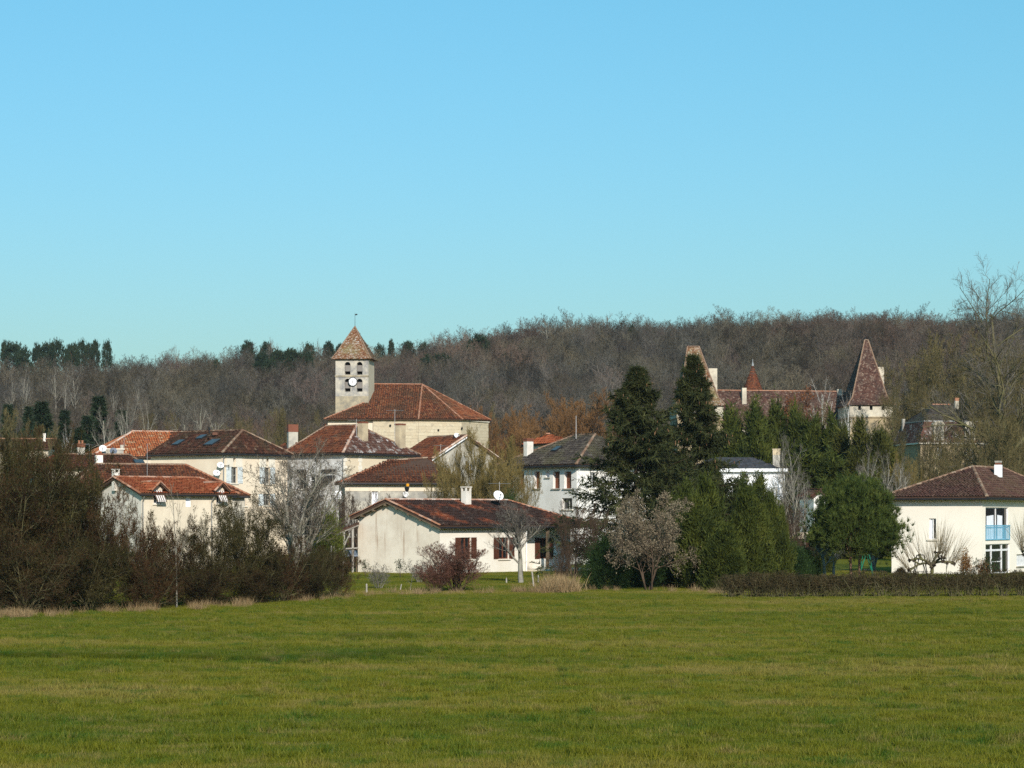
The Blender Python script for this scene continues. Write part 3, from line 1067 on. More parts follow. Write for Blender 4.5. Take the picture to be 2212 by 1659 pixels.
# ------------------------------------------------------------------ ivory house at the right edge
def build_right_house():
    h = House('two_storey_house', 'ivory two-storey house with brown hip roof and blue balcony rail', 'house', 2121, 156, 58, z0=0.0)
    D = h.lv(1926)
    ov = 0.55
    zt = zat(1073, 155.4)
    bA = D / 2
    a0 = along(h.Q(0, bA, 0)[:2], h.u, 2101)
    L = a0 + along(h.Q(a0, bA, 0)[:2], h.u, 2167) + min(a0, bA)
    zr = zat(1009, h.Q(a0, bA, 0)[1])
    zw = zt - 0.12
    wl = h.op('left', L, D, 2007, 2022, 1120, 1165)
    wu = h.op('front', L, D, 2129, 2179, 1096, 1166)
    wd = h.op('front', L, D, 2129, 2182, 1175, 1240)
    wd = (wd[0], wd[1], 0.06, wd[3])
    ws = h.op('front', L, D, 2196, 2222, 1197, 1222)
    wu2 = h.op('front', L, D, 2240, 2266, 1110, 1160)
    h.wall('left', L, D, zw, [wl], .2)
    h.wall('front', L, D, zw, [wu, wd, ws, wu2], .2)
    h.wall('right', L, D, zw)
    h.wall('back', L, D, zw)
    h.finish_wall(M['right'])
    h.window('left', L, D, wl, .2, 2, 1, 'wframe', 'glass', True, curtain=True)
    h.window('front', L, D, wu, .2, 2, 1, 'wframe', 'glass', False, 'french_window')
    h.window('front', L, D, wu2, .2, 2, 1, 'wframe', 'glass')
    S, e, n, ln = h.side('front', L, D)
    up = np.array([0, 0, 1.])
    # net curtains behind the french window show as pale drapes in front of the dark room
    for t0, t1 in ((.12, .42), (.58, .80)):
        mb = MB()
        w = wu[1] - wu[0]
        for i in range(8):
            f0 = t0 + (t1 - t0) * i / 8; f1 = t0 + (t1 - t0) * (i + 1) / 8
            k0 = .175 + .018 * (i % 2); k1 = .175 + .018 * ((i + 1) % 2)
            zt_ = wu[3] - .5 - .25 * abs(f0 - .5)
            mb.poly([S + e * (wu[0] + w * f0) + up * (wu[2] + .05) - n * (k0 - .035), S + e * (wu[0] + w * f1) + up * (wu[2] + .05) - n * (k1 - .035),
                     S + e * (wu[0] + w * f1) + up * zt_ - n * (k1 - .035), S + e * (wu[0] + w * f0) + up * zt_ - n * (k0 - .035)])
        mb.build('curtain', M['curtain'], h.T, h.base)
    # entrance: door between two side lights with transom lights above
    ww = wd[1] - wd[0]
    zt2 = wd[3] - .42
    for a, b, c, d, nm in ((0, .29, .06, zt2, 'side_light'), (.71, 1, .06, zt2, 'side_light'), (0, .29, zt2, wd[3], 'transom_light'), (.29, .71, zt2, wd[3], 'transom_light'), (.71, 1, zt2, wd[3], 'transom_light')):
        h.window('front', L, D, (wd[0] + ww * a, wd[0] + ww * b, c, d), .2, 1, 1, 'wframe', 'glass', False, nm)
    dr = h.window('front', L, D, (wd[0] + ww * .29, wd[0] + ww * .71, .06, zt2), .2, 1, 2, 'wframe', 'glass', False, 'door')
    mb = MB()
    mb.obox(S + e * (wd[0] + ww * .66) + up * 1.05 - n * .08, e * .02, n * .04, up * .07)
    mb.build('handle', M['alu'], dr, h.base)
    h.closed_shutter('front', L, D, ws, .2, 'wframe')
    # blue balcony rail in front of the french window
    z0, z1 = wu[2] + .02, wu[2] + .98
    mb = MB()
    mb.obox(S + e * (wu[0] + wu[1]) / 2 + up * z1 + n * .06, e * ((wu[1] - wu[0]) / 2 + .1), n * .025, up * .03)
    mb.obox(S + e * (wu[0] + wu[1]) / 2 + up * z0 + n * .06, e * ((wu[1] - wu[0]) / 2 + .1), n * .025, up * .025)
    rl = mb.build('balcony_rail', M['bluerail'], h.T, h.base)
    nb = 26
    bar = MB()
    bar.obox((0, 0, 0), e * .016, n * .016, up * (z1 - z0) / 2 * .97)
    bm = bar.mesh('baluster'); bm.materials.append(M['bluerail'])
    for i in range(nb):
        o = bpy.data.objects.new('baluster', bm); COL.objects.link(o); o.parent = rl
        o.location = Vector(S + e * (wu[0] - .06 + (wu[1] - wu[0] + .12) * i / (nb - 1)) + up * (z0 + z1) / 2 + n * .06 - h.base)
    # roof
    P = h.Q
    pl, r0, r1 = hip_polys(h, L, D, zt, zr, ov, a0, min(a0, bA), 'u', bA)
    h.roof([pl['left'], pl['front'], pl['right'], pl['back']], 't_rhouse', .21, .33)
    h.ridge(r0, r1, 'ridge_brown')
    A, B = P(-ov, -ov, zt), P(L + ov, -ov, zt)
    h.ridge(A, r0, 'ridge_brown'); h.ridge(P(-ov, D + ov, zt), r0, 'ridge_brown'); h.ridge(B, r1, 'ridge_brown')
    h.gutter(P(-ov, D + ov, zt), A, .085, .13); h.gutter(A, B, .085, .13)
    # soffit boards
    mb = MB()
    mb.poly([P(-ov, -ov, zt - .17), P(-ov, D + ov, zt - .17), P(0.01, D + ov, zt - .17), P(0.01, -ov, zt - .17)][::-1])
    mb.poly([P(0, -ov, zt - .172), P(L + ov, -ov, zt - .172), P(L + ov, 0.01, zt - .172), P(0, 0.01, zt - .172)][::-1])
    mb.build('soffit', M['wood'], h.T, h.base)
    h.chimney(2147, 2166, 1004, 1048, h.Q(a0 + 2.2, 1.6, 0)[1], 58, 'bright', None, 0.0, .8, foot=.9)
    mb = MB()
    h.chimney(2149, 2164, 998, 1003.7, h.Q(a0 + 2.2, 1.6, 0)[1], 58, 'brick', 'greystone', .3, .8, foot=.0, name='chimney_head')
    return h

# ------------------------------------------------------------------ house with the two wall dormers
def build_dormer_house():
    h = House('dormer_house', 'pale house with two gabled wall dormers and striped awnings behind the thicket', 'house', 306, 170, 42, z0=0.0)
    D = h.lv(206); L = h.lu(502)
    ov = .38
    zt = zat(1066, 169.5)
    bA = D / 2
    zr = zat(1031, h.Q(0, bA, 0)[1])
    m = (zr - zt) / (bA + ov)
    zw = zt + m * ov - .16
    P = h.Q
    up = np.array([0, 0, 1.])
    h.wall('left', L, D, zw, top=[(D / 2, zr - .16)])
    h.wall('right', L, D, zw); h.wall('back', L, D, zw)
    h.finish_wall(M['oldwhite'], 'gable_wall')
    h.wobj.data.materials[0] = M['gable_grey'] if 'gable_grey' in M else M['cream']
    h.w = MB()
    dorm = []
    ops = []
    for p0, p1, ap in ((329, 350.5, 341), (464.5, 484, 476)):
        a0, a1 = h.lu(p0), h.lu(p1)
        dorm.append((a0, a1))
        ops.append((a0 + .12, a1 - .12, h.z(1088, a0, 0), h.z(1060, a0, 0)))
    od = h.op('front', L, D, 401, 413, 1073, 1095)
    h.wall('front', L, D, zw, [(o[0], o[1], o[2], min(o[3], zw - .01)) for o in ops] + [od], .18)
    zde, zdr = zat(1056.5, 169.5), zat(1041, 169.5)
    for a0, a1 in dorm:
        # dormer wall goes on above the eave, flush with the facade
        am = (a0 + a1) / 2
        for dd, k in ((.0, 1),):
            h.w.prism([P(a0, -.006, zw - .02), P(a1, -.006, zw - .02), P(a1, -.006, zde), P(am, -.006, zdr - .12), P(a0, -.006, zde)], np.array([*h.v, 0]) * 1.6)
    h.finish_wall(M['cream'], 'front_wall')
    polys, r0, r1 = hip_polys(h, L, D, zt, zr, ov, 0, h_r(h, L, D, 431), 'u', bA)
    h.roof([polys['front'], polys['back'], polys['right']], 't_new', .23, .35)
    h.ridge(r0, r1, 'ridge'); h.ridge(P(L + ov, -ov, zt), r1, 'ridge')
    h.ridge(P(-ov, -ov, zt), r0, 'ridge', r=.11); h.ridge(P(-ov, D + ov, zt), r0, 'ridge', r=.11)
    e0 = [h.lu(p) for p in (327, 353, 462, 486)]
    h.gutter(P(-ov, -ov, zt), P(dorm[0][0] - .1, -ov, zt))
    h.gutter(P(dorm[0][1] + .1, -ov, zt), P(dorm[1][0] - .1, -ov, zt))
    h.gutter(P(dorm[1][1] + .1, -ov, zt), P(L + ov, -ov, zt))
    for i, (a0, a1) in enumerate(dorm):
        am = (a0 + a1) / 2
        bz = lambda z: -ov + (z - zt) / m
        w2 = .32
        ze2 = zde - .12
        left = [P(a0 - w2, -.42, ze2), P(a0 - w2, bz(ze2) + .15, ze2), P(am, bz(zdr) + .1, zdr), P(am, -.42, zdr)]
        right = [P(a1 + w2, bz(ze2) + .15, ze2), P(a1 + w2, -.42, ze2), P(am, -.42, zdr), P(am, bz(zdr) + .1, zdr)]
        keep = h.r
        mb = MB()
        for p in (left, right):
            n = np.cross(p[1] - p[0], p[2] - p[0]); n /= np.linalg.norm(n)
            if n[2] < 0: n = -n
            mb.prism(p, -n * .1)
        dr = mb.build('dormer_roof', M['deck'], h.T, h.base)
        for p in (left, right):
            tiles(p, dr, h.base, M['t_new'], .22, .33)
        ridge_tiles(P(am, -.44, zdr), P(am, bz(zdr), zdr), dr, h.base, M['ridge'])
        for aa in (a0 - w2, a1 + w2):
            ridge_tiles(P(aa, -.42, ze2), P(am, -.42, zdr), dr, h.base, M['ridge'], r=.1)
        # window below the dormer and its striped awning
        o = (ops[i][0], ops[i][1], ops[i][2], zw - .02)
        h.window('front', L, D, o, .18, 2, 1, 'wframe', 'glass')
        mb = MB()
        ns = 9
        zt_, zb_ = ops[i][3] + .05, ops[i][2] + .25
        for k in range(ns):
            x0 = a0 + .02 + (a1 - a0 - .04) * k / ns; x1 = a0 + .02 + (a1 - a0 - .04) * (k + 1) / ns
            q = [P(x0, -.05, zt_), P(x1, -.05, zt_), P(x1, -.62, zb_), P(x0, -.62, zb_)]
            mb.poly(q[::-1], float(k % 2))
            mb.poly([p - up * .015 for p in q], float(k % 2))
            mb.poly([P(x0, -.62, zb_), P(x1, -.62, zb_), P(x1, -.62, zb_ - .12), P(x0, -.62, zb_ - .12)][::-1], float(k % 2))
        mb.build('awning', M['stripe'], h.T, h.base)
    h.window('front', L, D, od, .18, 1, 1, 'wframe', 'curtain', False)
    h.pipe([P(-.05, -.42, zt - .2), P(.06, -.07, zt - .6), P(.06, -.07, 0)], .05, 'zinc')
    a = h.lu(456)
    h.pipe([P(a, -.42, zt - .2), P(a, -.07, zt - .6), P(a, -.07, 0)], .05, 'zinc')
    h.chimney(241.5, 258, 1013, 1037, h.Q(0.3, bA, 0)[1], 42, 'chimw', 'posts', .34, .8)
    return h

def h_r(h, L, D, px):
    """hip inset so that the ridge ends at column px"""
    return L - along(h.Q(0, D / 2, 0)[:2], h.u, px)

# ------------------------------------------------------------------ village houses
def build_yellow():
    h = House('yellow_house', 'tall pale yellow house with dark hip roof, skylights and grey-blue shutters', 'house', 480, 200, 52, z0=0.8)
    L, D = h.lu(622), h.lv(326)
    ov = .35
    zt = zat(978, 199.5)
    bn = h.lv(524, L / 2); zr = zat(930, h.Q(L / 2, bn, 0)[1])
    P = h.Q
    w1 = h.op('front', L, D, 499.5, 512.5, 1009, 1044)
    w2 = h.op('front', L, D, 571, 583, 1010, 1045)
    w3 = h.op('front', L, D, 569, 583, 1067, 1092)
    w4 = h.op('front', L, D, 504, 509, 990, 998)
    w5 = h.op('front', L, D, 576, 581, 991, 999)
    w6 = h.op('front', L, D, 520, 532, 1068, 1093)
    zw = zt - .02
    h.wall('left', L, D, zw, []); h.wall('front', L, D, zw, [w1, w2, w3, w4, w5, w6], .25)
    h.wall('right', L, D, zw); h.wall('back', L, D, zw)
    h.finish_wall(M['yellow'])
    for w in (w1, w2, w3, w6):
        h.window('front', L, D, w, .25, 2, 2, 'gframe', 'glass')
    for w in (w1, w2, w3):
        h.shutters('front', L, D, w, .62, 'paleshut')
    for w in (w4, w5):
        h.window('front', L, D, w, .25, 1, 1, 'gframe', 'glass', False, 'attic_window')
    S, e, n, ln = h.side('front', L, D)
    up = np.array([0, 0, 1.])
    # limestone frames round the openings and a band under the eave
    for w in (w1, w2):
        for o in ((w4, w5)[w is w2],):
            mb = MB()
            c = (w[0] + w[1]) / 2
            zz0, zz1 = w[3] + .02, zw - .3
            k = .45
            mb.obox(S + e * (c - k - .12) + up * (zz0 + zz1) / 2 + n * .012, e * (k - o_w(o) + .1), n * .014, up * (zz1 - zz0) / 2)
            mb.obox(S + e * (c + k + .12) + up * (zz0 + zz1) / 2 + n * .012, e * (k - o_w(o) + .1), n * .014, up * (zz1 - zz0) / 2)
            mb.build('stone_panel', M['quoin'], h.T, h.base)
    mb = MB()
    mb.obox(S + e * L / 2 + up * (zw - .17) + n * .02, e * L / 2, n * .03, up * .13)
    mb.build('stone_band', M['quoin'], h.T, h.base)
    polys, r0, r1 = hip_polys(h, L, D, zt, zr, ov, bn, 0, 'v')
    h.roof([polys['left'], polys['front'], polys['right']], 't_dark', .24, .36)
    A, B = P(-ov, -ov, zt), P(L + ov, -ov, zt)
    h.ridge(r0, r1, 'ridge_brown'); h.ridge(A, r0, 'ridge_brown'); h.ridge(B, r0, 'ridge_brown')
    h.gutter(P(-ov, D + ov, zt), A); h.gutter(A, B)
    for px, py, w, hh in ((386, 958.5, .8, 1.1), (436, 946.5, .8, .9), (459, 958, 1.1, 1.3)):
        h.skylight(polys['left'], px, py, w, hh, 203)
    mb = MB(); mb.tube(W(452, 936, 203), W(452, 922, 203), .07, .07, 8)
    mb.build('vent_pipe', M['iron'], h.r, h.base)
    mb = MB(); mb.obox(W(465, 937, 204.5), (.22, 0, 0), (0, .15, 0), (0, 0, .12))
    mb.build('red_vent_box', M['oldbrick'], h.r, h.base)
    h.pipe([P(.02, -.3, zt - .2), P(.08, -.08, zt - .5), P(.08, -.08, h.z0)], .06, 'zinc')
    h.pipe([P(L - .1, -.08, zt - .3), P(L - .1, -.08, h.z0)], .05, 'zinc')
    m = h.Q(.35, -.1, 0)
    sat_dish('upper of the two white satellite dishes on the corner of the yellow house', 476.5, 1004.5, m[1] - .45, .62, 'dish', 15, 32, mount=[m[0] + .25, m[1] + .1, zat(1012, m[1])])
    sat_dish('lower of the two white satellite dishes on the corner of the yellow house', 468, 1021.5, m[1] - .45, .62, 'dish', 15, 32, mount=[m[0] - .2, m[1] + .1, zat(1030, m[1])])
    return h

def o_w(o):
    return (o[1] - o[0]) / 2

def build_orange():
    h = House('orange_roofed_house', 'house with bright orange patched tile roof behind the yellow house', 'house', 205, 222, 20)
    L, D = h.lu(430), 9.0
    ov = .4
    zt = zat(986, 221)
    zr = zat(932, h.Q(4, D / 2, 0)[1])
    P = h.Q
    zw = zt - .02
    for w in ('left', 'front', 'right', 'back'):
        h.wall(w, L, D, zw)
    h.finish_wall(M['cream'])
    hl = along(h.Q(0, D / 2, 0)[:2], h.u, 287)
    polys, r0, r1 = hip_polys(h, L, D, zt, zr, ov, hl, 0, 'u')
    am = along(h.Q(0, D / 2, 0)[:2], h.u, 373)
    rm = P(am, D / 2, zr)
    em = P(along(h.Q(0, -ov, 0)[:2], h.u, 352), -ov, zt)
    f1 = [polys['front'][0], em, rm, r0]
    f2 = [em, polys['front'][1], r1, rm]
    h.roof([f1, f2, polys['left'], polys['back']], 't_orange', .24, .36, mats=['t_orange', 't_red', 't_orange', 't_red'])
    h.ridge(r0, rm, 'ridge_pink'); h.ridge(rm, r1, 'ridge_brown'); h.ridge(P(-ov, -ov, zt), r0, 'ridge_pink')
    h.chimney(311, 322, 950, 971, 226.5, 20, 'chimw', 'brick', .12, .8)
    h.chimney(259, 267, 957, 970, 223.5, 20, 'greystone', 'brick', .3, .8)
    antenna('thin bare antenna mast against the orange tile roof', 268, 938, 968, 223, 0)
    return h

def build_left_roofs():
    # long barn-like house between the dormer house and the yellow house
    h = House('long_house', 'long low house with dark red hip roof behind the dormer house', 'house', 145, 186, 20, z0=.2)
    L = h.lu(528); D = 8
    ov = .4
    zt = zat(1071, h.Q(L, 0, 0)[1]); zr = zat(1004, h.Q(L * .5, D / 2, 0)[1])
    for w in ('left', 'front', 'right', 'back'):
        h.wall(w, L, D, zt - .02)
    h.finish_wall(M['greystone'])
    polys, r0, r1 = hip_polys(h, L, D, zt, zr, ov, 3.0, h_r(h, L, D, 401), 'u')
    h.roof(list(polys.values()), 't_red', .24, .36)
    h.ridge(r0, r1, 'ridge_brown', False); h.ridge(h.Q(L + ov, -ov, zt), r1, 'ridge')
    h.ridge(h.Q(-ov, -ov, zt), r0, 'ridge_brown', False)
    h.gutter(h.Q(-ov, -ov, zt), h.Q(L + ov, -ov, zt))
    antenna('tall bare antenna mast rising from the long red roof', 318, 958, 1030, 190, 0)
    h = House('small_red_house', 'small house with red tile roof and white chimney left of the orange roof', 'house', 75, 204, 20)
    L = h.lu(312); D = 7
    zt = zat(1012, h.Q(L, 0, 0)[1]); zr = zat(982, h.Q(L * .5, D / 2, 0)[1])
    for w in ('left', 'front', 'right', 'back'):
        h.wall(w, L, D, zt - .02)
    h.finish_wall(M['cream'])
    polys, r0, r1 = hip_polys(h, L, D, zt, zr, ov, 2.5, h_r(h, L, D, 280), 'u')
    h.roof(list(polys.values()), 't_red', .24, .36)
    h.ridge(r0, r1, 'ridge_brown', False); h.ridge(h.Q(L + ov, -ov, zt), r1, 'ridge_brown')
    h.chimney(204, 223, 979, 1000, 205.3, 20, 'chimw', 'brick', .2, .8, slab=False)
    h.chimney(165, 184, 960, 990, 209, 20, 'greystone', 'brick', .22, .8, pots=2)
    h.skylight(polys['front'], 300, 1000, .9, 1.1, 206)
    # flat-roofed annexe carrying two dishes
    h = House('rendered_annexe', 'grey rendered flat-roofed annexe below the orange tile roof', 'building', 222, 213, 12)
    L = h.lu(267); D = 3
    zt = zat(971, 213)
    for w in ('left', 'front', 'right', 'back'):
        h.wall(w, L, D, zt)
    h.w.poly([h.Q(0, 0, zt), h.Q(L, 0, zt), h.Q(L, D, zt), h.Q(0, D, zt)])
    h.finish_wall(M['greystone'])
    mb = MB(); mb.obox(h.Q(L / 2, D / 2, zt + .05), np.array([*h.u, 0]) * (L / 2 + .1), np.array([*h.v, 0]) * (D / 2 + .1), (0, 0, .05))
    mb.build('coping', M['quoin'], h.T, h.base)
    sat_dish('large white satellite dish on the flat annexe beside the orange roof', 222, 968.5, 212, .68, 'dish', 10, 25, mount=W(224, 976, 213.1))
    sat_dish('dark grey satellite dish on the flat annexe beside the orange roof', 245, 974, 212, .68, 'greydish', 15, 30, mount=W(246, 982, 213.1))
    # roof showing far left through the bushes
    h = House('far_left_house', 'distant low house with tile roof half hidden behind left bushes', 'house', -60, 226, 5)
    L = h.lu(104); D = 7
    zt = zat(968, 226); zr = zat(949, 230)
    for w in ('left', 'front', 'right', 'back'):
        h.wall(w, L, D, zt - .02)
    h.finish_wall(M['cream'])
    polys, r0, r1 = hip_polys(h, L, D, zt, zr, .4, 0, 0, 'u')
    h.roof(list(polys.values()), 't_red', .24, .36)
    h.ridge(r0, r1, 'ridge', False)
    h.chimney(93, 99, 938, 955, 229, 5, 'chimw', 'chimw', .15, .8)
    antenna('television antenna on a short mast left of the orange roof', 193, 958, 990, 207, 6, 80)
    antenna('thin wide antenna over the weathered stone chimney far left', 174, 956, 975, 209.5, 6, 8)

def build_two_chimneys():
    h = House('whitewashed_house', 'whitewashed house with quoins and two tall tan chimneys below the church', 'house', 741, 205, 50, z0=1.0)
    L, D = h.lu(897), h.lv(619)
    ov = .35
    zt = zat(978, 204.5)
    bn = h.lv(771, L / 2)
    bf = h.lv(704, L / 2)
    zr = zat(919, h.Q(L / 2, bn, 0)[1])
    P = h.Q
    zw = zt - .02
    d1 = h.op('left', L, D, 644, 661, 1024, 1056)
    d2 = h.op('left', L, D, 668, 690, 1026, 1062)
    h.wall('left', L, D, zw, [d1, d2], .25); h.wall('right', L, D, zw); h.wall('back', L, D, zw)
    h.finish_wall(M['oldwhite'], 'side_wall')
    h.window('left', L, D, d1, .25, 2, 2, 'gframe', 'glass')
    h.window('left', L, D, d2, .25, 2, 3, 'wframe', 'glass', False, 'door')
    h.w = MB()
    h.wall('front', L, D, zw)
    h.finish_wall(M['sand'], 'front_wall')
    S, e, n, ln = h.side('front', L, D)
    up = np.array([0, 0, 1.])
    # quoins: alternating long and short white stones, at the corner and on a pilaster
    qm = {}
    for wd in (.28, .5):
        mb = MB(); mb.obox((0, 0, 0), e * wd / 2, n * .02, up * .17)
        qm[wd] = mb.mesh('quoin_stone'); qm[wd].materials.append(M['quoin'])
    zq = zw - .2
    k = 0
    while zq > h.z0 + 1:
        for base_a, both in ((0.0, False), (h.lu(778), True), (L - .3, True)):
            wd = (.28, .5)[k % 2]
            o = bpy.data.objects.new('quoin_stone', qm[wd]); COL.objects.link(o); o.parent = h.wobj
            o.location = Vector(S + e * (base_a + (0 if both else wd / 2)) + up * zq + n * .01 - h.base)
        zq -= .36
        k += 1
    mb = MB(); mb.obox(S + e * L / 2 + up * (zw - .14) + n * .02, e * L / 2, n * .04, up * .1)
    mb.build('stone_band', M['quoin'], h.T, h.base)
    SL, eL, nL, lnl = h.side('left', L, D)
    for p0, p1, y0, y1 in ((643, 662, 1014, 1022), (696, 725, 1014, 1022)):
        o = h.op('left', L, D, p0, p1, y0, y1)
        mb = MB(); mb.obox(SL + eL * (o[0] + o[1]) / 2 + up * (o[2] + o[3]) / 2 + nL * .05, eL * (o[1] - o[0]) / 2, nL * .06, up * (o[3] - o[2]) / 2)
        mb.build('dark_fascia_board', M['iron'], h.T, h.base)
    # stair canopy
    mb = MB()
    a, b = h.op('left', L, D, 692, 724, 1027, 1046), None
    mb.prism([SL + eL * a[0] + up * (a[2]) + nL * .02, SL + eL * a[1] + up * (a[3] - .3) + nL * .02, SL + eL * a[1] + up * a[3] + nL * .02, SL + eL * a[0] + up * (a[2] + .3) + nL * .02], nL * .9)
    mb.build('stair_canopy', M['gutter'], h.T, h.base)
    hr = D - bf
    polys, r0, r1 = hip_polys(h, L, D, zt, zr, ov, bn, hr, 'v')
    h.roof([polys['left'], polys['front'], polys['right'], polys['back']], 't_red', .24, .36, mats=['t_red', 't_lichen', 't_red', 't_red'])
    A, B = P(-ov, -ov, zt), P(L + ov, -ov, zt)
    h.ridge(r0, r1, 'ridge_brown'); h.ridge(A, r0, 'ridge_pink'); h.ridge(B, r0, 'ridge_brown')
    h.ridge(P(-ov, D + ov, zt), r1, 'ridge_brown')
    h.gutter(P(-ov, D + ov, zt), A); h.gutter(A, B)
    h.pipe([P(-.02, -.3, zt - .2), P(-.08, -.05, zt - .5), P(-.08, -.05, h.z0)], .055, 'zinc')
    h.chimney(772.5, 795, 911, 969, h.Q(L / 2 - .6, .9, 0)[1], 50, 'chim', 'brick', .06, .75, slab=False)
    h.chimney(852.5, 876, 915, 976, h.Q(L * .84, .7, 0)[1], 50, 'chim', 'brick', .06, .75, slab=False)
    antenna('thin antenna standing beside the first tan chimney', 770, 905, 972, h.Q(L / 2 - 1, .6, 0)[1], 4, 0)
    antenna('tall thin antenna standing beside the second tan chimney', 853, 884, 972, h.Q(L * .8, .4, 0)[1], 4, 0)
    # brick stack of a house hidden behind
    g = House('hidden_house', 'house behind the whitewashed one showing only its brick chimney', 'house', 600, 232, 20)
    Lg = g.lu(690); Dg = 6
    zt = zat(985, 232); zr = zat(958, 235)
    for w in ('left', 'front', 'right', 'back'):
        g.wall(w, Lg, Dg, zt - .02)
    g.finish_wall(M['cream'])
    polys, r0, r1 = hip_polys(g, Lg, Dg, zt, zr, .3, 1.5, 1.5, 'u')
    g.roof(list(polys.values()), 't_red')
    g.chimney(619.5, 644, 917, 962, 234, 20, 'greystone', 'brick', .36, .7, slab=False)
    return h

def build_low_house():
    h = House('low_house', 'low stone house with rust red hip roof and white arched door behind bungalow', 'house', 745, 190, 8, z0=.5)
    L = h.lu(985); D = 7.5
    ov = .4
    zt = zat(1042, 189.6); zr = zat(996, h.Q(4, D / 2, 0)[1])
    zw = zt - .03
    do = h.op('front', L, D, 803, 817, 1062, 1110)
    do = (do[0], do[1], h.z0 + .05, do[3])
    h.wall('front', L, D, zw, [do], .2)
    for w in ('left', 'right', 'back'):
        h.wall(w, L, D, zw)
    h.finish_wall(M['greystone'])
    dw = h.window('front', L, D, do, .2, 2, 3, 'wframe', 'curtain', False, 'door')
    S, e, n, ln = h.side('front', L, D)
    up = np.array([0, 0, 1.])
    mb = MB()
    c = (do[0] + do[1]) / 2; r = (do[1] - do[0]) / 2 + .08
    for i in range(8):
        w0, w1 = math.pi * i / 8, math.pi * (i + 1) / 8
        q = lambda w, k: S + e * (c + math.cos(w) * r * k) + up * (do[3] - .05 + math.sin(w) * r * .35 * k) + n * .02
        mb.prism([q(w0, .95), q(w1, .95), q(w1, 1.25), q(w0, 1.25)], -n * .05)
    mb.build('door_arch', M['quoin'], h.T, h.base)
    mb = MB()
    mb.obox(S + e * L / 2 + up * (zw - .35) + n * .015, e * L / 2, n * .02, up * .33)
    mb.build('cream_band', M['cream'], h.T, h.base)
    hl = along(h.Q(0, D / 2, 0)[:2], h.u, 840)
    polys, r0, r1 = hip_polys(h, L, D, zt, zr, ov, hl, 2.0, 'u', None, .25)
    h.roof(list(polys.values()), 't_red', .23, .35)
    h.ridge(r0, r1, 'ridge_brown'); h.ridge(h.Q(-ov, -ov, zt), r0, 'ridge')
    h.gutter(h.Q(-ov, -ov, zt), h.Q(L + ov, -ov, zt))
    # lantern on the wall
    b = W(879, 1060, 189)
    T = empty('wall_lantern', b, 'black wall lantern with amber lens on the low stone house', 'lamp')
    mb = MB(); mb.lathe(b + np.array([0, 0, .12]), (0, 0, 1), [(.1, -.2), (.17, -.05), (.2, .12), (.1, .2)], 8); mb.build('lantern_body', M['iron'], T, b)
    mb = MB(); mb.lathe(b + np.array([.06, 0, .36]), (0, 0, 1), [(.12, 0), (.13, .16), (.08, .22)], 10); mb.build('lens', M['amber'], T, b)
    mb = MB(); mb.lathe(b + np.array([-.1, 0, -.28]), (0, -1, 0), [(.2, 0), (.24, .05), (.16, .06), (.14, .02)], 14); mb.build('ring', M['dish'], T, b)
    mb = MB(); mb.tube(b + np.array([0, 0, 0]), b + np.array([0, 1.2, 0]), .03); mb.build('bracket', M['iron'], T, b)
    # white cloth-like board standing left of the house
    b = W(731, 1078, 183)
    g = gz(b[0], b[1])
    T = empty('white_board', (b[0], b[1], g), 'small white panel on posts left of the low stone house', 'panel')
    mb = MB(); mb.obox(W(731, 1069, 183), (.27, .05, 0), (-.004, .02, 0), (0, 0, .32)); mb.build('panel', M['bright'], T, (b[0], b[1], g))
    mb = MB()
    for k in (-1, 1): mb.tube((b[0] + k * .2, b[1] + .04, g - .2), (b[0] + k * .2, b[1] + .04, zat(1069, 183)), .03)
    mb.build('posts', M['greywood'], T, (b[0], b[1], g))

def build_gable_house():
    h = House('small_gable_house', 'small gabled house with red tile roof and white verge under the church', 'house', 936, 212, 35)
    L = h.lu(1072); D = 6
    ov = .35
    zt = zat(991, 211.5); zr = zat(941, h.Q(L / 2, 0, 0)[1])
    m = (zr - zt) / (L / 2 + ov)
    zw = zt + m * ov - .16
    w = h.op('front', L, D, 955, 968, 1005, 1030)
    w2 = h.op('front', L, D, 1010, 1022, 1000, 1026)
    h.wall('front', L, D, zw, [w, w2], .2, top=[(L / 2, zr - .18)])
    for s_ in ('left', 'right', 'back'):
        h.wall(s_, L, D, zw)
    h.finish_wall(M['greystone'])
    h.window('front', L, D, w, .2, 2, 2); h.window('front', L, D, w2, .2, 2, 2)
    polys, r0, r1 = hip_polys(h, L, D, zt, zr, ov, 0, 0, 'v')
    h.roof(list(polys.values()), 't_red', .24, .36)
    h.ridge(r0, r1, 'ridge_brown')
    h.ridge(h.Q(-ov, -ov, zt), r0, 'ridge_pink', r=.14); h.ridge(h.Q(L + ov, -ov, zt), r0, 'ridge_pink', r=.12)
    mb = MB()
    mb.obox((h.Q(-ov, -ov, zt - .16) + r0 - np.array([0, 0, .16])) / 2, (r0 - h.Q(-ov, -ov, zt)) / 2, np.array([*h.v, 0]) * .02, (0, 0, .07))
    mb.build('verge_board', M['wframe'], h.T, h.base)
    sat_dish('white satellite dish on the gabled roof right below the church wall', 987.5, 941, h.Q(L / 2, .6, 0)[1], .62, 'dish', 30, 35, mount=h.Q(L / 2 - .7, .9, zat(953, 213)))
    antenna('short antenna on the gabled roof below the church', 952, 960, 990, 211, 5, 60)

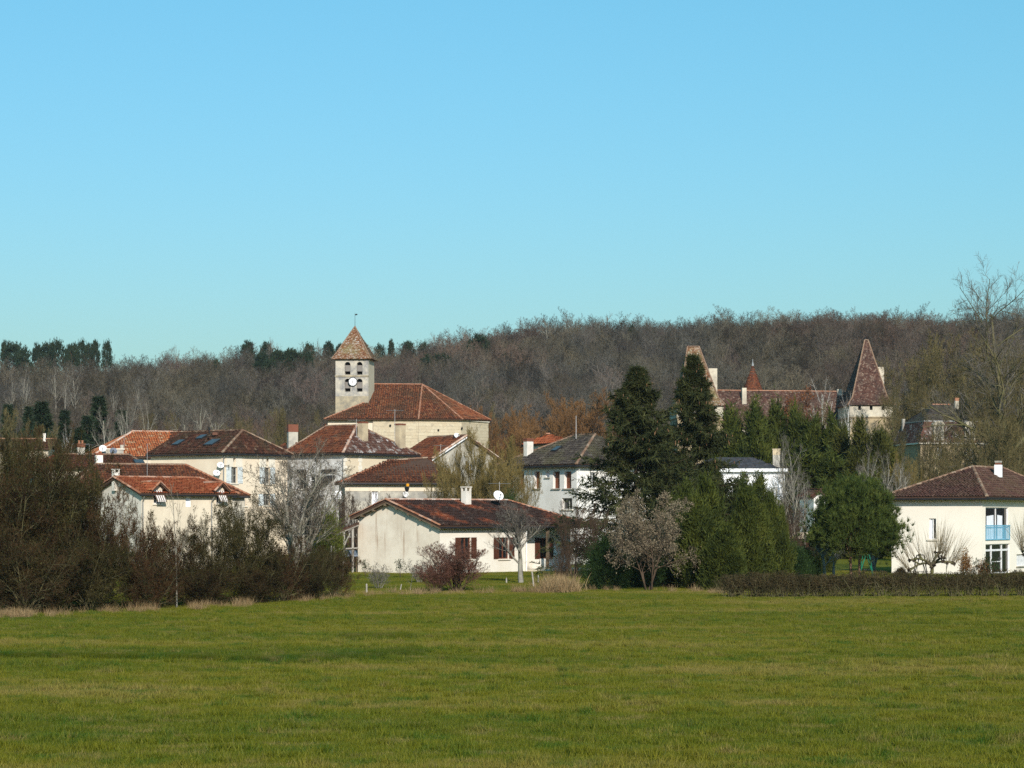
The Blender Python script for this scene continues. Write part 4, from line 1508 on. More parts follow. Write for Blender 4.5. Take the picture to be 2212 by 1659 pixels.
def build_white_house():
    h = House('white_house', 'white two-storey house with dark mossy hip roof and rust-brown shutters', 'house', 1246, 185, 38, z0=.4)
    D = h.lv(1082); L = 8
    ov = .45
    zt = zat(1003, 184.4)
    bn, bf = h.lv(1285, L / 2), h.lv(1242, L / 2)
    zr = zat(939, h.Q(L / 2, bn, 0)[1])
    zw = zt - .06
    ops = [h.op('left', L, D, a, b, 1018.5, 1055) for a, b in ((1094, 1108), (1119, 1132), (1154, 1166), (1194.5, 1209), (1219, 1234))]
    sm = h.op('left', L, D, 1179, 1187, 1018.5, 1031)
    low = h.op('left', L, D, 1214, 1236, 1076, 1100)
    h.wall('left', L, D, zw, ops + [sm, low], .32)
    fo = h.op('front', L, D, 1275, 1290, 1020, 1055)
    h.wall('front', L, D, zw, [fo], .3)
    h.wall('right', L, D, zw); h.wall('back', L, D, zw)
    h.finish_wall(M['white'])
    for o in ops:
        h.closed_shutter('left', L, D, o, .32, 'rollshut')
    h.window('left', L, D, sm, .32, 1, 1, 'wframe', 'curtain', True, smat='greystone')
    h.window('left', L, D, low, .32, 2, 1, 'gframe', 'glass')
    h.window('front', L, D, fo, .3, 2, 2)
    polys, r0, r1 = hip_polys(h, L, D, zt, zr, ov, bn, D - bf, 'v')
    h.roof([polys['left'], polys['front'], polys['right'], polys['back']], 't_black', .22, .33)
    A, B = h.Q(-ov, -ov, zt), h.Q(L + ov, -ov, zt)
    h.ridge(A, r0, 'ridge_brown'); h.ridge(r0, r1, 'ridge_brown'); h.ridge(h.Q(-ov, D + ov, zt), r1, 'ridge_brown')
    h.gutter(h.Q(-ov, D + ov, zt), A, .085, .13); h.gutter(A, B, .085, .13)
    h.pipe([h.Q(.1, -.3, zt - .2), h.Q(.12, -.06, zt - .6), h.Q(.12, -.06, 0.3)], .05, 'wframe')
    h.chimney(1131, 1152, 949, 976, h.Q(1.8, D - 2.6, 0)[1], 38, 'chimw', 'brick', .18, .7)
    mb = MB(); mb.tube(W(1244.5, 948, 190), W(1244.5, 898, 190), .03, .02, 5)
    mb.build('lightning_rod', M['alu'], h.r, h.base)
    h.skylight(polys['left'], 1203, 972, .7, .8, 188)
    # orange roof corner peeking behind its ridge
    g = House('orange_corner_house', 'house whose orange tile roof peeks over the dark hip roof', 'house', 1203, 215, 30)
    L = g.lu(1240); D = 6
    zt = zat(958, 215); zr = zat(938, 218)
    for w in ('left', 'front', 'right', 'back'):
        g.wall(w, L, D, zt - .02)
    g.finish_wall(M['cream'])
    polys, r0, r1 = hip_polys(g, L, D, zt, zr, .3, 1.0, 1.0, 'u')
    g.roof(list(polys.values()), 't_new')
    g.ridge(r0, r1, 'ridge', False)

def build_balcony_house():
    h = House('balcony_house', 'bright white house with iron balcony rail half hidden behind the spruces', 'house', 1478, 194, -4, z0=.4)
    L = h.lu(1695); D = 8
    zt = zat(1019, 193.5)
    w1 = h.op('front', L, D, 1604, 1616, 1024, 1034)
    w2 = h.op('front', L, D, 1575, 1590, 1040, 1072)
    w3 = h.op('front', L, D, 1515, 1540, 1060, 1090)
    w4 = h.op('front', L, D, 1648, 1672, 1098, 1125)
    h.wall('front', L, D, zt, [w1, w3, w4], .25)
    for s_ in ('left', 'right', 'back'):
        h.wall(s_, L, D, zt)
    h.finish_wall(M['bright'])
    h.window('front', L, D, w1, .25, 1, 1, 'gframe'); h.window('front', L, D, w3, .25, 2, 2, 'gframe'); h.window('front', L, D, w4, .25, 2, 2, 'gframe')
    up = np.array([0, 0, 1.]); u3 = np.array([*h.u, 0]); v3 = np.array([*h.v, 0])
    mb = MB()
    mb.obox(h.Q(L / 2 + .05, D / 2 - .1, zt + .13), u3 * (L / 2 + .2), v3 * (D / 2 + .35), up * .13)
    mb.build('fascia', M['bright'], h.T, h.base)
    ze = zt + .27; zr = zat(988, 198)
    polys, r0, r1 = hip_polys(h, L, D, ze, zr, -.3, 2.5, 2.5, 'u')
    h.roof(list(polys.values()), 'slate', .26, .34, 'flat', .06)
    h.chimney(1669, 1685, 971, 1014, 196, -4, 'greystone', 'chim', .27, .8)
    # balcony slab and iron railing
    a0, a1 = h.lu(1562, -.9), h.lu(1692, -.9)
    zb = zat(1076, 193)
    mb = MB(); mb.obox(h.Q((a0 + a1) / 2, -.5, zb - .08), u3 * (a1 - a0) / 2, v3 * .5, up * .08); mb.build('balcony_slab', M['bright'], h.T, h.base)
    mb = MB(); mb.obox(h.Q((a0 + a1) / 2, -.95, zb + .85), u3 * (a1 - a0) / 2, v3 * .02, up * .025)
    mb.obox(h.Q((a0 + a1) / 2, -.95, zb + .1), u3 * (a1 - a0) / 2, v3 * .02, up * .02)
    rl = mb.build('balcony_rail', M['iron'], h.T, h.base)
    bar = MB(); bar.obox((0, 0, 0), u3 * .012, v3 * .012, up * .37)
    bm = bar.mesh('baluster'); bm.materials.append(M['iron'])
    n = int((a1 - a0) / .12)
    for i in range(n + 1):
        o = bpy.data.objects.new('baluster', bm); COL.objects.link(o); o.parent = rl
        o.location = Vector(h.Q(a0 + (a1 - a0) * i / n, -.95, zb + .475) - h.base)
    sat_dish('small white dish at the corner of the balcony house behind bare branches', 1698, 1065, 192.5, .3, 'dish', 30, 10, mount=h.Q(L + .05, .2, zat(1070, 193)))
    # low outbuilding with cream fascia over brick, behind the hedge
    g = House('brick_outbuilding', 'low brick outbuilding with cream fascia between the conifers and round pine', 'building', 1702, 172, 4, z0=.1)
    L = g.lu(1750); D = 3
    zt = zat(1163, 172)
    for w in ('left', 'front', 'right', 'back'):
        g.wall(w, L, D, zt)
    g.finish_wall(M['oldbrick'])
    mb = MB(); mb.obox(g.Q(L / 2, D / 2 - .1, zt + .22), np.array([*g.u, 0]) * (L / 2 + .15), np.array([*g.v, 0]) * (D / 2 + .2), up * .24)
    mb.build('fascia', M['cream'], g.T, g.base)
    g2 = House('white_gable_shed', 'small white shed showing between the conifers and round pine', 'building', 1758, 186, 15, z0=.2)
    L = g2.lu(1782); D = 3; zt = zat(1070, 180)
    g2.wall('front', L, D, zt, [], top=[(L / 2, zat(1058, 180))])
    for w in ('left', 'right', 'back'): g2.wall(w, L, D, zt)
    g2.finish_wall(M['white'])
    polys, r0, r1 = hip_polys(g2, L, D, zt - .1, zat(1057, 180), .25, 0, 0, 'v')
    g2.roof(list(polys.values()), 't_dark')

def build_shelter():
    """open timber lean-to left of the bungalow"""
    b = np.array([ppx(760, 164), 164, 0.0])
    T = empty('timber_shelter', b, 'open timber lean-to with tiled roof left of the bungalow gable', 'shelter')
    up = np.array([0, 0, 1.])
    hi0, hi1 = W(776, 1130, 161.5), W(776, 1130, 166)
    lo0, lo1 = W(716, 1155, 161.5), W(716, 1155, 166)
    mb = MB(); mb.prism([lo0, hi0, hi1, lo1], -up * .08)
    r = mb.build('roof', M['deck'], T, b)
    tiles([lo1, lo0, hi0, hi1], r, b, M['t_dark'], .22, .34)
    for px, d in ((722, 161.7), (743, 161.7), (762, 161.7), (722, 165.8), (745, 165.8)):
        p = W(px, 1150, d)
        zt = lo0[2] + (hi0[2] - lo0[2]) * (px - 716) / 60. - .1
        mb = MB(); mb.tube((p[0], p[1], -.3), (p[0], p[1], zt), .09, .08, 7); mb.build('post', M['greywood'], T, b)
    mb = MB()
    mb.tube(W(719, 1157, 161.6), W(775, 1134, 161.6), .07, .07, 6); mb.build('rafter', M['greywood'], T, b)
    mb = MB(); mb.tube(W(743, 1180, 161.6), W(756, 1152, 161.6), .05, .05, 6); mb.build('brace', M['greywood'], T, b)
    mb = MB(); mb.tube(W(716, 1187, 161.6), W(774, 1184, 161.6), .06, .06, 6); mb.build('rail', M['greywood'], T, b)
    # grey metal trailer-like sheet under it
    c = W(752, 1195, 164)
    T2 = empty('sheet_metal_cover', (c[0], c[1], 0), 'blue grey sheet metal cover stored under the timber shelter', 'cover')
    mb = MB()
    mb.prism([W(737, 1200, 163), W(773, 1200, 163), W(773, 1189, 164.4), W(743, 1189, 164.4)], (0, 0, -.06))
    mb.build('sheet', M['tarp'], T2, (c[0], c[1], 0))
    mb = MB()
    for px in (741, 770):
        for d in (163.2, 164.3):
            q = W(px, 1197, d); mb.tube((q[0], q[1], -.1), q - np.array([0, 0, .12]), .05)
    mb.build('trestle', M['wood'], T2, (c[0], c[1], 0))
    # low tiled roof behind the shelter
    g = House('tiled_shed', 'low tiled shed seen through the open timber shelter', 'shed', 742, 176, 10, z0=.1)
    L = g.lu(790); D = 3; zt = zat(1180, 176); zr = zat(1163, 177.5)
    for w in ('left', 'front', 'right', 'back'): g.wall(w, L, D, zt - .02)
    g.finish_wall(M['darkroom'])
    polys, r0, r1 = hip_polys(g, L, D, zt, zr, .3, 0, 0, 'u')
    g.roof(list(polys.values()), 't_red')

# ------------------------------------------------------------------ church
def build_church():
    d0 = 253.5
    az = -8
    h = House('church', 'stone village church with square clock tower and red canal tile roof', 'church', 724.7, d0, az, z0=2.2)
    L = h.lu(796)
    D = along(h.Q(L, 0, 0)[:2], h.v, 805.5)
    D = max(3.2, min(4.2, D))
    zt = zat(776, d0)
    P = h.Q
    up = np.array([0, 0, 1.]); u3 = np.array([*h.u, 0]); v3 = np.array([*h.v, 0])
    ups = [h.op('front', L, D, a, b, 781.7, 809.3) for a, b in ((744.6, 757), (770.6, 783))]
    lws = [h.op('front', L, D, a, b, 818, 846) for a, b in ((744.6, 757), (770.6, 783))]
    zs = zat(856, d0)
    h.wall('front', L, D, zt, ups + lws, .55, z0=zs)
    h.finish_wall(M['tower'], 'tower_wall')
    tw = h.wobj
    h.w = MB()
    h.wall('right', L, D, zt); h.wall('left', L, D, zt); h.wall('back', L, D, zt)
    h.finish_wall(M['side'], 'tower_side_wall')
    h.w = MB()
    h.wall('front', L, D, zs)
    h.finish_wall(M['towerlow'], 'tower_base_wall')
    S, e, n, ln = h.side('front', L, D)
    Pw = lambda t, z, k=0.0: S + e * t + up * z + n * k
    for o in ups + lws:
        t0, t1, z0, z1 = o
        r = (t1 - t0) / 2; c = (t0 + t1) / 2; zc = z1 - r
        mb = MB()
        for sg in (-1, 1):
            arc = [(c + sg * r * math.cos(w), zc + r * math.sin(w)) for w in np.linspace(0, math.pi / 2, 7)]
            # corner pieces that turn the square head into a round arch
            for (x0, y0), (x1, y1) in zip(arc[:-1], arc[1:]):
                pts = [Pw(x0, y0, -.003), Pw(x1, y1, -.003), Pw(x1, z1 + .0, -.003), Pw(x0, z1 + .0, -.003)]
                mb.prism(pts, -n * .45)
        mb.build('arch_head', M['tower'], tw, h.base)
        hh = z1 - z0
        mb = MB()
        a, b = Pw(c, z0 + hh * .74, -.12), Pw(c, z0 + hh * .26, -.02)
        dv = (a - b) / 2
        mb.obox((a + b) / 2 - n * .1, e * (r - .02), dv, np.cross(e, dv / np.linalg.norm(dv)) * .03)
        mb.build('louvre_board', M['bell'], tw, h.base)
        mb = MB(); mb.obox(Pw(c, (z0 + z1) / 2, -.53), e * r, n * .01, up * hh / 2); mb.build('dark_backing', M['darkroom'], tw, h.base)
    mb = MB()
    mb.obox(Pw(L / 2, zat(812.5, d0), .02), e * (L / 2 + .05), n * .07, up * .09)
    mb.build('string_course', M['towerlow'], tw, h.base)
    # clock
    cc = Pw(along(S[:2], e[:2], 762.4), zat(825, d0), .1)
    rr = 9.0 * d0 / F
    ck = MB(); ck.lathe(cc - n * .1, n, [(rr * 1.1, 0), (rr * 1.14, .12), (rr * .97, .14), (rr * .93, .10)], 28)
    ckr = ck.build('clock', M['iron'], h.T, h.base)
    ck = MB(); ck.lathe(cc, n, [(rr * .95, 0.0), (rr * .95, .02)], 28); ck.build('clock_face', M['clock'], ckr, h.base)
    mk = MB(); mk.obox((0, 0, 0), e * .02, n * .004, up * .07)
    for k in range(12):
        w = 2 * math.pi * k / 12
        mb = MB()
        di = e * math.sin(w) + up * math.cos(w); pe = e * math.cos(w) - up * math.sin(w)
        mb.obox(cc + n * .026 + di * rr * .8, pe * (.018), n * .004, di * rr * .09)
        mb.build('hour_mark', M['black'], ckr, h.base)
    for w, ln_, wd, nm in ((R(6), .66, .022, 'minute_hand'), (R(212), .48, .03, 'hour_hand')):
        di = e * math.sin(w) + up * math.cos(w); pe = e * math.cos(w) - up * math.sin(w)
        mb = MB(); mb.obox(cc + n * .035 + di * rr * ln_ / 2, pe * wd, n * .004, di * rr * ln_ / 2); mb.build(nm, M['black'], ckr, h.base)
    # bell-cast pyramid spire
    ov = .36
    zap = zat(707, d0 + 2)
    ap = P(L / 2, D / 2, zap)
    zm = zt + .75
    q0 = [P(-ov, -ov, zt), P(L + ov, -ov, zt), P(L + ov, D + ov, zt), P(-ov, D + ov, zt)]
    ins = .13
    q1 = [P(ins, ins, zm), P(L - ins, ins, zm), P(L - ins, D - ins, zm), P(ins, D - ins, zm)]
    polys = []
    for i in range(4):
        j = (i + 1) % 4
        polys += [[q0[i], q0[j], q1[j], q1[i]], [q1[i], q1[j], ap]]
    h.roof(polys, 't_spire', .17, .13, 'flat', .08)
    h.r.name = 'spire'
    for i in (0, 1):
        h.ridge(q1[i], ap, 'ridge_brown', False, .1); h.ridge(q0[i], q1[i], 'ridge_brown', False, .1)
    mb = MB()
    mb.tube(ap - up * .3, ap + up * 1.55, .03, .015, 6)
    mb.build('lightning_rod', M['iron'], h.T, h.base)
    mb = MB()
    mb.prism([ap + up * 1.25, ap + up * 1.25 + u3 * .3 + up * .06, ap + up * 1.45 + u3 * .22, ap + up * 1.38], v3 * .02)
    mb.build('weathercock', M['iron'], h.T, h.base)
    # nave: walls, ashlar, roof
    A0 = W(708, 905, 249.6); A1 = W(806, 905, 249.6); A2 = W(904, 905, 249.6); A3 = W(997, 905, 251.0); A4 = W(1055, 906, 256)
    A5 = W(1055, 906, 268); A6 = W(708, 905, 262)
    zw = zat(906, 249.6)
    zb = 2.0
    low = lambda p: np.array([p[0], p[1], zb])
    hi = lambda p: np.array([p[0], p[1], zw])
    mb = MB(); mb.poly([low(A0), low(A1), hi(A1), hi(A0)]); mb.poly([low(A6), low(A0), hi(A0), hi(A6)])
    mb.build('chapel_wall', M['cream'], h.T, h.base)
    mb = MB()
    B = [A1 - np.array([0, .25, 0]), A2 - np.array([0, .25, 0]), A3, A4, A5]
    mb.poly([low(A1), low(B[0]), hi(B[0]), hi(A1)])
    for a, b in zip(B[:-1], B[1:]):
        mb.poly([low(a), low(b), hi(b), hi(a)])
    nw = mb.build('nave_wall', M['stone'], h.T, h.base)
    # ashlar blocks, course by course, on the three faces that show
    rs = np.random.default_rng(3)
    smesh = {}
    for (a, b, rows) in ((B[0], B[1], 9), (B[1], B[2], 9), (B[2], B[3], 8)):
        ee = (b - a)[:2]; ln2 = np.linalg.norm(ee); ee = np.array([*(ee / ln2), 0]); nn = np.array([ee[1], -ee[0], 0])
        for r_ in range(rows):
            z = zw - .22 - r_ * .34
            t = .02 - (r_ % 2) * .3
            while t < ln2 - .2:
                wd = float(rs.choice([.45, .6, .75, .9]))
                t1 = min(t + wd, ln2 - .01); t0 = max(t, .01)
                w_ = round(t1 - t0, 2)
                if w_ > .12 and rs.random() > .04:
                    key = (w_, round(ee[0], 3), int(rs.integers(3)))
                    if key not in smesh:
                        m2 = MB(); pr = .010 + .008 * key[2]
                        m2.obox((0, 0, 0), ee * (w_ / 2 - .006), nn * pr, up * .163)
                        smesh[key] = m2.mesh('stone_block'); smesh[key].materials.append(M['ashlar'])
                    o = bpy.data.objects.new('stone_block', smesh[key]); COL.objects.link(o); o.parent = nw
                    o.location = Vector(np.array([a[0], a[1], z]) + ee * (t0 + t1) / 2 - h.base)
                t += wd
    # small putlog holes
    for px, py in ((843, 919), (947, 929), (998, 925)):
        q = W(px, py, 249.2 if px < 904 else (250 if px < 950 else 250.8))
        mb = MB(); mb.obox(q, (.09, 0, 0), (0, .06, 0), (0, 0, .1)); mb.build('putlog_hole', M['darkroom'], nw, h.base)
    E0 = W(700, 905.5, 249.0); E1 = W(904, 905.5, 249.0); E2 = W(999, 906, 250.6); E3 = W(1061, 908, 256); E4 = W(1061, 908, 269)
    R0 = W(800, 830, 258); R1 = W(912, 831, 258); K = W(789, 869, 253.3)
    E5 = W(700, 905.5, 266)
    K2 = W(789, 869, 262)
    mb = MB()
    keep = h.r
    planes = [[E0, E1, R1, R0, K], [E1, E2, R1], [E2, E3, R1], [E3, E4, R1]]
    back = [[W(905, 908, 268), E5, K2, R0, R1], [E5, E0, K, K2]]
    for p in planes + back:
        nrm = np.zeros(3)
        for i in range(1, len(p) - 1): nrm += np.cross(p[i] - p[0], p[i + 1] - p[0])
        nrm /= np.linalg.norm(nrm)
        if nrm[2] < 0: nrm = -nrm
        mb.prism(p, -nrm * .12)
    nr = mb.build('nave_roof', M['deck'], h.T, h.base)
    for p in planes:
        tiles(p, nr, h.base, M['t_church'], .25, .38)
    for a, b in ((R0, R1), (E1, R1), (E2, R1), (E3, R1), (E0, K)):
        ridge_tiles(a, b, nr, h.base, M['ridge'], r=.11, single=False)
    # genoise cornice below the eave
    mb = MB()
    for a, b in zip(B[:-2], B[1:-1]):
        ee = (b - a); ee[2] = 0
        nn = np.array([ee[1], -ee[0], 0]); nn /= np.linalg.norm(nn)
        mb.obox((hi(a) + hi(b)) / 2 - up * .03 + nn * .06, ee / 2, nn * .1, up * .05)
    mb.build('cornice', M['quoin'], h.T, h.base)
    return h

# ------------------------------------------------------------------ castle
def spire_tower(name, label, px0, px1, pxl, d, az, py_e, py_t, ridge_px, wall_py, tmat):
    h = House(name, label, 'castle tower', px0, d, az, z0=2.5)
    L = h.lu(px1); D = h.lv(pxl)
    zt = zat(py_e, d)
    up = np.array([0, 0, 1.])
    zc = zat(py_e + 26, d)
    ops = []
    for f in (.2, .47, .75):
        ops.append((L * f, L * f + .38, zt - .62, zt - .08))
    h.wall('front', L, D, zt, ops, .4, z0=zc)
    h.wall('left', L, D, zt, [], z0=zc); h.wall('right', L, D, zt, [], z0=zc); h.wall('back', L, D, zt, [], z0=zc)
    h.finish_wall(M['castle'], 'parapet_wall')
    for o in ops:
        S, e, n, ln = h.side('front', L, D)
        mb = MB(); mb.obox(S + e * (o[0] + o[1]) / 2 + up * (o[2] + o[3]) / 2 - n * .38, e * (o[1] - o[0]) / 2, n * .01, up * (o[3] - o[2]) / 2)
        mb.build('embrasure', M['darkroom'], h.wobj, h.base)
    h.w = MB()
    O0, L0, D0 = h.O.copy(), L, D
    h.O = h.O + .1 * h.u + .1 * h.v
    for s_ in ('front', 'left', 'right', 'back'):
        h.wall(s_, L - .2, D - .2, zc)
    h.finish_wall(M['castlelow'], 'tower_wall')
    h.O = O0
    P = h.Q
    mb = MB()
    mb.obox(P(L / 2, D / 2, zc), np.array([*h.u, 0]) * (L / 2 + .05), np.array([*h.v, 0]) * (D / 2 + .05), up * .07)
    mb.build('corbel_course', M['castlelow'], h.T, h.base)
    ov = .3
    zm = zt + (zat(py_e - 17, d) - zt)
    zp = zat(py_t, h.Q(L / 2, D / 2, 0)[1])
    k = .09
    q0 = [P(-ov, -ov, zt), P(L + ov, -ov, zt), P(L + ov, D + ov, zt), P(-ov, D + ov, zt)]
    q1 = [P(L * k, D * k, zm), P(L * (1 - k), D * k, zm), P(L * (1 - k), D * (1 - k), zm), P(L * k, D * (1 - k), zm)]
    ra = along(h.Q(0, D / 2, 0)[:2], h.u, ridge_px[0]); rb = along(h.Q(0, D / 2, 0)[:2], h.u, ridge_px[1])
    r0, r1 = P(ra, D / 2, zp), P(rb, D / 2, zp)
    polys = []
    tops = [[q1[0], q1[1], r1, r0], [q1[1], q1[2], r1], [q1[2], q1[3], r0, r1], [q1[3], q1[0], r0]]
    for i in range(4):
        polys += [[q0[i], q0[(i + 1) % 4], q1[(i + 1) % 4], q1[i]], tops[i]]
    h.roof(polys, tmat, .2, .16, 'flat', .08)
    h.r.name = 'spire'
    for a, b in ((q1[0], r0), (q1[1], r1), (q0[0], q1[0]), (q0[1], q1[1]), (r0, r1)):
        h.ridge(a, b, 'ridge_brown', False, .11)
    for r in (r0, r1):
        mb = MB(); mb.tube(r, r + up * .45, .05, .02, 6); mb.build('finial', M['iron'], h.T, h.base)
    return h, L, D, zt

def build_castle():
    hr, L, D, zt = spire_tower('castle_tower', 'right castle tower with tall narrow lichen-spotted red spire', 1835, 1928, 1810, 298, 3, 875, 735, (1868, 1875), 900, 't_castle')
    hr.chimney(1889, 1909, 793, 852, hr.Q(L - .4, D * .6, 0)[1], 3, 'castle', None, 0, .5, foot=1.5)
    hl, L, D, zt = spire_tower('castle_tower', 'left castle tower with flat-topped spire behind the tall spruce', 1462, 1563, 1446, 298, 3, 876, 749, (1485, 1510), 900, 't_spire')
    hl.chimney(1530, 1549, 796, 845, hl.Q(L - .8, D * .75, 0)[1], 3, 'castle', None, 0, .5, foot=1.5)
    h = House('castle_hall', 'long castle hall roofed in mottled red tiles between the two spires', 'castle', 1545, 303, 10, z0=2.5)
    L = h.lu(1842); D = 9
    zt = zat(925, 303); zr = zat(845, h.Q(L / 2, D / 2, 0)[1])
    w = [h.op('front', L, D, p, p + 14, 945, 975) for p in (1590, 1650, 1710, 1770)]
    h.wall('front', L, D, zt - .02, w, .3)
    for s_ in ('left', 'right', 'back'): h.wall(s_, L, D, zt - .02)
    h.finish_wall(M['castle'])
    for o in w: h.window('front', L, D, o, .3, 2, 3)
    polys, r0, r1 = hip_polys(h, L, D, zt, zr, .35, 0, 0, 'u')
    h.roof(list(polys.values()), 't_castle', .25, .22, 'flat')
    h.ridge(r0, r1, 'ridge', False)
    h.chimney(1601.5, 1612.5, 838, 861, h.Q(L * .2, D * .35, 0)[1], 10, 'castle', None, 0, .8, foot=1.2)
    h.chimney(1807, 1818, 841, 849, h.Q(L * .9, D * .5, 0)[1], 10, 'castle', None, 0, .8, foot=1.0)
    # stair turret with conical roof
    c = W(1626, 850, 314)
    b = np.array([c[0], c[1], 2.5])
    T = empty('stair_turret', b, 'small round stair turret with orange cone roof behind castle hall', 'turret')
    up = (0, 0, 1)
    r = 20 * 314 / F
    zt = zat(848, 314); zp = zat(789, 314)
    mb = MB(); mb.lathe((c[0], c[1], 0), up, [(r, 2.0), (r, zt)], 20); mb.build('turret_wall', M['castle'], T, b)
    mb = MB(); mb.lathe((c[0], c[1], 0), up, [(r * 1.22, zt - .15), (r * .98, zt + .5), (.03, zp)], 24); rf = mb.build('cone_roof', M['deck'], T, b)
    n = 16
    for i in range(n):
        w0, w1 = 2 * math.pi * i / n, 2 * math.pi * (i + 1) / n
        q = lambda rr, w, z: np.array([c[0] + rr * math.cos(w), c[1] + rr * math.sin(w), z])
        if math.sin((w0 + w1) / 2) < .35:
            tiles([q(r * 1.24, w0, zt - .13), q(r * 1.24, w1, zt - .13), q(r, w1, zt + .52), q(r, w0, zt + .52)], rf, b, M['t_red'], .22, .18, 'flat')
            tiles([q(r, w0, zt + .52), q(r, w1, zt + .52), q(.03, w0, zp + .02)], rf, b, M['t_red'], .22, .18, 'flat')
    mb = MB(); mb.lathe((c[0], c[1], zp - .1), up, [(.16, 0), (.14, .25), (.05, .5), (.03, .95)], 10); mb.build('finial', M['zinc'], T, b)

def build_mansard():
    h = House('mansard_house', 'old stone house with dark mansard roof and arched dormers among bare trees', 'house', 1988, 250, 10, z0=2.0)
    L = h.lu(2132); D = h.lv(1931)
    P = h.Q
    up = np.array([0, 0, 1.]); u3 = np.array([*h.u, 0]); v3 = np.array([*h.v, 0])
    zt = zat(958, 250); zb = zat(910, 251); zr = zat(874, 254)
    w1 = h.op('front', L, D, 2023, 2036, 966, 991); w2 = h.op('front', L, D, 2087, 2103, 967, 993)
    h.wall('front', L, D, zt, [w1, w2], .25)
    for s_ in ('left', 'right', 'back'): h.wall(s_, L, D, zt)
    h.finish_wall(M['castlelow'])
    h.window('front', L, D, w1, .25, 3, 5); h.window('front', L, D, w2, .25, 3, 5)
    mb = MB(); mb.obox(P(L / 2, D / 2, zt + .02), u3 * (L / 2 + .25), v3 * (D / 2 + .25), up * .08); mb.build('cornice', M['quoin'], h.T, h.base)
    zt += .11
    i1 = .75
    q0 = [P(-.1, -.1, zt), P(L + .1, -.1, zt), P(L + .1, D + .1, zt), P(-.1, D + .1, zt)]
    q1 = [P(i1, i1, zb), P(L - i1, i1, zb), P(L - i1, D - i1, zb), P(i1, D - i1, zb)]
    r0 = P(L * .38, D / 2, zr); r1 = P(L * .66, D / 2, zr)
    tops = [[q1[0], q1[1], r1, r0], [q1[1], q1[2], r1], [q1[2], q1[3], r0, r1], [q1[3], q1[0], r0]]
    polys = []
    for i in range(4):
        polys.append([q0[i], q0[(i + 1) % 4], q1[(i + 1) % 4], q1[i]])
    h.roof(polys + tops, 't_lichen', .22, .2, 'flat', .1, mats=['t_lichen'] * 4 + ['t_black'] * 4)
    h.ridge(r0, r1, 'ridge', False)
    mb = MB()
    for i in range(4):
        a, b = q1[i], q1[(i + 1) % 4]
        mb.obox((a + b) / 2 + up * .03, (b - a) / 2, np.cross(up, (b - a) / np.linalg.norm(b - a)) * .06, up * .05)
    mb.build('break_moulding', M['zinc'], h.T, h.base)
    # arched dormers
    for p0, p1 in ((2017, 2039), (2084, 2106)):
        a0, a1 = h.lu(p0), h.lu(p1)
        am = (a0 + a1) / 2; r = (a1 - a0) / 2
        z0, z1 = zt + .15, zat(918, 250)
        mb = MB()
        mb.obox(P(am, .55, (z0 + z1) / 2), u3 * r, v3 * .6, up * (z1 - z0) / 2)
        dm = mb.build('dormer', M['castle'], h.T, h.base)
        mb = MB()
        pts = [P(am + r * 1.15 * math.cos(w), -.1, z1 + r * .75 * math.sin(w)) for w in np.linspace(0, math.pi, 11)]
        mb.prism(pts, v3 * 1.3); mb.build('arched_pediment', M['castle'], dm, h.base)
        mb = MB(); mb.obox(P(am, -.06, (z0 + z1) / 2 - .05), u3 * r * .62, v3 * .02, up * (z1 - z0) / 2 * .82); mb.build('dormer_shutter', M['greywood'], dm, h.base)
    h.chimney(2061, 2071, 861, 878, 254.5, 20, 'castle', 'ridge', .3, .7)
    h.chimney(1948, 1955, 905, 935, 257, 20, 'greystone', None, 0, .7)

# ------------------------------------------------------------------ small things round the gardens
def post(label, px, py0, py1, d, r=.05, lean=0.0, mat='greywood', cat='fence post'):
    x = ppx(px, d); g = gz(x, d)
    b = np.array([x, d, g])
    mb = MB()
    zt = zat(py0, d)
    mb.tube((x, d, g - .2), (x + lean, d, zt), r, r * .85, 7)
    mb.tube((x + lean, d, zt), (x + lean * 1.02, d, zt + .03), r * .85, r * .4, 7)
    o = mb.build('fence_post', M[mat], None, b)
    tag(o, label, cat, 'posts of the old meadow fence')

def swing(name, label, px, py0, py1, d, w, mat):
    x = ppx(px, d); g = gz(x, d)
    b = np.array([x, d, g])
    T = empty(name, b, label, 'swing frame')
    zt = zat(py0, d)
    for k in (-1, 1):
        for j in (-1, 1):
            mb = MB(); mb.tube((x + k * w * .15 + j * w * .5, d + k * .9, g - .1), (x + j * w * .12, d + k * .6, zt), .035, .035, 6)
            mb.build('leg', M[mat], T, b)
    mb = MB(); mb.tube((x - w * .3, d - .7, zt), (x + w * .3, d + .7, zt), .035, .035, 6); mb.build('crossbar', M[mat], T, b)
    mb = MB(); mb.obox((x, d, g + .45), (.22, 0, 0), (0, .1, 0), (0, 0, .02)); s_ = mb.build('seat', M['iron'], T, b)
    mb = MB()
    for k in (-1, 1): mb.tube((x + k * .2, d, g + .45), (x + k * .12, d, zt), .01, .01, 4)
    mb.build('ropes', M['iron'], s_, b)

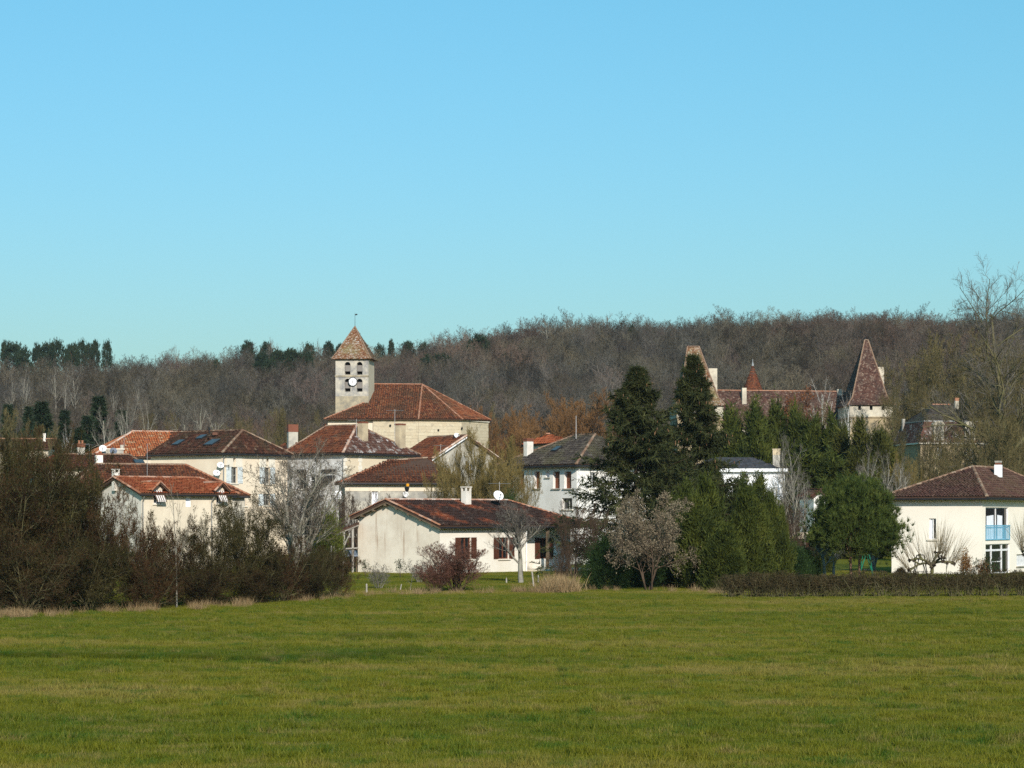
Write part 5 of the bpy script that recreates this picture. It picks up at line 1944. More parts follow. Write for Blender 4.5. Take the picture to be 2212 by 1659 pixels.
def build_small():
    for i, (px, a, b, d, ln, lb) in enumerate((
            (792, 1262, 1287, 120, 0, 'thick grey fence post at the end of the thicket'),
            (863, 1263, 1284, 124, .1, 'thin leaning fence post left of the reddish shrub'),
            (741, 1208, 1240, 146, 0, 'short fence post before the timber shelter'),
            (1094, 1249, 1266, 136, 0, 'short pale post between the reddish shrub and pruned tree'),
            (1154, 1236, 1272, 130, -.12, 'tall leaning pale post right of the pruned tree'),
            (1163, 1243, 1262, 138, 0, 'short pale post before the bungalow terrace'),
            (1178, 1249, 1266, 136, 0, 'short pale post right of the bungalow porch post'),
            (716, 1180, 1215, 140, 0, 'yellowish wooden post beside the timber shelter'))):
        post(lb, px, a, b, d, .05 if i != 1 else .03, ln)
    swing('swing_frame', 'green metal swing frame right of the round pine', 1871, 1199, 1232, 152, 1.0, 'green')
    swing('swing_frame', 'black metal swing frame against the ivory house wall', 1988, 1199, 1236, 146, 1.0, 'iron')

M['gable_grey'] = plaster('grey_render', (0.74, 0.68, 0.59), (0.50, 0.45, 0.39), 0.5, 0.3, (0.3, 0.25, 0.2))
build_bungalow(); build_right_house(); build_dormer_house(); build_yellow(); build_orange(); build_left_roofs()
build_two_chimneys(); build_low_house(); build_gable_house(); build_white_house(); build_balcony_house(); build_shelter()
build_church(); build_castle(); build_mansard(); build_small()
# ------------------------------------------------------------------ plants: generators
def unit(v):
    return v / (np.linalg.norm(v, axis=-1, keepdims=True) + 1e-9)

def grow(g, p, d, ln, r, k, wob, up=0.0, taper=0.45):
    """polylines of k segments from starts p along d; returns points (n,k+1,3), radii (n,k+1)"""
    n = len(p)
    pts = np.zeros((n, k + 1, 3)); pts[:, 0] = p
    cur = unit(d)
    for i in range(k):
        cur = unit(cur + g.normal(0, wob, (n, 3)) + np.array([0, 0, up]))
        pts[:, i + 1] = pts[:, i] + cur * (ln / k)[:, None]
    rad = r[:, None] * np.linspace(1, taper, k + 1)[None]
    return pts, rad

def branch(g, pts, rad, m, t0, t1, ang, lr, rr, plen, up=0.0, flat=0.0):
    """m children per polyline between parameters t0..t1"""
    n, k1, _ = pts.shape
    k = k1 - 1
    t = t0 + (t1 - t0) * (np.arange(m)[None] + g.random((n, m))) / m
    f = t * k
    i = np.minimum(f.astype(int), k - 1)
    w = f - i
    rows = np.arange(n)[:, None]
    a, b = pts[rows, i], pts[rows, i + 1]
    p = a + (b - a) * w[..., None]
    d = unit(b - a)
    rd = rad[rows, i] * (1 - w) + rad[rows, i + 1] * w
    ref = np.where(np.abs(d[..., 2:3]) < .9, np.array([0, 0, 1.0]), np.array([1.0, 0, 0]))
    x = unit(np.cross(d, ref)); y = np.cross(d, x)
    az = (np.arange(m) * 2.399)[None] + g.random((n, 1)) * 6.28 + g.normal(0, .5, (n, m))
    an = g.uniform(ang[0], ang[1], (n, m))
    side = np.cos(az)[..., None] * x + np.sin(az)[..., None] * y
    nd = np.cos(an)[..., None] * d + np.sin(an)[..., None] * side
    nd[..., 2] = nd[..., 2] * (1 - flat) + up
    nd = unit(nd)
    L = plen[:, None] * g.uniform(lr[0], lr[1], (n, m)) * (1.15 - .6 * t)
    return p.reshape(-1, 3), nd.reshape(-1, 3), L.ravel(), np.maximum(rd * rr, .003).ravel()

def tubes(pts, rad, s):
    n, k1, _ = pts.shape
    d = np.zeros_like(pts)
    d[:, 1:-1] = pts[:, 2:] - pts[:, :-2]
    d[:, 0] = pts[:, 1] - pts[:, 0]; d[:, -1] = pts[:, -1] - pts[:, -2]
    d = unit(d)
    ref = np.where(np.abs(d[..., 2:3]) < .9, np.array([0, 0, 1.0]), np.array([1.0, 0, 0]))
    x = unit(np.cross(d, ref)); y = np.cross(d, x)
    w = np.arange(s) * 2 * math.pi / s
    V = pts[:, :, None] + rad[:, :, None, None] * (np.cos(w)[None, None, :, None] * x[:, :, None] + np.sin(w)[None, None, :, None] * y[:, :, None])
    b = (np.arange(n) * k1 * s)[:, None, None]
    i = np.arange(k1 - 1)[None, :, None] * s
    j = np.arange(s)[None, None, :]
    j2 = (j + 1) % s
    Fq = np.stack([b + i + j, b + i + j2, b + i + s + j2, b + i + s + j], -1).reshape(-1, 4)
    return V.reshape(-1, 3), Fq

def blades(g, pts, rad):
    """flat strips ending in a point, for twigs and stalks"""
    n, k1, _ = pts.shape
    d = unit(pts[:, -1] - pts[:, 0])
    s = unit(np.cross(d, g.normal(0, 1, (n, 3))))
    L = pts[:, :-1] - s[:, None] * rad[:, :-1, None]
    Rr = pts[:, :-1] + s[:, None] * rad[:, :-1, None]
    V = np.concatenate([L, Rr, pts[:, -1:]], 1)
    k = k1 - 1
    b = (np.arange(n) * (2 * k + 1))[:, None]
    i = np.arange(k - 1)[None]
    Fq = np.stack([b + i, b + k + i, b + k + i + 1, b + i + 1], -1).reshape(-1, 4) if k > 1 else np.zeros((0, 4), int)
    Ft = np.stack([b[:, 0] + k - 1, b[:, 0] + 2 * k - 1, b[:, 0] + 2 * k], 1)
    return V.reshape(-1, 3), Fq, Ft

def join(parts):
    """[(V, quads, tris, tint)] -> one mesh data tuple"""
    Vs, Q, T, tn = [], [], [], []
    o = 0
    for p in parts:
        V = p[0]
        Vs.append(V)
        if p[1] is not None and len(p[1]): Q.append(np.asarray(p[1]) + o)
        if len(p) > 2 and p[2] is not None and len(p[2]): T.append(np.asarray(p[2]) + o)
        tn.append(p[3] if len(p) > 3 and p[3] is not None else np.full(len(V), .5))
        o += len(V)
    return np.concatenate(Vs), (np.concatenate(Q) if Q else np.zeros((0, 4), int)), (np.concatenate(T) if T else np.zeros((0, 3), int)), np.concatenate(tn)

def to_mesh(name, data, mat):
    V, Q, T, tn = data
    me = mesh_np(name, V, [Q, T], tint=tn, smooth=name in ('trunk', 'stems', 'burrs', 'cones'))
    me.materials.append(mat)
    return me

def slivers(g, p, d, ln, w):
    """single triangles (needles, small leaves) with their own tint"""
    n = len(p)
    d = unit(d)
    s = unit(np.cross(d, g.normal(0, 1, (n, 3))))
    V = np.stack([p - s * (w / 2)[:, None], p + s * (w / 2)[:, None], p + d * ln[:, None]], 1).reshape(-1, 3)
    T = np.arange(n * 3).reshape(-1, 3)
    tn = np.repeat(np.clip(g.normal(.5, .25, n), 0, 1), 3)
    return V, None, T, tn

def leaf_quads(g, p, size, droop=.3):
    n = len(p)
    d = unit(g.normal(0, 1, (n, 3)) + np.array([0, 0, -droop]))
    s = unit(np.cross(d, g.normal(0, 1, (n, 3))))
    sz = size * g.uniform(.6, 1.3, n)[:, None]
    a = p; b = p + d * sz * .5 + s * sz * .3; c = p + d * sz; e = p + d * sz * .5 - s * sz * .3
    V = np.stack([a, b, c, e], 1).reshape(-1, 3)
    Q = np.arange(n * 4).reshape(-1, 4)
    return V, Q, None, np.repeat(np.clip(g.normal(.5, .25, n), 0, 1), 4)

def bare_tree(seed, h=10., spread=.35, trunk=.14, fork=.3, n1=9, n2=6, n3=6, n4=5, twig=.012, up=.06, stems=1, lean=.1, ang=(.5, 1.0), l1=(.38, .6), cone=1.0, stem_out=.25, w1=.1):
    """winter tree with a height of h; returns (wood mesh data, twig mesh data, twig tips)"""
    g = np.random.default_rng(seed)
    p = g.normal(0, .04 * stems * trunk / .14, (stems, 3)); p[:, 2] = -.15
    a = g.random() * 6.28 + np.arange(stems) * 6.28 / max(1, stems) + g.normal(0, .3, stems)
    out = (stem_out if stems > 1 else lean) * g.uniform(.5, 1.2, stems)
    d = np.stack([np.cos(a) * out, np.sin(a) * out, np.ones(stems)], 1)
    ln = h * (.82 if stems == 1 else 1) * g.uniform(.78, 1.0, stems); ln[0] = h * .86
    r = trunk * g.uniform(.75, 1.1, stems) if stems > 1 else np.array([trunk])
    P0, R0 = grow(g, p, d, ln, r, 7, .05 if stems == 1 else .07, .03, .22)
    W_ = [tubes(P0, R0, 6)]
    c = branch(g, P0, R0, n1, fork, .98, ang, l1, .6, ln, up)
    P1, R1 = grow(g, *c, 5, w1, up, .3)
    W_.append(tubes(P1, R1, 4))
    c = branch(g, P1, R1, n2, .2, 1, (.45, 1.0), (.35, .6), .6, c[2], up)
    P2, R2 = grow(g, *c, 4, .13, up, .35)
    W_.append(tubes(P2, R2, 3))
    T_ = []
    c = branch(g, P2, R2, n3, .15, 1, (.4, 1.0), (.4, .7), .6, c[2], up)
    c = (c[0], c[1], c[2], np.maximum(c[3], twig * .9))
    P3, R3 = grow(g, *c, 3, .14, up, .6)
    T_.append(blades(g, P3, R3))
    c = branch(g, P3, R3, n4, .1, 1, (.35, .95), (.45, .85), .7, c[2], up)
    c = (c[0], c[1], c[2], np.full(len(c[3]), twig * .62))
    P4, R4 = grow(g, *c, 2, .16, up, .7)
    T_.append(blades(g, P4, R4))
    return join([(a, b) for a, b in W_]), join([(a, b, c) for a, b, c in T_]), P4[:, -1]

def spruce(seed, h=14., rb=3.0, whorls=30, per=7, droop=.25, n_needle=9, dens=11, skirt=.1, gap=.0, width=.06, lenf=.3, pw=.78):
    g = np.random.default_rng(seed)
    P0, R0 = grow(g, np.array([[0, 0, -.2]]), np.array([[0., 0, 1]]), np.array([h * .99]), np.array([h * .016]), 10, .01, .05, .12)
    W_ = [tubes(P0, R0, 7)]
    zs = np.repeat(h * (skirt + (.985 - skirt) * (np.arange(whorls) / (whorls - 1)) ** .92), per)
    n = len(zs)
    zs = zs + g.normal(0, h * .005, n)
    f = 1 - zs / h
    az0 = g.random(n) * 6.28
    ln = rb * (f ** pw) * g.uniform(.45, 1.15, n) * (1 + .14 * np.sin(az0 * 2 + zs * 1.3)) + .18
    az = az0
    d = np.stack([np.cos(az), np.sin(az), .28 - droop * 2.1 * f * g.uniform(.5, 1.2, n)], 1)
    p = np.stack([np.zeros(n), np.zeros(n), zs], 1)
    P1, R1 = grow(g, p, d, ln, np.full(n, .028), 5, .06, .035, .3)
    W_.append(tubes(P1, R1, 3))
    # side shoots, hanging a little
    c = branch(g, P1, R1, dens, .12, 1.0, (.5, 1.1), (.16, .34), .5, ln, -.12, .45)
    P2, R2 = grow(g, *c, 2, .1, -.04, .5)
    m = len(P2)
    t = g.random((m, n_needle))
    q = P2[:, 0:1] + (P2[:, 2:3] - P2[:, 0:1]) * t[..., None]
    dd = unit((P2[:, 2] - P2[:, 0]))[:, None] * .7 + g.normal(0, .55, (m, n_needle, 3)) + np.array([0, 0, -.25])
    k = m * n_needle
    nd = slivers(g, q.reshape(-1, 3), dd.reshape(-1, 3), g.uniform(.6, 1.3, k) * lenf, g.uniform(.6, 1.3, k) * width)
    # tint follows the shoot so that whole boughs differ a little
    tn = np.repeat(np.clip(g.normal(.5, .2, m), 0, 1), n_needle * 3) * .6 + nd[3] * .4
    # cones hanging from the upper boughs
    hi = np.where(zs > h * .45)[0]
    hi = hi[g.integers(0, len(hi), 150)]
    cp = P1[hi, -1] + g.normal(0, .12, (len(hi), 3)) - np.array([0, 0, .05])
    CP, CR = grow(g, cp, np.tile(np.array([[0., 0, -1]]), (len(hi), 1)), np.full(len(hi), .2), np.full(len(hi), .035), 2, .1, -.1, .5)
    return join([(a, b) for a, b in W_]), (nd[0], np.zeros((0, 4), int), nd[2], tn), join([tubes(CP, CR, 4)])

def flame(seed, h=5., r=1.4, n=9000, leaf=.28, w=.07, clumps=160, top=.85, base=.0, lift=.8, round_=False, inner=.35, pwr=1.7):
    """dense evergreen: clumps of upward sprays over an egg-shaped body"""
    g = np.random.default_rng(seed)
    u = g.random(clumps)
    z = base + (1 - base) * u
    prof = np.sin(np.clip(z, 0, 1) ** .6 * math.pi * .97) if round_ else (1 - np.clip((z - .25) / .78, 0, 1) ** pwr) * (0.8 + .2 * np.clip(z / .25, 0, 1))
    az = g.random(clumps) * 6.28
    rr = r * prof * (1 - inner * g.random(clumps) ** 1.6) * g.uniform(.82, 1.1, clumps)
    c = np.stack([np.cos(az) * rr, np.sin(az) * rr, z * h * .94], 1)
    k = n // clumps
    sz = r * .26 * g.uniform(.45, 1.7, clumps)
    p = c[:, None] + g.normal(0, 1, (clumps, k, 3)) * sz[:, None, None] * np.array([.55, .55, .85])
    p[..., 2] = np.abs(p[..., 2] + .02)
    out = unit(c * np.array([1, 1, 0]) + 1e-6)[:, None]
    d = out * .6 + np.array([0, 0, lift]) + g.normal(0, .45, p.shape)
    m = clumps * k
    nd = slivers(g, p.reshape(-1, 3), d.reshape(-1, 3), g.uniform(.5, 1.3, m) * leaf, g.uniform(.6, 1.3, m) * w)
    tn = np.repeat(np.clip(g.normal(.5, .22, clumps), 0, 1), k * 3) * .55 + nd[3] * .45
    # trunk and a few limbs inside
    P0, R0 = grow(g, np.array([[0, 0, -.2]]), np.array([[0., 0, 1]]), np.array([h * .9]), np.array([max(.05, h * .014)]), 6, .02, .03, .2)
    q = branch(g, P0, R0, 14, .05, .95, (.6, 1.1), (.12, .22), .4, np.array([h]), .1)
    P1, R1 = grow(g, *q, 3, .1, .05, .4)
    return join([tubes(P0, R0, 6), tubes(P1, R1, 3)]), (nd[0], np.zeros((0, 4), int), nd[2], tn)

def clump(seed, nl, h, r, **kw):
    """several leaders of different height grown into one bush"""
    g = np.random.default_rng(seed)
    A, B = [], []
    for i in range(nl):
        hh = h * (1.0 if i == 0 else g.uniform(.5, .92))
        rr = r * g.uniform(.42, .62)
        a, b = flame(seed * 10 + i, hh, rr, **kw)
        an = g.random() * 6.28; q = 0 if i == 0 else r * g.uniform(.4, .75)
        off = np.array([math.cos(an) * q, math.sin(an) * q, 0])
        A.append((a[0] + off, a[1], a[2], a[3])); B.append((b[0] + off, b[1], b[2], b[3]))
    return join(A), join(B)

def round_pine(seed, h=6., r=2.8, z0=.32, tufts=1500, needles=14, nl=.34, nw=.028, trunks=1, flat=1.0):
    """pine with a domed crown of needle tufts on spreading limbs"""
    g = np.random.default_rng(seed)
    a = g.random() * 6.28
    p = np.array([[(i - (trunks - 1) / 2) * .55, 0, -.2] for i in range(trunks)], float)
    d = np.array([[.04 * (i - (trunks - 1) / 2), .02, 1] for i in range(trunks)])
    P0, R0 = grow(g, p, d, np.full(trunks, h * .8), np.full(trunks, max(.06, h * .018)), 7, .035, .04, .3)
    c = branch(g, P0, R0, 26 // trunks, .3, .98, (.7, 1.25), (.3, .48), .42, np.full(trunks, h), .08)
    P1, R1 = grow(g, *c, 4, .12, .1, .3)
    W_ = [tubes(P0, R0, 7), tubes(P1, R1, 4)]
    k = 90
    az = g.random(k) * 6.28; ct = g.random(k) ** .8
    prof = np.sqrt(1 - (ct * .98) ** 2)
    cen = np.stack([np.cos(az) * prof * r * .86, np.sin(az) * prof * r * .86, h * z0 + (h * (1 - z0) * .88) * ct * flat], 1)
    cen *= g.uniform(.8, 1.06, (k, 1)) ** np.array([1, 1, .3])
    m = tufts // k
    q = (cen[:, None] + g.normal(0, 1, (k, m, 3)) * r * np.array([.17, .17, .11])).reshape(-1, 3)
    n = len(q)
    dd = unit(q - np.array([0, 0, h * z0 * .6]))[:, None] * .5 + np.array([0, 0, .55]) + g.normal(0, .5, (n, needles, 3))
    pp = np.repeat(q, needles, 0)
    mm = n * needles
    nd = slivers(g, pp, dd.reshape(-1, 3), g.uniform(.6, 1.2, mm) * nl, g.uniform(.7, 1.3, mm) * nw)
    tn = np.repeat(np.clip(g.normal(.5, .25, n), 0, 1), needles * 3) * .6 + nd[3] * .4
    return join([(x, y) for x, y in W_]), (nd[0], np.zeros((0, 4), int), nd[2], tn)

# ------------------------------------------------------------------ plants: materials
M['bk_grey'] = bark('grey_bark', (.10, .085, .07), (.21, .185, .155), 1.5)
M['bk_pale'] = bark('pale_lichened_bark', (.15, .135, .11), (.31, .285, .24), 2.5, (.30, .31, .20), .4)
M['bk_birch'] = bark('birch_bark', (.50, .48, .44), (.68, .66, .62), 2.0, (.12, .11, .1), .5)
M['bk_moss'] = bark('mossy_bark', (.055, .05, .025), (.16, .14, .075), 1.2, (.13, .13, .05), .6)
M['bk_dark'] = bark('dark_bark', (.028, .02, .015), (.075, .055, .04), 1.5)
M['bk_brown'] = bark('brown_bark', (.05, .033, .022), (.12, .085, .058), 1.5)
M['bk_pine'] = bark('pine_bark', (.13, .075, .05), (.26, .16, .11), 1.5, (.33, .16, .08), .5)
def forest_mat(name, lo, hi):
    """wood on the hill: stands of different species, each tree with its own shade"""
    m, nt, b = new_mat(name)
    p = pos_node(nt)
    stand = ramp(nt, noise(nt, p, .018, 3, .6), [(.34, (.92, .66, .54)), (.43, (.66, .63, .54)), (.50, (.88, .74, .48)), (.57, (.76, .62, .50)), (.66, (1.0, .66, .48))])
    oi = nt.nodes.new('ShaderNodeObjectInfo')
    sh = ramp(nt, oi.outputs['Random'], [(0.0, lo), (1.0, hi)])
    mx = nt.nodes.new('ShaderNodeMix'); mx.data_type = 'RGBA'; mx.blend_type = 'MULTIPLY'; mx.inputs[0].default_value = 1
    nt.links.new(stand, mx.inputs[6]); nt.links.new(sh, mx.inputs[7])
    nt.links.new(mx.outputs[2], b.inputs['Base Color'])
    b.inputs['Roughness'].default_value = 1
    b.inputs['Specular IOR Level'].default_value = .05
    return m
M['tw_forest'] = forest_mat('forest_twigs', .035, .17)
M['tw_hedge'] = bark('hedge_twigs', (.028, .022, .010), (.080, .060, .028), 1.5, (.05, .052, .016), .5)
M['tw_mid'] = bark('brown_grey_twigs', (.075, .058, .042), (.15, .12, .09), .8)
M['tw_thick'] = bark('thicket_twigs', (.018, .010, .005), (.068, .040, .018), .35, (.045, .038, .013), .6)
M['tw_olive'] = bark('olive_twigs', (.075, .060, .025), (.165, .135, .058), .3, (.09, .066, .040), .5)
M['tw_thick_o'] = bark('olive_thicket_twigs', (.016, .013, .005), (.058, .047, .016), .35, (.05, .035, .018), .5)
M['tw_thick_r'] = bark('reddish_thicket_twigs', (.024, .011, .005), (.082, .042, .020), .35, (.05, .037, .019), .5)
M['tw_yellow'] = bark('yellow_twigs', (.11, .082, .026), (.22, .165, .06), .5)
M['tw_orange'] = bark('orange_willow_twigs', (.12, .062, .026), (.21, .115, .048), .3)
M['tw_red'] = bark('reddish_twigs', (.075, .032, .022), (.17, .082, .058), .6)
M['tw_grey'] = bark('grey_twigs', (.075, .065, .055), (.15, .135, .115), .6)
M['tw_pale'] = bark('pale_twigs', (.11, .085, .06), (.21, .17, .125), .8)
M['tw_brown'] = bark('dark_brown_twigs', (.04, .026, .018), (.10, .066, .045), .6)
M['tw_pollard'] = bark('pollard_shoots', (.16, .13, .08), (.28, .23, .15), .8)
M['lf_spruce'] = leafmat('spruce_needles', [(0.012, 0.017, 0.005), (0.026, 0.034, 0.01), (0.048, 0.054, 0.016), (0.085, 0.086, 0.026)], .5, .1)
M['lf_cones'] = plain('spruce_cones', (.20, .11, .055), .8)
M['lf_thuja'] = leafmat('cypress_sprays', [(0.014, 0.022, 0.004), (0.032, 0.045, 0.007), (0.066, 0.080, 0.011), (0.115, 0.118, 0.018)], .6, .15)
M['lf_thuja_y'] = leafmat('golden_cypress_sprays', [(.018, .022, .004), (.04, .044, .008), (.075, .076, .013), (.12, .11, .022)], .6, .15)
M['lf_deep'] = leafmat('deep_green_sprays', [(.008, .018, .005), (.016, .036, .008), (.028, .055, .012), (.05, .085, .018)], .6, .15)
M['lf_pine'] = leafmat('pine_needles', [(0.014, 0.028, 0.006), (0.036, 0.058, 0.01), (0.075, 0.098, 0.018), (0.13, 0.145, 0.028)], .5, .15)
M['lf_farpine'] = leafmat('far_pine_needles', [(0.01, 0.02, 0.01), (0.018, 0.032, 0.016), (0.028, 0.045, 0.021), (0.04, 0.058, 0.026)], .2, .1)
M['lf_olive'] = leafmat('bramble_leaves', [(.009, .011, .003), (.018, .021, .005), (.040, .040, .010), (.12, .105, .035)], .6, .2)
M['lf_beige'] = leafmat('dry_beige_leaves', [(.08, .056, .033), (.16, .12, .075), (.25, .20, .13), (.35, .29, .20)], 1.0, .2)
M['lf_copper'] = leafmat('copper_leaves', [(.09, .028, .012), (.15, .05, .02), (.21, .08, .03), (.26, .12, .05)], .6, .2)
M['lf_hedge'] = leafmat('dry_hedge_leaves', [(.020, .018, .006), (.040, .030, .011), (.070, .050, .020), (.11, .08, .035)], 1.2, .2)
M['lf_rust'] = leafmat('dry_fern_leaves', [(.13, .06, .018), (.22, .11, .035), (.30, .17, .06)], 1.0, .2)
M['lf_ltgreen'] = leafmat('yellow_green_leaves', [(.05, .06, .01), (.10, .115, .018), (.16, .165, .03)], .8, .25)
M['dry'] = leafmat('dry_grass', [(.16, .095, .045), (.27, .175, .085), (.38, .265, .135), (.48, .36, .20)], .5, .3)
# ------------------------------------------------------------------ plants: prototypes
PR = {}
def proto(key, parts):
    """parts: [(part name, mesh)]; keeps the natural height and half width"""
    zs, rr = [], []
    for nm, me in parts:
        v = np.empty(len(me.vertices) * 3, np.float32); me.vertices.foreach_get('co', v); v = v.reshape(-1, 3)
        zs.append(np.percentile(v[:, 2], 99.7)); rr.append(np.percentile(np.hypot(v[:, 0], v[:, 1]), 96))
    PR[key] = (parts, float(max(zs)), float(max(rr)))

def bare(key, wmat, tmat, leaf=None, nleaf=0, lsize=.06, **kw):
    a, b, tips = bare_tree(**kw)
    parts = [('trunk', to_mesh('trunk', a, M[wmat])), ('crown', to_mesh('crown', b, M[tmat]))]
    if leaf:
        g = np.random.default_rng(kw.get('seed', 1) + 77)
        q = tips[g.integers(0, len(tips), nleaf)] + g.normal(0, lsize * .8, (nleaf, 3))
        parts.append(('leaves', to_mesh('leaves', join([leaf_quads(g, q, lsize)]), M[leaf])))
    proto(key, parts)

def ever(key, data, wood, leaf):
    proto(key, [('trunk', to_mesh('trunk', data[0], M[wood])), ('crown', to_mesh('crown', data[1], M[leaf]))] + ([('cones', to_mesh('cones', data[2], M['lf_cones']))] if len(data) > 2 and wood != 'bk_dark' else []))

for i in range(3):
    # tangled hedgerow shrubs: many stems, fine twigs, some leaves left
    bare('thicket%d' % i, 'bk_moss', ('tw_thick', 'tw_thick_o', 'tw_thick_r')[i], 'lf_olive', 9000, .075, seed=20 + i, h=5.2, stems=11, trunk=.05, fork=.06, n1=11, n2=7, n3=7, n4=6, twig=.011,
         stem_out=.75, ang=(.5, 1.2), l1=(.3, .55), up=.03, w1=.18)
for i in range(2):
    bare('redshrub%d' % i, 'bk_brown', 'tw_red', seed=30 + i, h=2.8, stems=16, trunk=.022, fork=.10, n1=8, n2=6, n3=6, n4=4, twig=.008, stem_out=.5, ang=(.2, .6), l1=(.3, .55), up=.12)
    bare('brownshrub%d' % i, 'bk_brown', 'tw_brown', seed=33 + i, h=4.5, stems=8, trunk=.045, fork=.1, n1=8, n2=6, n3=6, n4=5, twig=.009, stem_out=.42, ang=(.3, .8), l1=(.3, .5), up=.1)
bare('greyshrub', 'bk_pale', 'tw_grey', seed=36, h=1.6, stems=9, trunk=.02, fork=.1, n1=6, n2=5, n3=5, n4=3, twig=.006, stem_out=.5, ang=(.3, .8), l1=(.3, .55), up=.06)
bare('multistem', 'bk_pale', 'tw_mid', seed=41, h=8.4, stems=11, trunk=.13, fork=.22, n1=9, n2=6, n3=5, n4=4, twig=.012, stem_out=.34, ang=(.35, .85), l1=(.28, .48), up=.05)
bare('pruned', 'bk_pale', 'tw_grey', seed=42, h=5.4, stems=1, trunk=.13, fork=.33, n1=12, n2=9, n3=9, n4=7, twig=.007, ang=(.45, .95), l1=(.5, .68), up=.22, lean=.08)
bare('beige', 'bk_brown', 'tw_pale', 'lf_beige', 15000, .11, seed=43, h=5.8, stems=4, trunk=.09, fork=.22, n1=11, n2=7, n3=6, n4=5, twig=.010, stem_out=.35, ang=(.5, 1.1), l1=(.35, .55), up=.02)
bare('sapling', 'bk_pale', 'tw_pale', seed=44, h=2., stems=1, trunk=.03, fork=.3, n1=6, n2=4, n3=3, n4=2, twig=.006, ang=(.5, .9), l1=(.3, .5), up=.1)
bare('rose', 'bk_brown', 'tw_brown', 'lf_deep', 240, .09, seed=45, h=1.1, stems=4, trunk=.02, fork=.2, n1=4, n2=3, n3=3, n4=2, twig=.006, stem_out=.5, up=.08)
for i in range(2):
    bare('yellowtree%d' % i, 'bk_moss', 'tw_yellow', seed=46 + i, h=7.5, stems=6, trunk=.09, fork=.12, n1=12, n2=8, n3=8, n4=6, twig=.013, stem_out=.5, ang=(.4, .9), l1=(.32, .52), up=.12)
    bare('orange%d' % i, 'bk_brown', 'tw_orange', seed=49 + i, h=10., stems=5, trunk=.14, fork=.15, n1=12, n2=8, n3=8, n4=6, twig=.02, stem_out=.42, ang=(.4, .9), l1=(.32, .5), up=.1)
    bare('olivetree%d' % i, 'bk_moss', 'tw_olive', 'lf_olive', 1500, .16, seed=52 + i, h=13., stems=2, trunk=.2, fork=.16, n1=16, n2=9, n3=8, n4=5, twig=.018, stem_out=.25, ang=(.5, 1.1), l1=(.32, .52), up=.05)
    bare('bigtree%d' % i, 'bk_pale', 'tw_grey', seed=56 + i, h=14., stems=3, trunk=.40, fork=.3, n1=10, n2=7, n3=6, n4=4, twig=.014, stem_out=.4, ang=(.5, 1.0), l1=(.32, .5), up=.04)
    bare('birch%d' % i, 'bk_birch', 'tw_mid', seed=59 + i, h=12., stems=1, trunk=.13, fork=.3, n1=12, n2=6, n3=5, n4=3, twig=.010, ang=(.3, .7), l1=(.28, .42), up=.1, lean=.05)
bare('slender', 'bk_pale', 'tw_grey', seed=61, h=12., stems=1, trunk=.14, fork=.45, n1=9, n2=6, n3=5, n4=3, twig=.012, ang=(.3, .7), l1=(.24, .38), up=.1, lean=.12)
bare('oak', 'bk_moss', 'tw_grey', seed=63, h=27., stems=1, trunk=.5, fork=.25, n1=15, n2=9, n3=8, n4=6, twig=.02, ang=(.55, 1.1), l1=(.36, .56), up=.05, lean=.12, w1=.16)
bare('copper', 'bk_brown', 'tw_brown', 'lf_copper', 5000, .16, seed=64, h=8., stems=2, trunk=.12, fork=.2, n1=10, n2=7, n3=6, n4=4, twig=.013, stem_out=.3, up=.06)
bare('smallpale', 'bk_pale', 'tw_grey', seed=65, h=3.6, stems=1, trunk=.1, fork=.35, n1=10, n2=8, n3=7, n4=5, twig=.007, ang=(.5, 1.0), l1=(.4, .6), up=.08)
bare('fern', 'bk_brown', 'tw_brown', 'lf_rust', 1500, .12, seed=66, h=1.9, stems=7, trunk=.02, fork=.15, n1=5, n2=4, n3=3, n4=2, twig=.006, stem_out=.25, up=.1)
ever('spruce0', spruce(70, 14.5, 6.2, 27, 10, .25, 12, 17, width=.075, lenf=.42, pw=.9), 'bk_brown', 'lf_spruce')
ever('spruce1', spruce(71, 14.5, 5.2, 27, 10, .28, 12, 17, width=.075, lenf=.42, pw=1.0), 'bk_brown', 'lf_spruce')
ever('farspruce', spruce(72, 12., 2.3, 22, 6, .2, 8, 8, width=.12, lenf=.45), 'bk_dark', 'lf_farpine')
for i in range(2):
    ever('thuja%d' % i, clump(74 + i, 7, 6., 2.0, n=8500, leaf=.34, w=.065, clumps=80, inner=.55, pwr=3.2), 'bk_brown', 'lf_thuja')
    ever('cypress%d' % i, clump(77 + i, 5, 11., 2.6, n=6500, leaf=.6, w=.12, clumps=80, lift=.7, inner=.55, pwr=2.4), 'bk_brown', 'lf_thuja')
    ever('golden%d' % i, clump(80 + i, 5, 9., 2.6, n=6500, leaf=.55, w=.11, clumps=80, lift=.7, inner=.55, pwr=2.4), 'bk_brown', 'lf_thuja_y')
ever('deep0', flame(83, 3.4, 1.7, 16000, .24, .05, 200, round_=True, base=.02), 'bk_brown', 'lf_deep')
ever('ball', flame(84, 1.0, .6, 7000, .09, .03, 120, round_=True), 'bk_brown', 'lf_hedge')
ever('ygbush', flame(85, 2.8, 1.7, 9000, .2, .06, 150, round_=True), 'bk_brown', 'lf_ltgreen')
ever('roundpine', round_pine(86, 5.8, 2.75, .30, 6300, 16, .36, .034, 2), 'bk_pine', 'lf_pine')
for i in range(3):
    ever('farpine%d' % i, round_pine(88 + i, 15., 3.0 + .6 * i, .55, 900, 9, .75, .16, 1), 'bk_pine', 'lf_farpine')

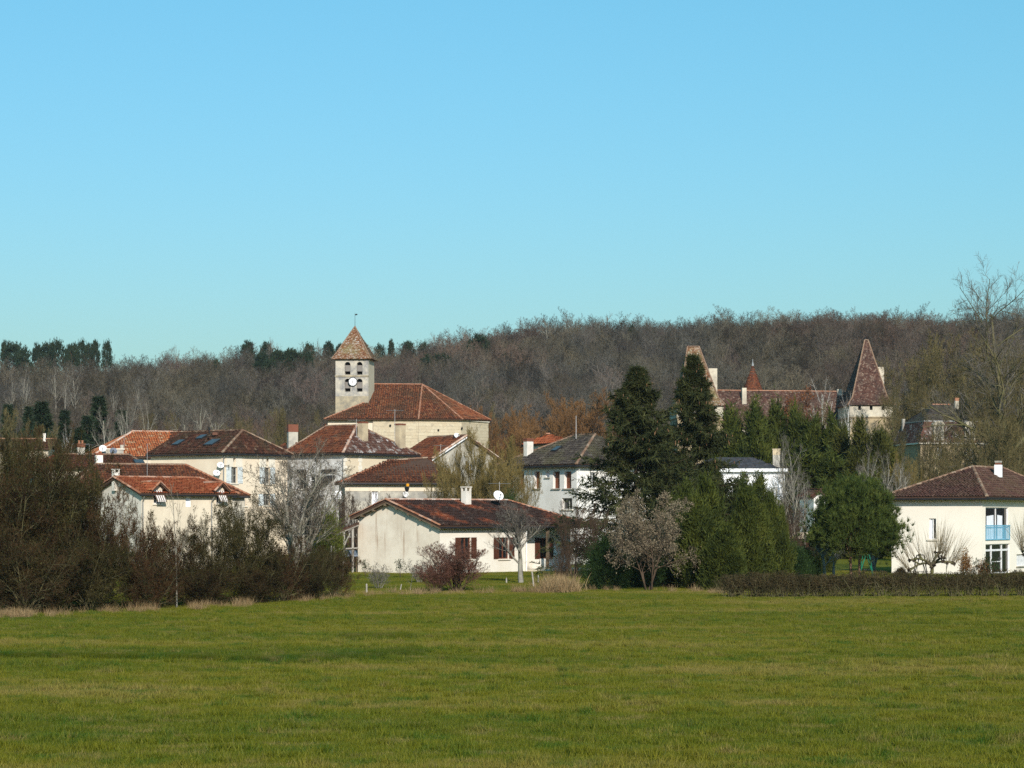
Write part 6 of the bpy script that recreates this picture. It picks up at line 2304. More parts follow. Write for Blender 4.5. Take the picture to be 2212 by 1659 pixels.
# ------------------------------------------------------------------ plants: placing
PLANT_N = [0]
def plant(key, name, label, cat, px, d, top, hw=None, group=None, rot=None, base=None, sx=None, kind=None):
    parts, h0, w0 = PR[key]
    x = ppx(px, d)
    g = gz(x, d) if base is None else base
    hgt = zat(top, d) - g
    s = hgt / h0
    sw = s * (sx or 1) if hw is None else hw * d / F / w0
    PLANT_N[0] += 1
    T = empty(name, (x, d, g - .02), label, cat, group)
    T.rotation_euler = (0, 0, random.uniform(0, 6.28) if rot is None else rot)
    T.scale = (sw, sw, s)
    for nm, me in parts:
        o = bpy.data.objects.new(nm, me); COL.objects.link(o); o.parent = T
        if nm in ('cones', 'leaves'):
            o['kind'] = 'stuff'
    return T

G_TH = 'shrubs of the hedgerow thicket'
for i, (px, d, top, hw, lb) in enumerate((
        (20, 96, 945, 150, 'tall tangled brown shrub filling the left edge of the thicket'),
        (120, 98, 955, 120, 'tallest tangled shrub of the thicket, second from the left edge'),
        (215, 99, 1045, 90, 'broad brown shrub where the thicket slopes down from its tall end'),
        (60, 93.5, 1130, 130, 'low dark shrub in front of the tall left end of thicket'),
        (190, 97, 1160, 110, 'low dark shrub in front of the thicket left of its middle'),
        (300, 100, 1105, 80, 'brown thicket shrub below the grey gable of the dormer house'),
        (375, 103, 1112, 75, 'brown thicket shrub with pale sapling below the dormer house'),
        (455, 105, 1112, 75, 'brown thicket shrub below the second dormer with striped awning'),
        (325, 100, 1200, 80, 'low dark shrub at the grass edge in the middle thicket'),
        (440, 103.5, 1205, 80, 'low dark shrub at the grass edge right of thicket middle'),
        (540, 107, 1066, 80, 'rounded brown thicket shrub left of the pale multi-stemmed tree'),
        (610, 109, 1160, 70, 'brown thicket shrub in front of the pale multi-stemmed tree'),
        (550, 106.5, 1205, 75, 'low dark shrub at the grass edge before the rounded shrub'),
        (672, 112, 1175, 62, 'low thicket shrub just right of the pale multi-stemmed tree'),
        (725, 115, 1178, 55, 'last small shrub at the right end of the thicket'),
        (650, 110.5, 1215, 62, 'low dark shrub at the grass edge near thicket end'))):
    plant('thicket%d' % (i % 3), 'thicket_shrub', lb, 'shrub', px, d, top, hw, G_TH)

for i, (px, d, top, hw, lb) in enumerate((
        (-10, 108, 905, 110, 'tall brown shrub behind the thicket at the very left edge'),
        (75, 112, 925, 90, 'tall brown shrub behind the thicket under the far left roof'),
        (150, 110, 960, 70, 'brown shrub behind the thicket under the weathered stone chimney'))):
    plant('thicket%d' % ((i + 1) % 3), 'thicket_shrub', lb, 'shrub', px, d, top, hw, G_TH)

plant('multistem', 'bare_tree', 'bare pale multi-stemmed tree standing behind the thicket', 'tree', 645, 136, 945, 140)
plant('sapling', 'sapling', 'thin pale sapling poking out of the thicket before dormer house', 'sapling', 382, 101, 1030, 40)
plant('ygbush', 'evergreen_bush', 'yellow-green bush behind the pale multi-stemmed tree', 'bush', 705, 146, 1088, 45)
plant('brownshrub0', 'bare_shrub', 'brown bare shrub between the whitewashed house and bungalow roof', 'shrub', 775, 172, 1062, 48)
plant('brownshrub1', 'bare_shrub', 'grey-brown bare shrub left of the timber shelter', 'shrub', 690, 160, 1100, 40)
plant('redshrub0', 'bare_shrub', 'reddish fan-shaped bare shrub before the bungalow front', 'shrub', 985, 122, 1168, 78)
plant('redshrub1', 'bare_shrub', 'low reddish shrub right against the fan-shaped reddish one', 'shrub', 945, 121, 1212, 50)
plant('greyshrub', 'bare_shrub', 'small brown bare shrub before the stained bungalow gable', 'shrub', 818, 126, 1214, 36)
plant('greyshrub', 'bare_shrub', 'thin pinkish twiggy shrub left of the reddish shrub', 'shrub', 905, 138, 1205, 34)
plant('rose', 'rose_bush', 'small leafy rose bush at the left corner of the bungalow gable', 'rose bush', 790, 152, 1205, 12)
plant('rose', 'rose_bush', 'taller leafy rose bush in the middle of the bungalow gable', 'rose bush', 866, 149, 1203, 15)
plant('sapling', 'dead_sapling', 'small bleached dead sapling left of the reddish shrub', 'sapling', 886, 124, 1232, 14)
plant('pruned', 'pruned_tree', 'grey pruned tree with fan of fine twigs before the bungalow windows', 'tree', 1128, 137, 1082, 64)
plant('brownshrub0', 'bare_shrub', 'dark brown leafless shrub at the right end of the bungalow', 'shrub', 1243, 131, 1082, 46)
plant('brownshrub1', 'bare_shrub', 'dark brown leafless shrub at the foot of the left spruce', 'shrub', 1290, 128, 1100, 40)
plant('brownshrub1', 'bare_shrub', 'low dark shrub beside the bungalow porch post', 'shrub', 1215, 128, 1170, 30)
plant('spruce0', 'spruce_tree', 'broad dark spruce, left of the two tall spruces', 'tree', 1376, 150, 797, None, rot=.4, sx=1.12)
plant('spruce1', 'spruce_tree', 'tall pointed dark spruce in front of the left castle tower', 'tree', 1499, 156, 768, None, rot=1.4)
plant('deep0', 'evergreen_bush', 'dark green evergreen bush at the foot of left spruce', 'bush', 1308, 125, 1150, 50)
plant('deep0', 'evergreen_bush', 'dark green evergreen bush behind the beige dry-leaved tree', 'bush', 1400, 129, 1158, 70)
plant('beige', 'dry_leaved_tree', 'small tree with beige dry leaves before the spruces', 'tree', 1400, 123, 1062, 98, rot=2.)
plant('thuja0', 'cypress_bush', 'big dark green cypress bush right of the beige tree', 'bush', 1528, 127, 1040, 74)
plant('thuja1', 'cypress_bush', 'big dark green cypress bush left of the hedge end', 'bush', 1612, 130, 1048, 66)
plant('thuja0', 'cypress_bush', 'smaller cypress bush at the corner of the balcony house', 'bush', 1668, 134, 1072, 44)
plant('thuja1', 'cypress_bush', 'low cypress bush tucked in front of the larger two', 'bush', 1570, 123, 1140, 60)
plant('roundpine', 'round_pine', 'round-headed pine with two trunks before the ivory house', 'tree', 1848, 141, 1030, 98, rot=.15)
plant('smallpale', 'small_tree', 'small pale-trunked bare tree left of the round pine, further left', 'tree', 1778, 147, 1150, 40)
plant('smallpale', 'small_tree', 'small pale-trunked bare tree almost touching the round pine', 'tree', 1801, 150, 1155, 36)
plant('deep0', 'evergreen_bush', 'dark bush behind the hedge left of the round pine', 'bush', 1738, 142, 1176, 40)
plant('brownshrub0', 'bare_shrub', 'reddish-brown shrub behind the hedge below the outbuilding', 'shrub', 1735, 156, 1125, 34)
plant('ball', 'clipped_bush', 'small clipped round bush at the left corner of the ivory house', 'bush', 1947, 150, 1222, 17)
plant('sapling', 'young_tree', 'young bare tree against the ivory wall right of the pollard', 'tree', 2043, 147, 1172, 28)
plant('sapling', 'young_tree', 'slender bare sapling left of the black swing frame', 'tree', 1978, 150, 1200, 16)
plant('fern', 'dry_plant', 'orange-brown dry plant against the ivory house corner', 'plant', 2086, 143, 1184, 17)
plant('fern', 'dry_plant', 'rusty dry plant before the glazed entrance door', 'plant', 2125, 143, 1205, 16)
plant('rose', 'rose_bush', 'green leafy bush before the glazed entrance door', 'rose bush', 2140, 142, 1195, 20)
plant('rose', 'rose_bush', 'thin leafy stems between the two dry plants', 'rose bush', 2108, 144, 1200, 14)

# pollarded plane trees: knuckled arms with long straight shoots
def pollard(label, px, d, seed):
    g = np.random.default_rng(seed)
    x = ppx(px, d); b = np.array([x, d, gz(x, d)])
    T = empty('pollarded_tree', b, label, 'tree', 'pollarded trees before the ivory house')
    P0, R0 = grow(g, np.array([[0, 0, -.2]]), np.array([[0., 0, 1]]), np.array([1.25]), np.array([.13]), 4, .03, .02, .85)
    tip = P0[0, -1]
    arms = []
    n = 6
    az = np.arange(n) * 6.28 / n + .35
    d1 = np.stack([np.cos(az), np.sin(az), np.full(n, .75)], 1)
    P1, R1 = grow(g, np.repeat(tip[None], n, 0), d1, g.uniform(1.0, 1.6, n), np.full(n, .085), 5, .16, -.12, .7)
    c = branch(g, P1, R1, 3, .45, 1, (.5, 1.0), (.25, .4), .85, np.full(n, 1.4), .2)
    P2, R2 = grow(g, *c, 3, .2, .1, .9)
    mb = join([tubes(P0, R0, 8), tubes(P1, R1, 6), tubes(P2, R2, 5)])
    # burrs at the arm ends
    kn = []
    for e in np.concatenate([P1[:, -1], P2[:, -1]]):
        k = 10
        q = e + unit(g.normal(0, 1, (k, 3))) * .03
        a, r = grow(g, q, g.normal(0, 1, (k, 3)), np.full(k, .12), np.full(k, .045), 2, .2, 0, .5)
        kn.append(tubes(a, r, 5))
    obj('trunk', to_mesh('trunk', mb, M['bk_moss']), None, T)
    obj('burrs', to_mesh('burrs', join(kn), M['bk_dark']), None, T)
    ends = np.concatenate([P1[:, -1], P2[:, -1]])
    m = 420
    e = ends[g.integers(0, len(ends), m)]
    out = unit(e - tip - np.array([0, 0, -.4]))
    dd = out * .75 + np.array([0, 0, .85]) + g.normal(0, .22, (m, 3))
    P3, R3 = grow(g, e, dd, g.uniform(.9, 2.6, m), np.full(m, .009), 4, .05, .06, .5)
    obj('crown', to_mesh('crown', join([blades(g, P3, R3)]), M['tw_pollard']), None, T)
    T.rotation_euler = (0, 0, .2 * seed)
    return T
pollard('pollarded tree with knuckled arms and long shoots before the ivory wall', 2013, 140, 5)
pollard('second pollarded tree cut off by the right edge of the picture', 2246, 140, 6)

# mid distance
plant('yellowtree0', 'bare_tree', 'yellow-twigged bare tree left of the white house with shutters', 'tree', 1050, 178, 925, 105)
plant('yellowtree1', 'bare_tree', 'yellow-twigged bare tree over the right end of the low house roof', 'tree', 975, 180, 985, 52)
plant('yellowtree1', 'bare_tree', 'small yellow-twigged tree before the white house windows', 'tree', 1115, 176, 985, 48)
plant('yellowtree0', 'bare_tree', 'yellow-twigged bare tree right before the small gabled house', 'tree', 1012, 182, 962, 62)
plant('yellowtree1', 'bare_tree', 'yellow-twigged bare tree between gabled house and white house', 'tree', 1085, 184, 958, 56)
plant('deep0', 'evergreen_bush', 'low green bush behind the bungalow ridge beside the dish', 'bush', 1100, 174, 1060, 34)
for px, d, top, hw, lb in ((1085, 270, 890, 55, 'orange-twigged willow right beside the church wall'),
                           (1145, 282, 905, 50, 'orange-twigged willow behind the chimney of the white house'),
                           (1205, 292, 868, 55, 'orange-twigged willow behind the dark hip roof, in the middle'),
                           (1268, 296, 862, 58, 'orange-twigged willow left of the broad spruce'),
                           (1110, 262, 930, 45, 'low orange-twigged willow nearest the church')):
    plant('orange%d' % (px % 2), 'willow_tree', lb, 'tree', px, d, top - 14, hw * 1.5, 'orange willows beyond the village')
G_CY = 'cypress row before the castle'
for i, (k, px, d, top, hw, lb) in enumerate((
        ('cypress0', 1577, 224, 900, 40, 'dark cypress nearest the tall spruce in the row before the castle'),
        ('cypress1', 1628, 222, 887, 42, 'tall dark cypress before the castle hall, below its small chimney'),
        ('cypress0', 1678, 224, 890, 38, 'tall dark cypress before the castle hall, left of the copper tree'),
        ('cypress1', 1716, 222, 900, 34, 'dark cypress in the row under the copper-leaved tree'),
        ('cypress0', 1760, 220, 918, 36, 'dark cypress in the row left of the white birch'),
        ('cypress1', 1797, 218, 914, 32, 'dark narrow cypress below the white birch'),
        ('golden0', 1818, 212, 950, 44, 'yellow-green cypress below the right castle tower, left one'),
        ('golden1', 1862, 208, 925, 46, 'pointed yellow-green cypress below the right castle tower'),
        ('golden0', 1900, 205, 952, 40, 'yellow-green cypress right of the pointed one'),
        ('cypress0', 1745, 206, 985, 60, 'broad dark cypress right of the balcony house'),
        ('cypress1', 1800, 202, 1000, 56, 'broad dark cypress behind the round pine'),
        ('golden1', 1850, 198, 990, 50, 'broad golden cypress right behind the round pine'))):
    plant(k, 'cypress_tree', lb, 'tree', px, d, top - 10, hw * 1.45, G_CY)
plant('copper', 'copper_tree', 'tree with copper leaves before the castle hall roof', 'tree', 1703, 262, 838, 60)
plant('birch0', 'birch_tree', 'white-barked birch before the castle hall roof', 'tree', 1788, 258, 800, 44)
plant('birch1', 'birch_tree', 'pale birch standing left of the right castle tower', 'tree', 1826, 262, 838, 36)
plant('slender', 'birch_tree', 'thin pale birch trunk in front of the balcony house', 'tree', 1690, 178, 930, 36)
plant('slender', 'birch_tree', 'thin birch rising behind the balcony house chimney', 'tree', 1722, 190, 940, 40)
plant('slender', 'birch_tree', 'thin leaning birch left of the round pine top', 'tree', 1745, 170, 1010, 34)
plant('bigtree0', 'bare_tree', 'pale bare tree rising behind the round pine', 'tree', 1888, 168, 955, 60)
plant('bigtree1', 'bare_tree', 'pale bare tree between the round pine and ivory roof', 'tree', 1935, 172, 985, 48)
plant('olivetree0', 'bare_tree', 'bare mossy tree before the mansard house wall', 'tree', 2052, 212, 925, 70)
plant('olivetree1', 'bare_tree', 'bare mossy tree left of the mansard house', 'tree', 1975, 214, 950, 58)
plant('olivetree0', 'bare_tree', 'bare mossy tree over the ivory house roof at right', 'tree', 2150, 206, 900, 80)
for i, (px, d, top, hw, lb) in enumerate((
        (1945, 285, 770, 85, 'bare mossy tree right behind the narrow castle spire'),
        (2000, 300, 745, 90, 'bare mossy tree above the mansard roof, left one'),
        (2062, 292, 742, 95, 'bare mossy tree above the mansard roof chimney'),
        (2120, 280, 735, 95, 'bare mossy tree right of the mansard house'),
        (2170, 262, 800, 90, 'bare mossy tree below the great bare tree'),
        (2205, 240, 880, 80, 'bare mossy tree at the right edge above the ivory house'),
        (1975, 270, 850, 60, 'low bare mossy tree between castle tower and mansard house'),
        (2110, 262, 850, 70, 'bare mossy tree over the right dormer of mansard house'))):
    plant('olivetree%d' % (i % 2), 'bare_tree', lb, 'tree', px, d, top, hw, 'mossy trees round the mansard house')
plant('oak', 'bare_tree', 'great bare tree towering above the forest at the right edge', 'tree', 2192, 220, 566, 165, rot=1.0)
plant('bigtree0', 'bare_tree', 'big pale bare tree behind the orange tile roof', 'tree', 288, 255, 838, 62)
plant('bigtree1', 'bare_tree', 'big bare tree behind the ridge of the yellow house', 'tree', 428, 256, 862, 62)
plant('bigtree1', 'bare_tree', 'leaning pale bare tree left of the orange tile roof', 'tree', 238, 248, 880, 50)
for i, (px, d, top, hw, lb) in enumerate((
        (18, 262, 868, 24, 'dark spruce at the far left behind the bushes'), (62, 270, 872, 20, 'dark spruce second from the left edge on the slope foot'),
        (92, 258, 862, 32, 'broad dark spruce above the far left house'), (140, 262, 880, 22, 'narrow dark spruce left of the orange roof, middle one'),
        (212, 264, 850, 30, 'dark spruce behind the leaning bare tree'), (172, 240, 920, 26, 'low dark spruce above the stone chimney'),
        (188, 262, 892, 26, 'dark spruce just left of the leaning bare tree'), (262, 262, 880, 24, 'dark spruce between the two pale trees behind orange roof'))):
    plant('farspruce', 'spruce_tree', lb, 'tree', px, d, top + 8, hw * 1.7, 'spruces at the foot of the left slope')
for i, (px, d, top, hw, lb) in enumerate((
        (-10, 225, 880, 50, 'olive bare tree at the left edge behind the thicket'), (45, 222, 905, 45, 'olive bare tree above the far left roof'),
        (105, 218, 915, 40, 'olive bare tree right of the far left chimney'), (150, 216, 930, 32, 'olive bare tree before the low dark spruce'),
        (560, 262, 900, 50, 'olive bare tree behind the yellow house right end'), (660, 268, 885, 48, 'olive bare tree behind the brick chimney'),
        (600, 275, 880, 46, 'olive bare tree left of the brick chimney'), (500, 268, 890, 50, 'olive bare tree behind the yellow house ridge'),
        (350, 266, 890, 46, 'olive bare tree behind the orange roof ridge'), (1040, 285, 870, 48, 'olive bare tree right of the church apse'))):
    plant('olivetree%d' % (i % 2), 'bare_tree', lb, 'tree', px, d, top, hw, 'olive bare trees behind the village')
plant('birch0', 'birch_tree', 'white birch trunk among the spruces at far left', 'tree', 138, 236, 905, 22)

plant('deep0', 'evergreen_bush', 'dark evergreen bush behind hedge between cypress bushes and round pine', 'bush', 1705, 138, 1165, 48)
plant('thuja1', 'cypress_bush', 'thin dark cypress before the white shed', 'bush', 1772, 160, 1090, 30)
plant('cypress0', 'cypress_tree', 'feathery cypress in front of the balcony rail', 'tree', 1640, 168, 1030, 44)
plant('cypress1', 'cypress_tree', 'feathery cypress between the tall spruce and balcony house', 'tree', 1545, 172, 1000, 40)
plant('bigtree1', 'bare_tree', 'bare grey tree before the balcony house corner', 'tree', 1700, 165, 1000, 46)
plant('brownshrub0', 'bare_shrub', 'brown bare shrub below the balcony house corner', 'shrub', 1712, 160, 1085, 40)
plant('olivetree1', 'bare_tree', 'bare mossy tree covering the left dormer of mansard house', 'tree', 2015, 222, 880, 60)
plant('olivetree0', 'bare_tree', 'bare mossy tree between the right dormer and great tree', 'tree', 2120, 226, 850, 75)
plant('olivetree1', 'bare_tree', 'bare mossy tree rising behind the ivory house chimney', 'tree', 2180, 215, 830, 85)
plant('olivetree1', 'bare_tree', 'bare mossy tree at the right edge behind the great tree', 'tree', 2235, 260, 720, 95)
plant('olivetree0', 'bare_tree', 'bare mossy tree right behind the narrow spire, lower one', 'tree', 1955, 268, 830, 60)
plant('yellowtree0', 'bare_tree', 'yellowish bare shrub tree left of the ivory house roof', 'tree', 1965, 190, 980, 44)
plant('brownshrub1', 'bare_shrub', 'brown bare shrub before the whitewashed house and its canopy', 'shrub', 735, 176, 1050, 36)
plant('brownshrub0', 'bare_shrub', 'brown bare shrub under the low house eave', 'shrub', 850, 180, 1062, 40)
for i, (px, d, top, hw, lb) in enumerate((
        (2090, 300, 720, 100, 'bare mossy tree on the slope above the right dormer, highest one'),
        (2150, 305, 705, 100, 'bare mossy tree on the slope left of the great bare tree'),
        (2210, 290, 730, 100, 'bare mossy tree on the slope under the great bare tree crown'),
        (2030, 285, 800, 80, 'bare mossy tree on the slope above the left dormer'),
        (2090, 250, 880, 70, 'bare mossy tree hugging the right half of mansard roof'),
        (2160, 240, 860, 85, 'bare mossy tree between mansard house and the right edge'),
        (1930, 240, 930, 50, 'bare mossy tree below the right castle tower'))):
    plant('olivetree%d' % (i % 2), 'bare_tree', lb, 'tree', px, d, top, hw, 'mossy trees round the mansard house')
for i, (px, d, top, hw, lb) in enumerate((
        (1600, 255, 880, 50, 'bare tree screening the left half of the castle hall'),
        (1660, 258, 872, 50, 'bare tree screening the middle of the castle hall'),
        (1755, 256, 868, 50, 'bare tree screening the right half of the castle hall'))):
    plant('olivetree%d' % (i % 2), 'bare_tree', lb, 'tree', px, d, top, hw, 'bare trees before the castle hall')
plant('cypress1', 'cypress_tree', 'feathery dark cypress over the white balcony house front', 'tree', 1600, 165, 1035, 46)
plant('thuja0', 'cypress_bush', 'dark cypress bush between spruce trunks and balcony house', 'bush', 1480, 140, 1050, 60)
plant('deep0', 'evergreen_bush', 'deep green bush below the tall pointed spruce', 'bush', 1460, 131, 1120, 60)

# clipped beech hedge along the meadow: separate plants with bare feet
def hedge():
    g = np.random.default_rng(91)
    x0 = ppx(1578, 112.5); x1 = ppx(2330, 112.5)
    T = empty('clipped_hedge', (x0, 112.5, 0), 'clipped leafless brown hedge along the right half of the meadow', 'hedge')
    protos = []
    for q in range(4):
        k = 26
        p = np.stack([g.normal(0, .16, k), g.normal(0, .14, k), np.full(k, -.1)], 1)
        d = np.stack([g.normal(0, .32, k), g.normal(0, .25, k), np.ones(k)], 1)
        P0, R0 = grow(g, p, d, g.uniform(.9, 1.4, k), np.full(k, .016), 5, .12, .05, .5)
        c = branch(g, P0, R0, 9, .28, 1, (.4, 1.2), (.3, .5), .6, np.full(k, 1.2), .0)
        P1, R1 = grow(g, *c, 3, .2, .02, .5)
        c = branch(g, P1, R1, 9, .1, 1, (.4, 1.2), (.4, .8), .6, c[2], .02)
        c = (c[0], c[1], c[2], np.full(len(c[3]), .0042))
        P2, R2 = grow(g, *c, 2, .25, .03, .7)
        tw = blades(g, P2, R2)
        V0, Q0, T0, t0 = join([tubes(P0, R0, 4), tubes(P1, R1, 3)])
        V1, Q1, T1, t1 = join([tw])
        n = 2600
        keep = (P2[:, 0, 2] > .55) | (g.random(len(P2)) < .3)
        P2, R2 = P2[keep], R2[keep]
        tw = blades(g, P2, R2)
        V1, Q1, T1, t1 = join([tw])
        e = P2[g.integers(0, len(P2), n), -1]
        lf = leaf_quads(g, e, .055)
        Vs = []
        for V in (V0, V1, lf[0]):
            # clipped to the hedge's flat top and sides
            V = V.copy()
            V[:, 2] = np.where(V[:, 2] > 1.28, 1.28 + (V[:, 2] - 1.28) * .12, V[:, 2])
            V[:, 1] = np.where(np.abs(V[:, 1]) > .5, np.sign(V[:, 1]) * (.5 + (np.abs(V[:, 1]) - .5) * .2), V[:, 1])
            Vs.append(V)
        protos.append([('stems', to_mesh('stems', (Vs[0], Q0, T0, t0), M['bk_moss'])), ('twigs', to_mesh('twigs', (Vs[1], Q1, T1, t1), M['tw_hedge'])),
                       ('leaves', to_mesh('leaves', (Vs[2], lf[1], np.zeros((0, 3), int), lf[3]), M['lf_hedge']))])
    xs_ = []
    x = 0
    while x < x1 - x0:
        xs_.append(x)
        x += .52 if x < 4.2 else random.uniform(.62, 1.05)
    for x in xs_:
        pr = random.choice(protos)
        y = random.uniform(-.08, .08)
        o = bpy.data.objects.new('hedge_plant', pr[0][1]); COL.objects.link(o); o.parent = T
        o.location = (x, y, gz(x0 + x, 112.5)); o.rotation_euler = (0, 0, random.choice((0, math.pi)) + random.uniform(-.2, .2))
        s = random.uniform(.84, 1.08); o.scale = (random.uniform(.9, 1.15), 1, s)
        for nm, me in pr[1:]:
            c = bpy.data.objects.new(nm, me); COL.objects.link(c); c.parent = o
hedge()

# ------------------------------------------------------------------ pines and single trees one can tell apart on the hill
def hillplant(key, name, label, px, d, top, hw, group):
    x = ppx(px, d)
    plant(key, name, label, 'tree', px, d, top, hw, group)
ORD = ['first', 'second', 'third', 'fourth', 'fifth', 'sixth', 'seventh', 'eighth', 'ninth', 'tenth', 'eleventh', 'twelfth']
k = 0
for n_, (px, top, hw) in enumerate(sorted(((10, 745, 16), (28, 742, 22), (52, 746, 18), (80, 748, 18), (103, 740, 24), (122, 742, 20), (150, 748, 16), (160, 738, 14), (176, 739, 16), (191, 742, 14), (205, 744, 12), (231, 738, 14)))):
    plant('farpine%d' % (k % 3), 'pine_tree', ORD[n_] + ' umbrella pine from the left edge on the left skyline', 'tree', px, 640 - (n_ % 3) * 12, top - 6 + (n_ * 7 % 5) * 3 - 4, hw * (.8 + .12 * (n_ * 3 % 4)), 'pines on the left skyline'); k += 1
for n_, (px, top, hw) in enumerate(sorted(((535, 735, 20), (575, 738, 16), (668, 740, 16), (710, 737, 20), (735, 742, 14)))):
    plant('farpine%d' % (k % 3), 'pine_tree', ORD[n_] + ' pine in the skyline group left of the spire, counted from left', 'tree', px, 640, top, hw, 'pines left of the spire'); k += 1
for n_, (px, top, hw) in enumerate(sorted(((820, 742, 14), (845, 732, 9), (882, 736, 16), (915, 738, 14)))):
    plant('farpine%d' % (k % 3), 'pine_tree', ORD[n_] + ' pine on the skyline right of the spire, counted from it', 'tree', px, 640, top, hw, 'pines right of the spire'); k += 1
for n_, (px, d, top, hw) in enumerate(sorted(((566, 560, 760, 20), (600, 555, 755, 30), (630, 560, 752, 26), (660, 570, 758, 22), (585, 548, 772, 20), (468, 560, 775, 12)))):
    plant('farpine%d' % (k % 3), 'pine_tree', ORD[n_] + ' pine of the dark grove on the slope left of the tower', 'tree', px, d, top, hw, 'pine grove left of the tower'); k += 1
for n_, (px, d, top, hw) in enumerate(sorted(((925, 540, 765, 22), (955, 545, 762, 24), (1035, 560, 722, 24), (1010, 555, 735, 20), (1092, 540, 762, 18), (985, 545, 770, 18)))):
    plant('farpine%d' % (k % 3), 'pine_tree', ORD[n_] + ' pine of the dark grove on the slope right of the tower', 'tree', px, d, top, hw, 'pine grove right of the tower'); k += 1
for n_, (px, d, top, hw) in enumerate(sorted(((1365, 600, 702, 14), (1410, 610, 708, 11), (1690, 590, 706, 12), (1900, 560, 742, 14), (1790, 480, 820, 18)))):
    plant('farpine%d' % (k % 3), 'pine_tree', ORD[n_] + ' lone dark pine among bare trees of the right hill, from left', 'tree', px, d, top, hw, 'scattered pines on the right hill'); k += 1
for n_, (px, d, top, hw) in enumerate(sorted(((28, 470, 798, 26), (44, 474, 790, 24), (52, 470, 802, 20), (118, 478, 782, 30), (136, 470, 800, 20), (166, 474, 786, 28), (252, 440, 826, 22), (296, 450, 812, 26)))):
    plant('slender', 'slender_tree', ORD[n_] + ' pale slender trunk from the left on the wooded left slope', 'tree', px, d, top, hw, 'pale trunks on the left slope'); k += 1
for n_, (px, top, hw) in enumerate(sorted(((590, 727, 18), (690, 730, 14), (1186, 688, 22), (1235, 680, 20), (1302, 676, 30), (945, 716, 20), (1010, 704, 18), (375, 744, 20), (1390, 684, 24)))):
    plant('bigtree%d' % (k % 2), 'bare_tree', ORD[n_] + ' tall bare tree breaking the hill skyline, counted from left', 'tree', px, 636, top, hw, 'bare trees breaking the skyline'); k += 1

# ------------------------------------------------------------------ the wood on the hill: one mass of bare trees
def scatter(name, pts, rot, scl, idx, meshes, mats=None):
    """one object: points that each carry one of the given plant meshes"""
    me = bpy.data.meshes.new(name)
    me.vertices.add(len(pts)); me.vertices.foreach_set('co', np.ascontiguousarray(pts, np.float32).ravel())
    for nm, ty, val in (('rot', 'FLOAT_VECTOR', rot), ('scl', 'FLOAT_VECTOR', scl), ('idx', 'INT', idx)):
        a = me.attributes.new(nm, ty, 'POINT')
        a.data.foreach_set('vector' if ty == 'FLOAT_VECTOR' else 'value', np.ascontiguousarray(val, np.int32 if ty == 'INT' else np.float32).ravel())
    col = bpy.data.collections.new(name + '_plants')
    for i, m in enumerate(meshes):
        o = bpy.data.objects.new('%s_%02d' % (name, i), m)
        col.objects.link(o)
    ng = bpy.data.node_groups.new(name + '_scatter', 'GeometryNodeTree')
    ng.interface.new_socket('Geometry', in_out='INPUT', socket_type='NodeSocketGeometry')
    ng.interface.new_socket('Geometry', in_out='OUTPUT', socket_type='NodeSocketGeometry')
    nn = ng.nodes
    gi, go = nn.new('NodeGroupInput'), nn.new('NodeGroupOutput')
    ci = nn.new('GeometryNodeCollectionInfo'); ci.inputs['Collection'].default_value = col
    ci.inputs['Separate Children'].default_value = True; ci.inputs['Reset Children'].default_value = True
    ip = nn.new('GeometryNodeInstanceOnPoints'); ip.inputs['Pick Instance'].default_value = True
    def at(n_, t):
        q = nn.new('GeometryNodeInputNamedAttribute'); q.data_type = t; q.inputs['Name'].default_value = n_
        return q.outputs[0]
    e2r = nn.new('FunctionNodeEulerToRotation')
    ng.links.new(at('rot', 'FLOAT_VECTOR'), e2r.inputs[0])
    ng.links.new(gi.outputs[0], ip.inputs['Points']); ng.links.new(ci.outputs[0], ip.inputs['Instance'])
    ng.links.new(at('idx', 'INT'), ip.inputs['Instance Index']); ng.links.new(e2r.outputs[0], ip.inputs['Rotation']); ng.links.new(at('scl', 'FLOAT_VECTOR'), ip.inputs['Scale'])
    ng.links.new(ip.outputs[0], go.inputs[0])
    o = bpy.data.objects.new(name, me); COL.objects.link(o)
    md = o.modifiers.new('scatter', 'NODES'); md.node_group = ng
    o['kind'] = 'stuff'
    return o

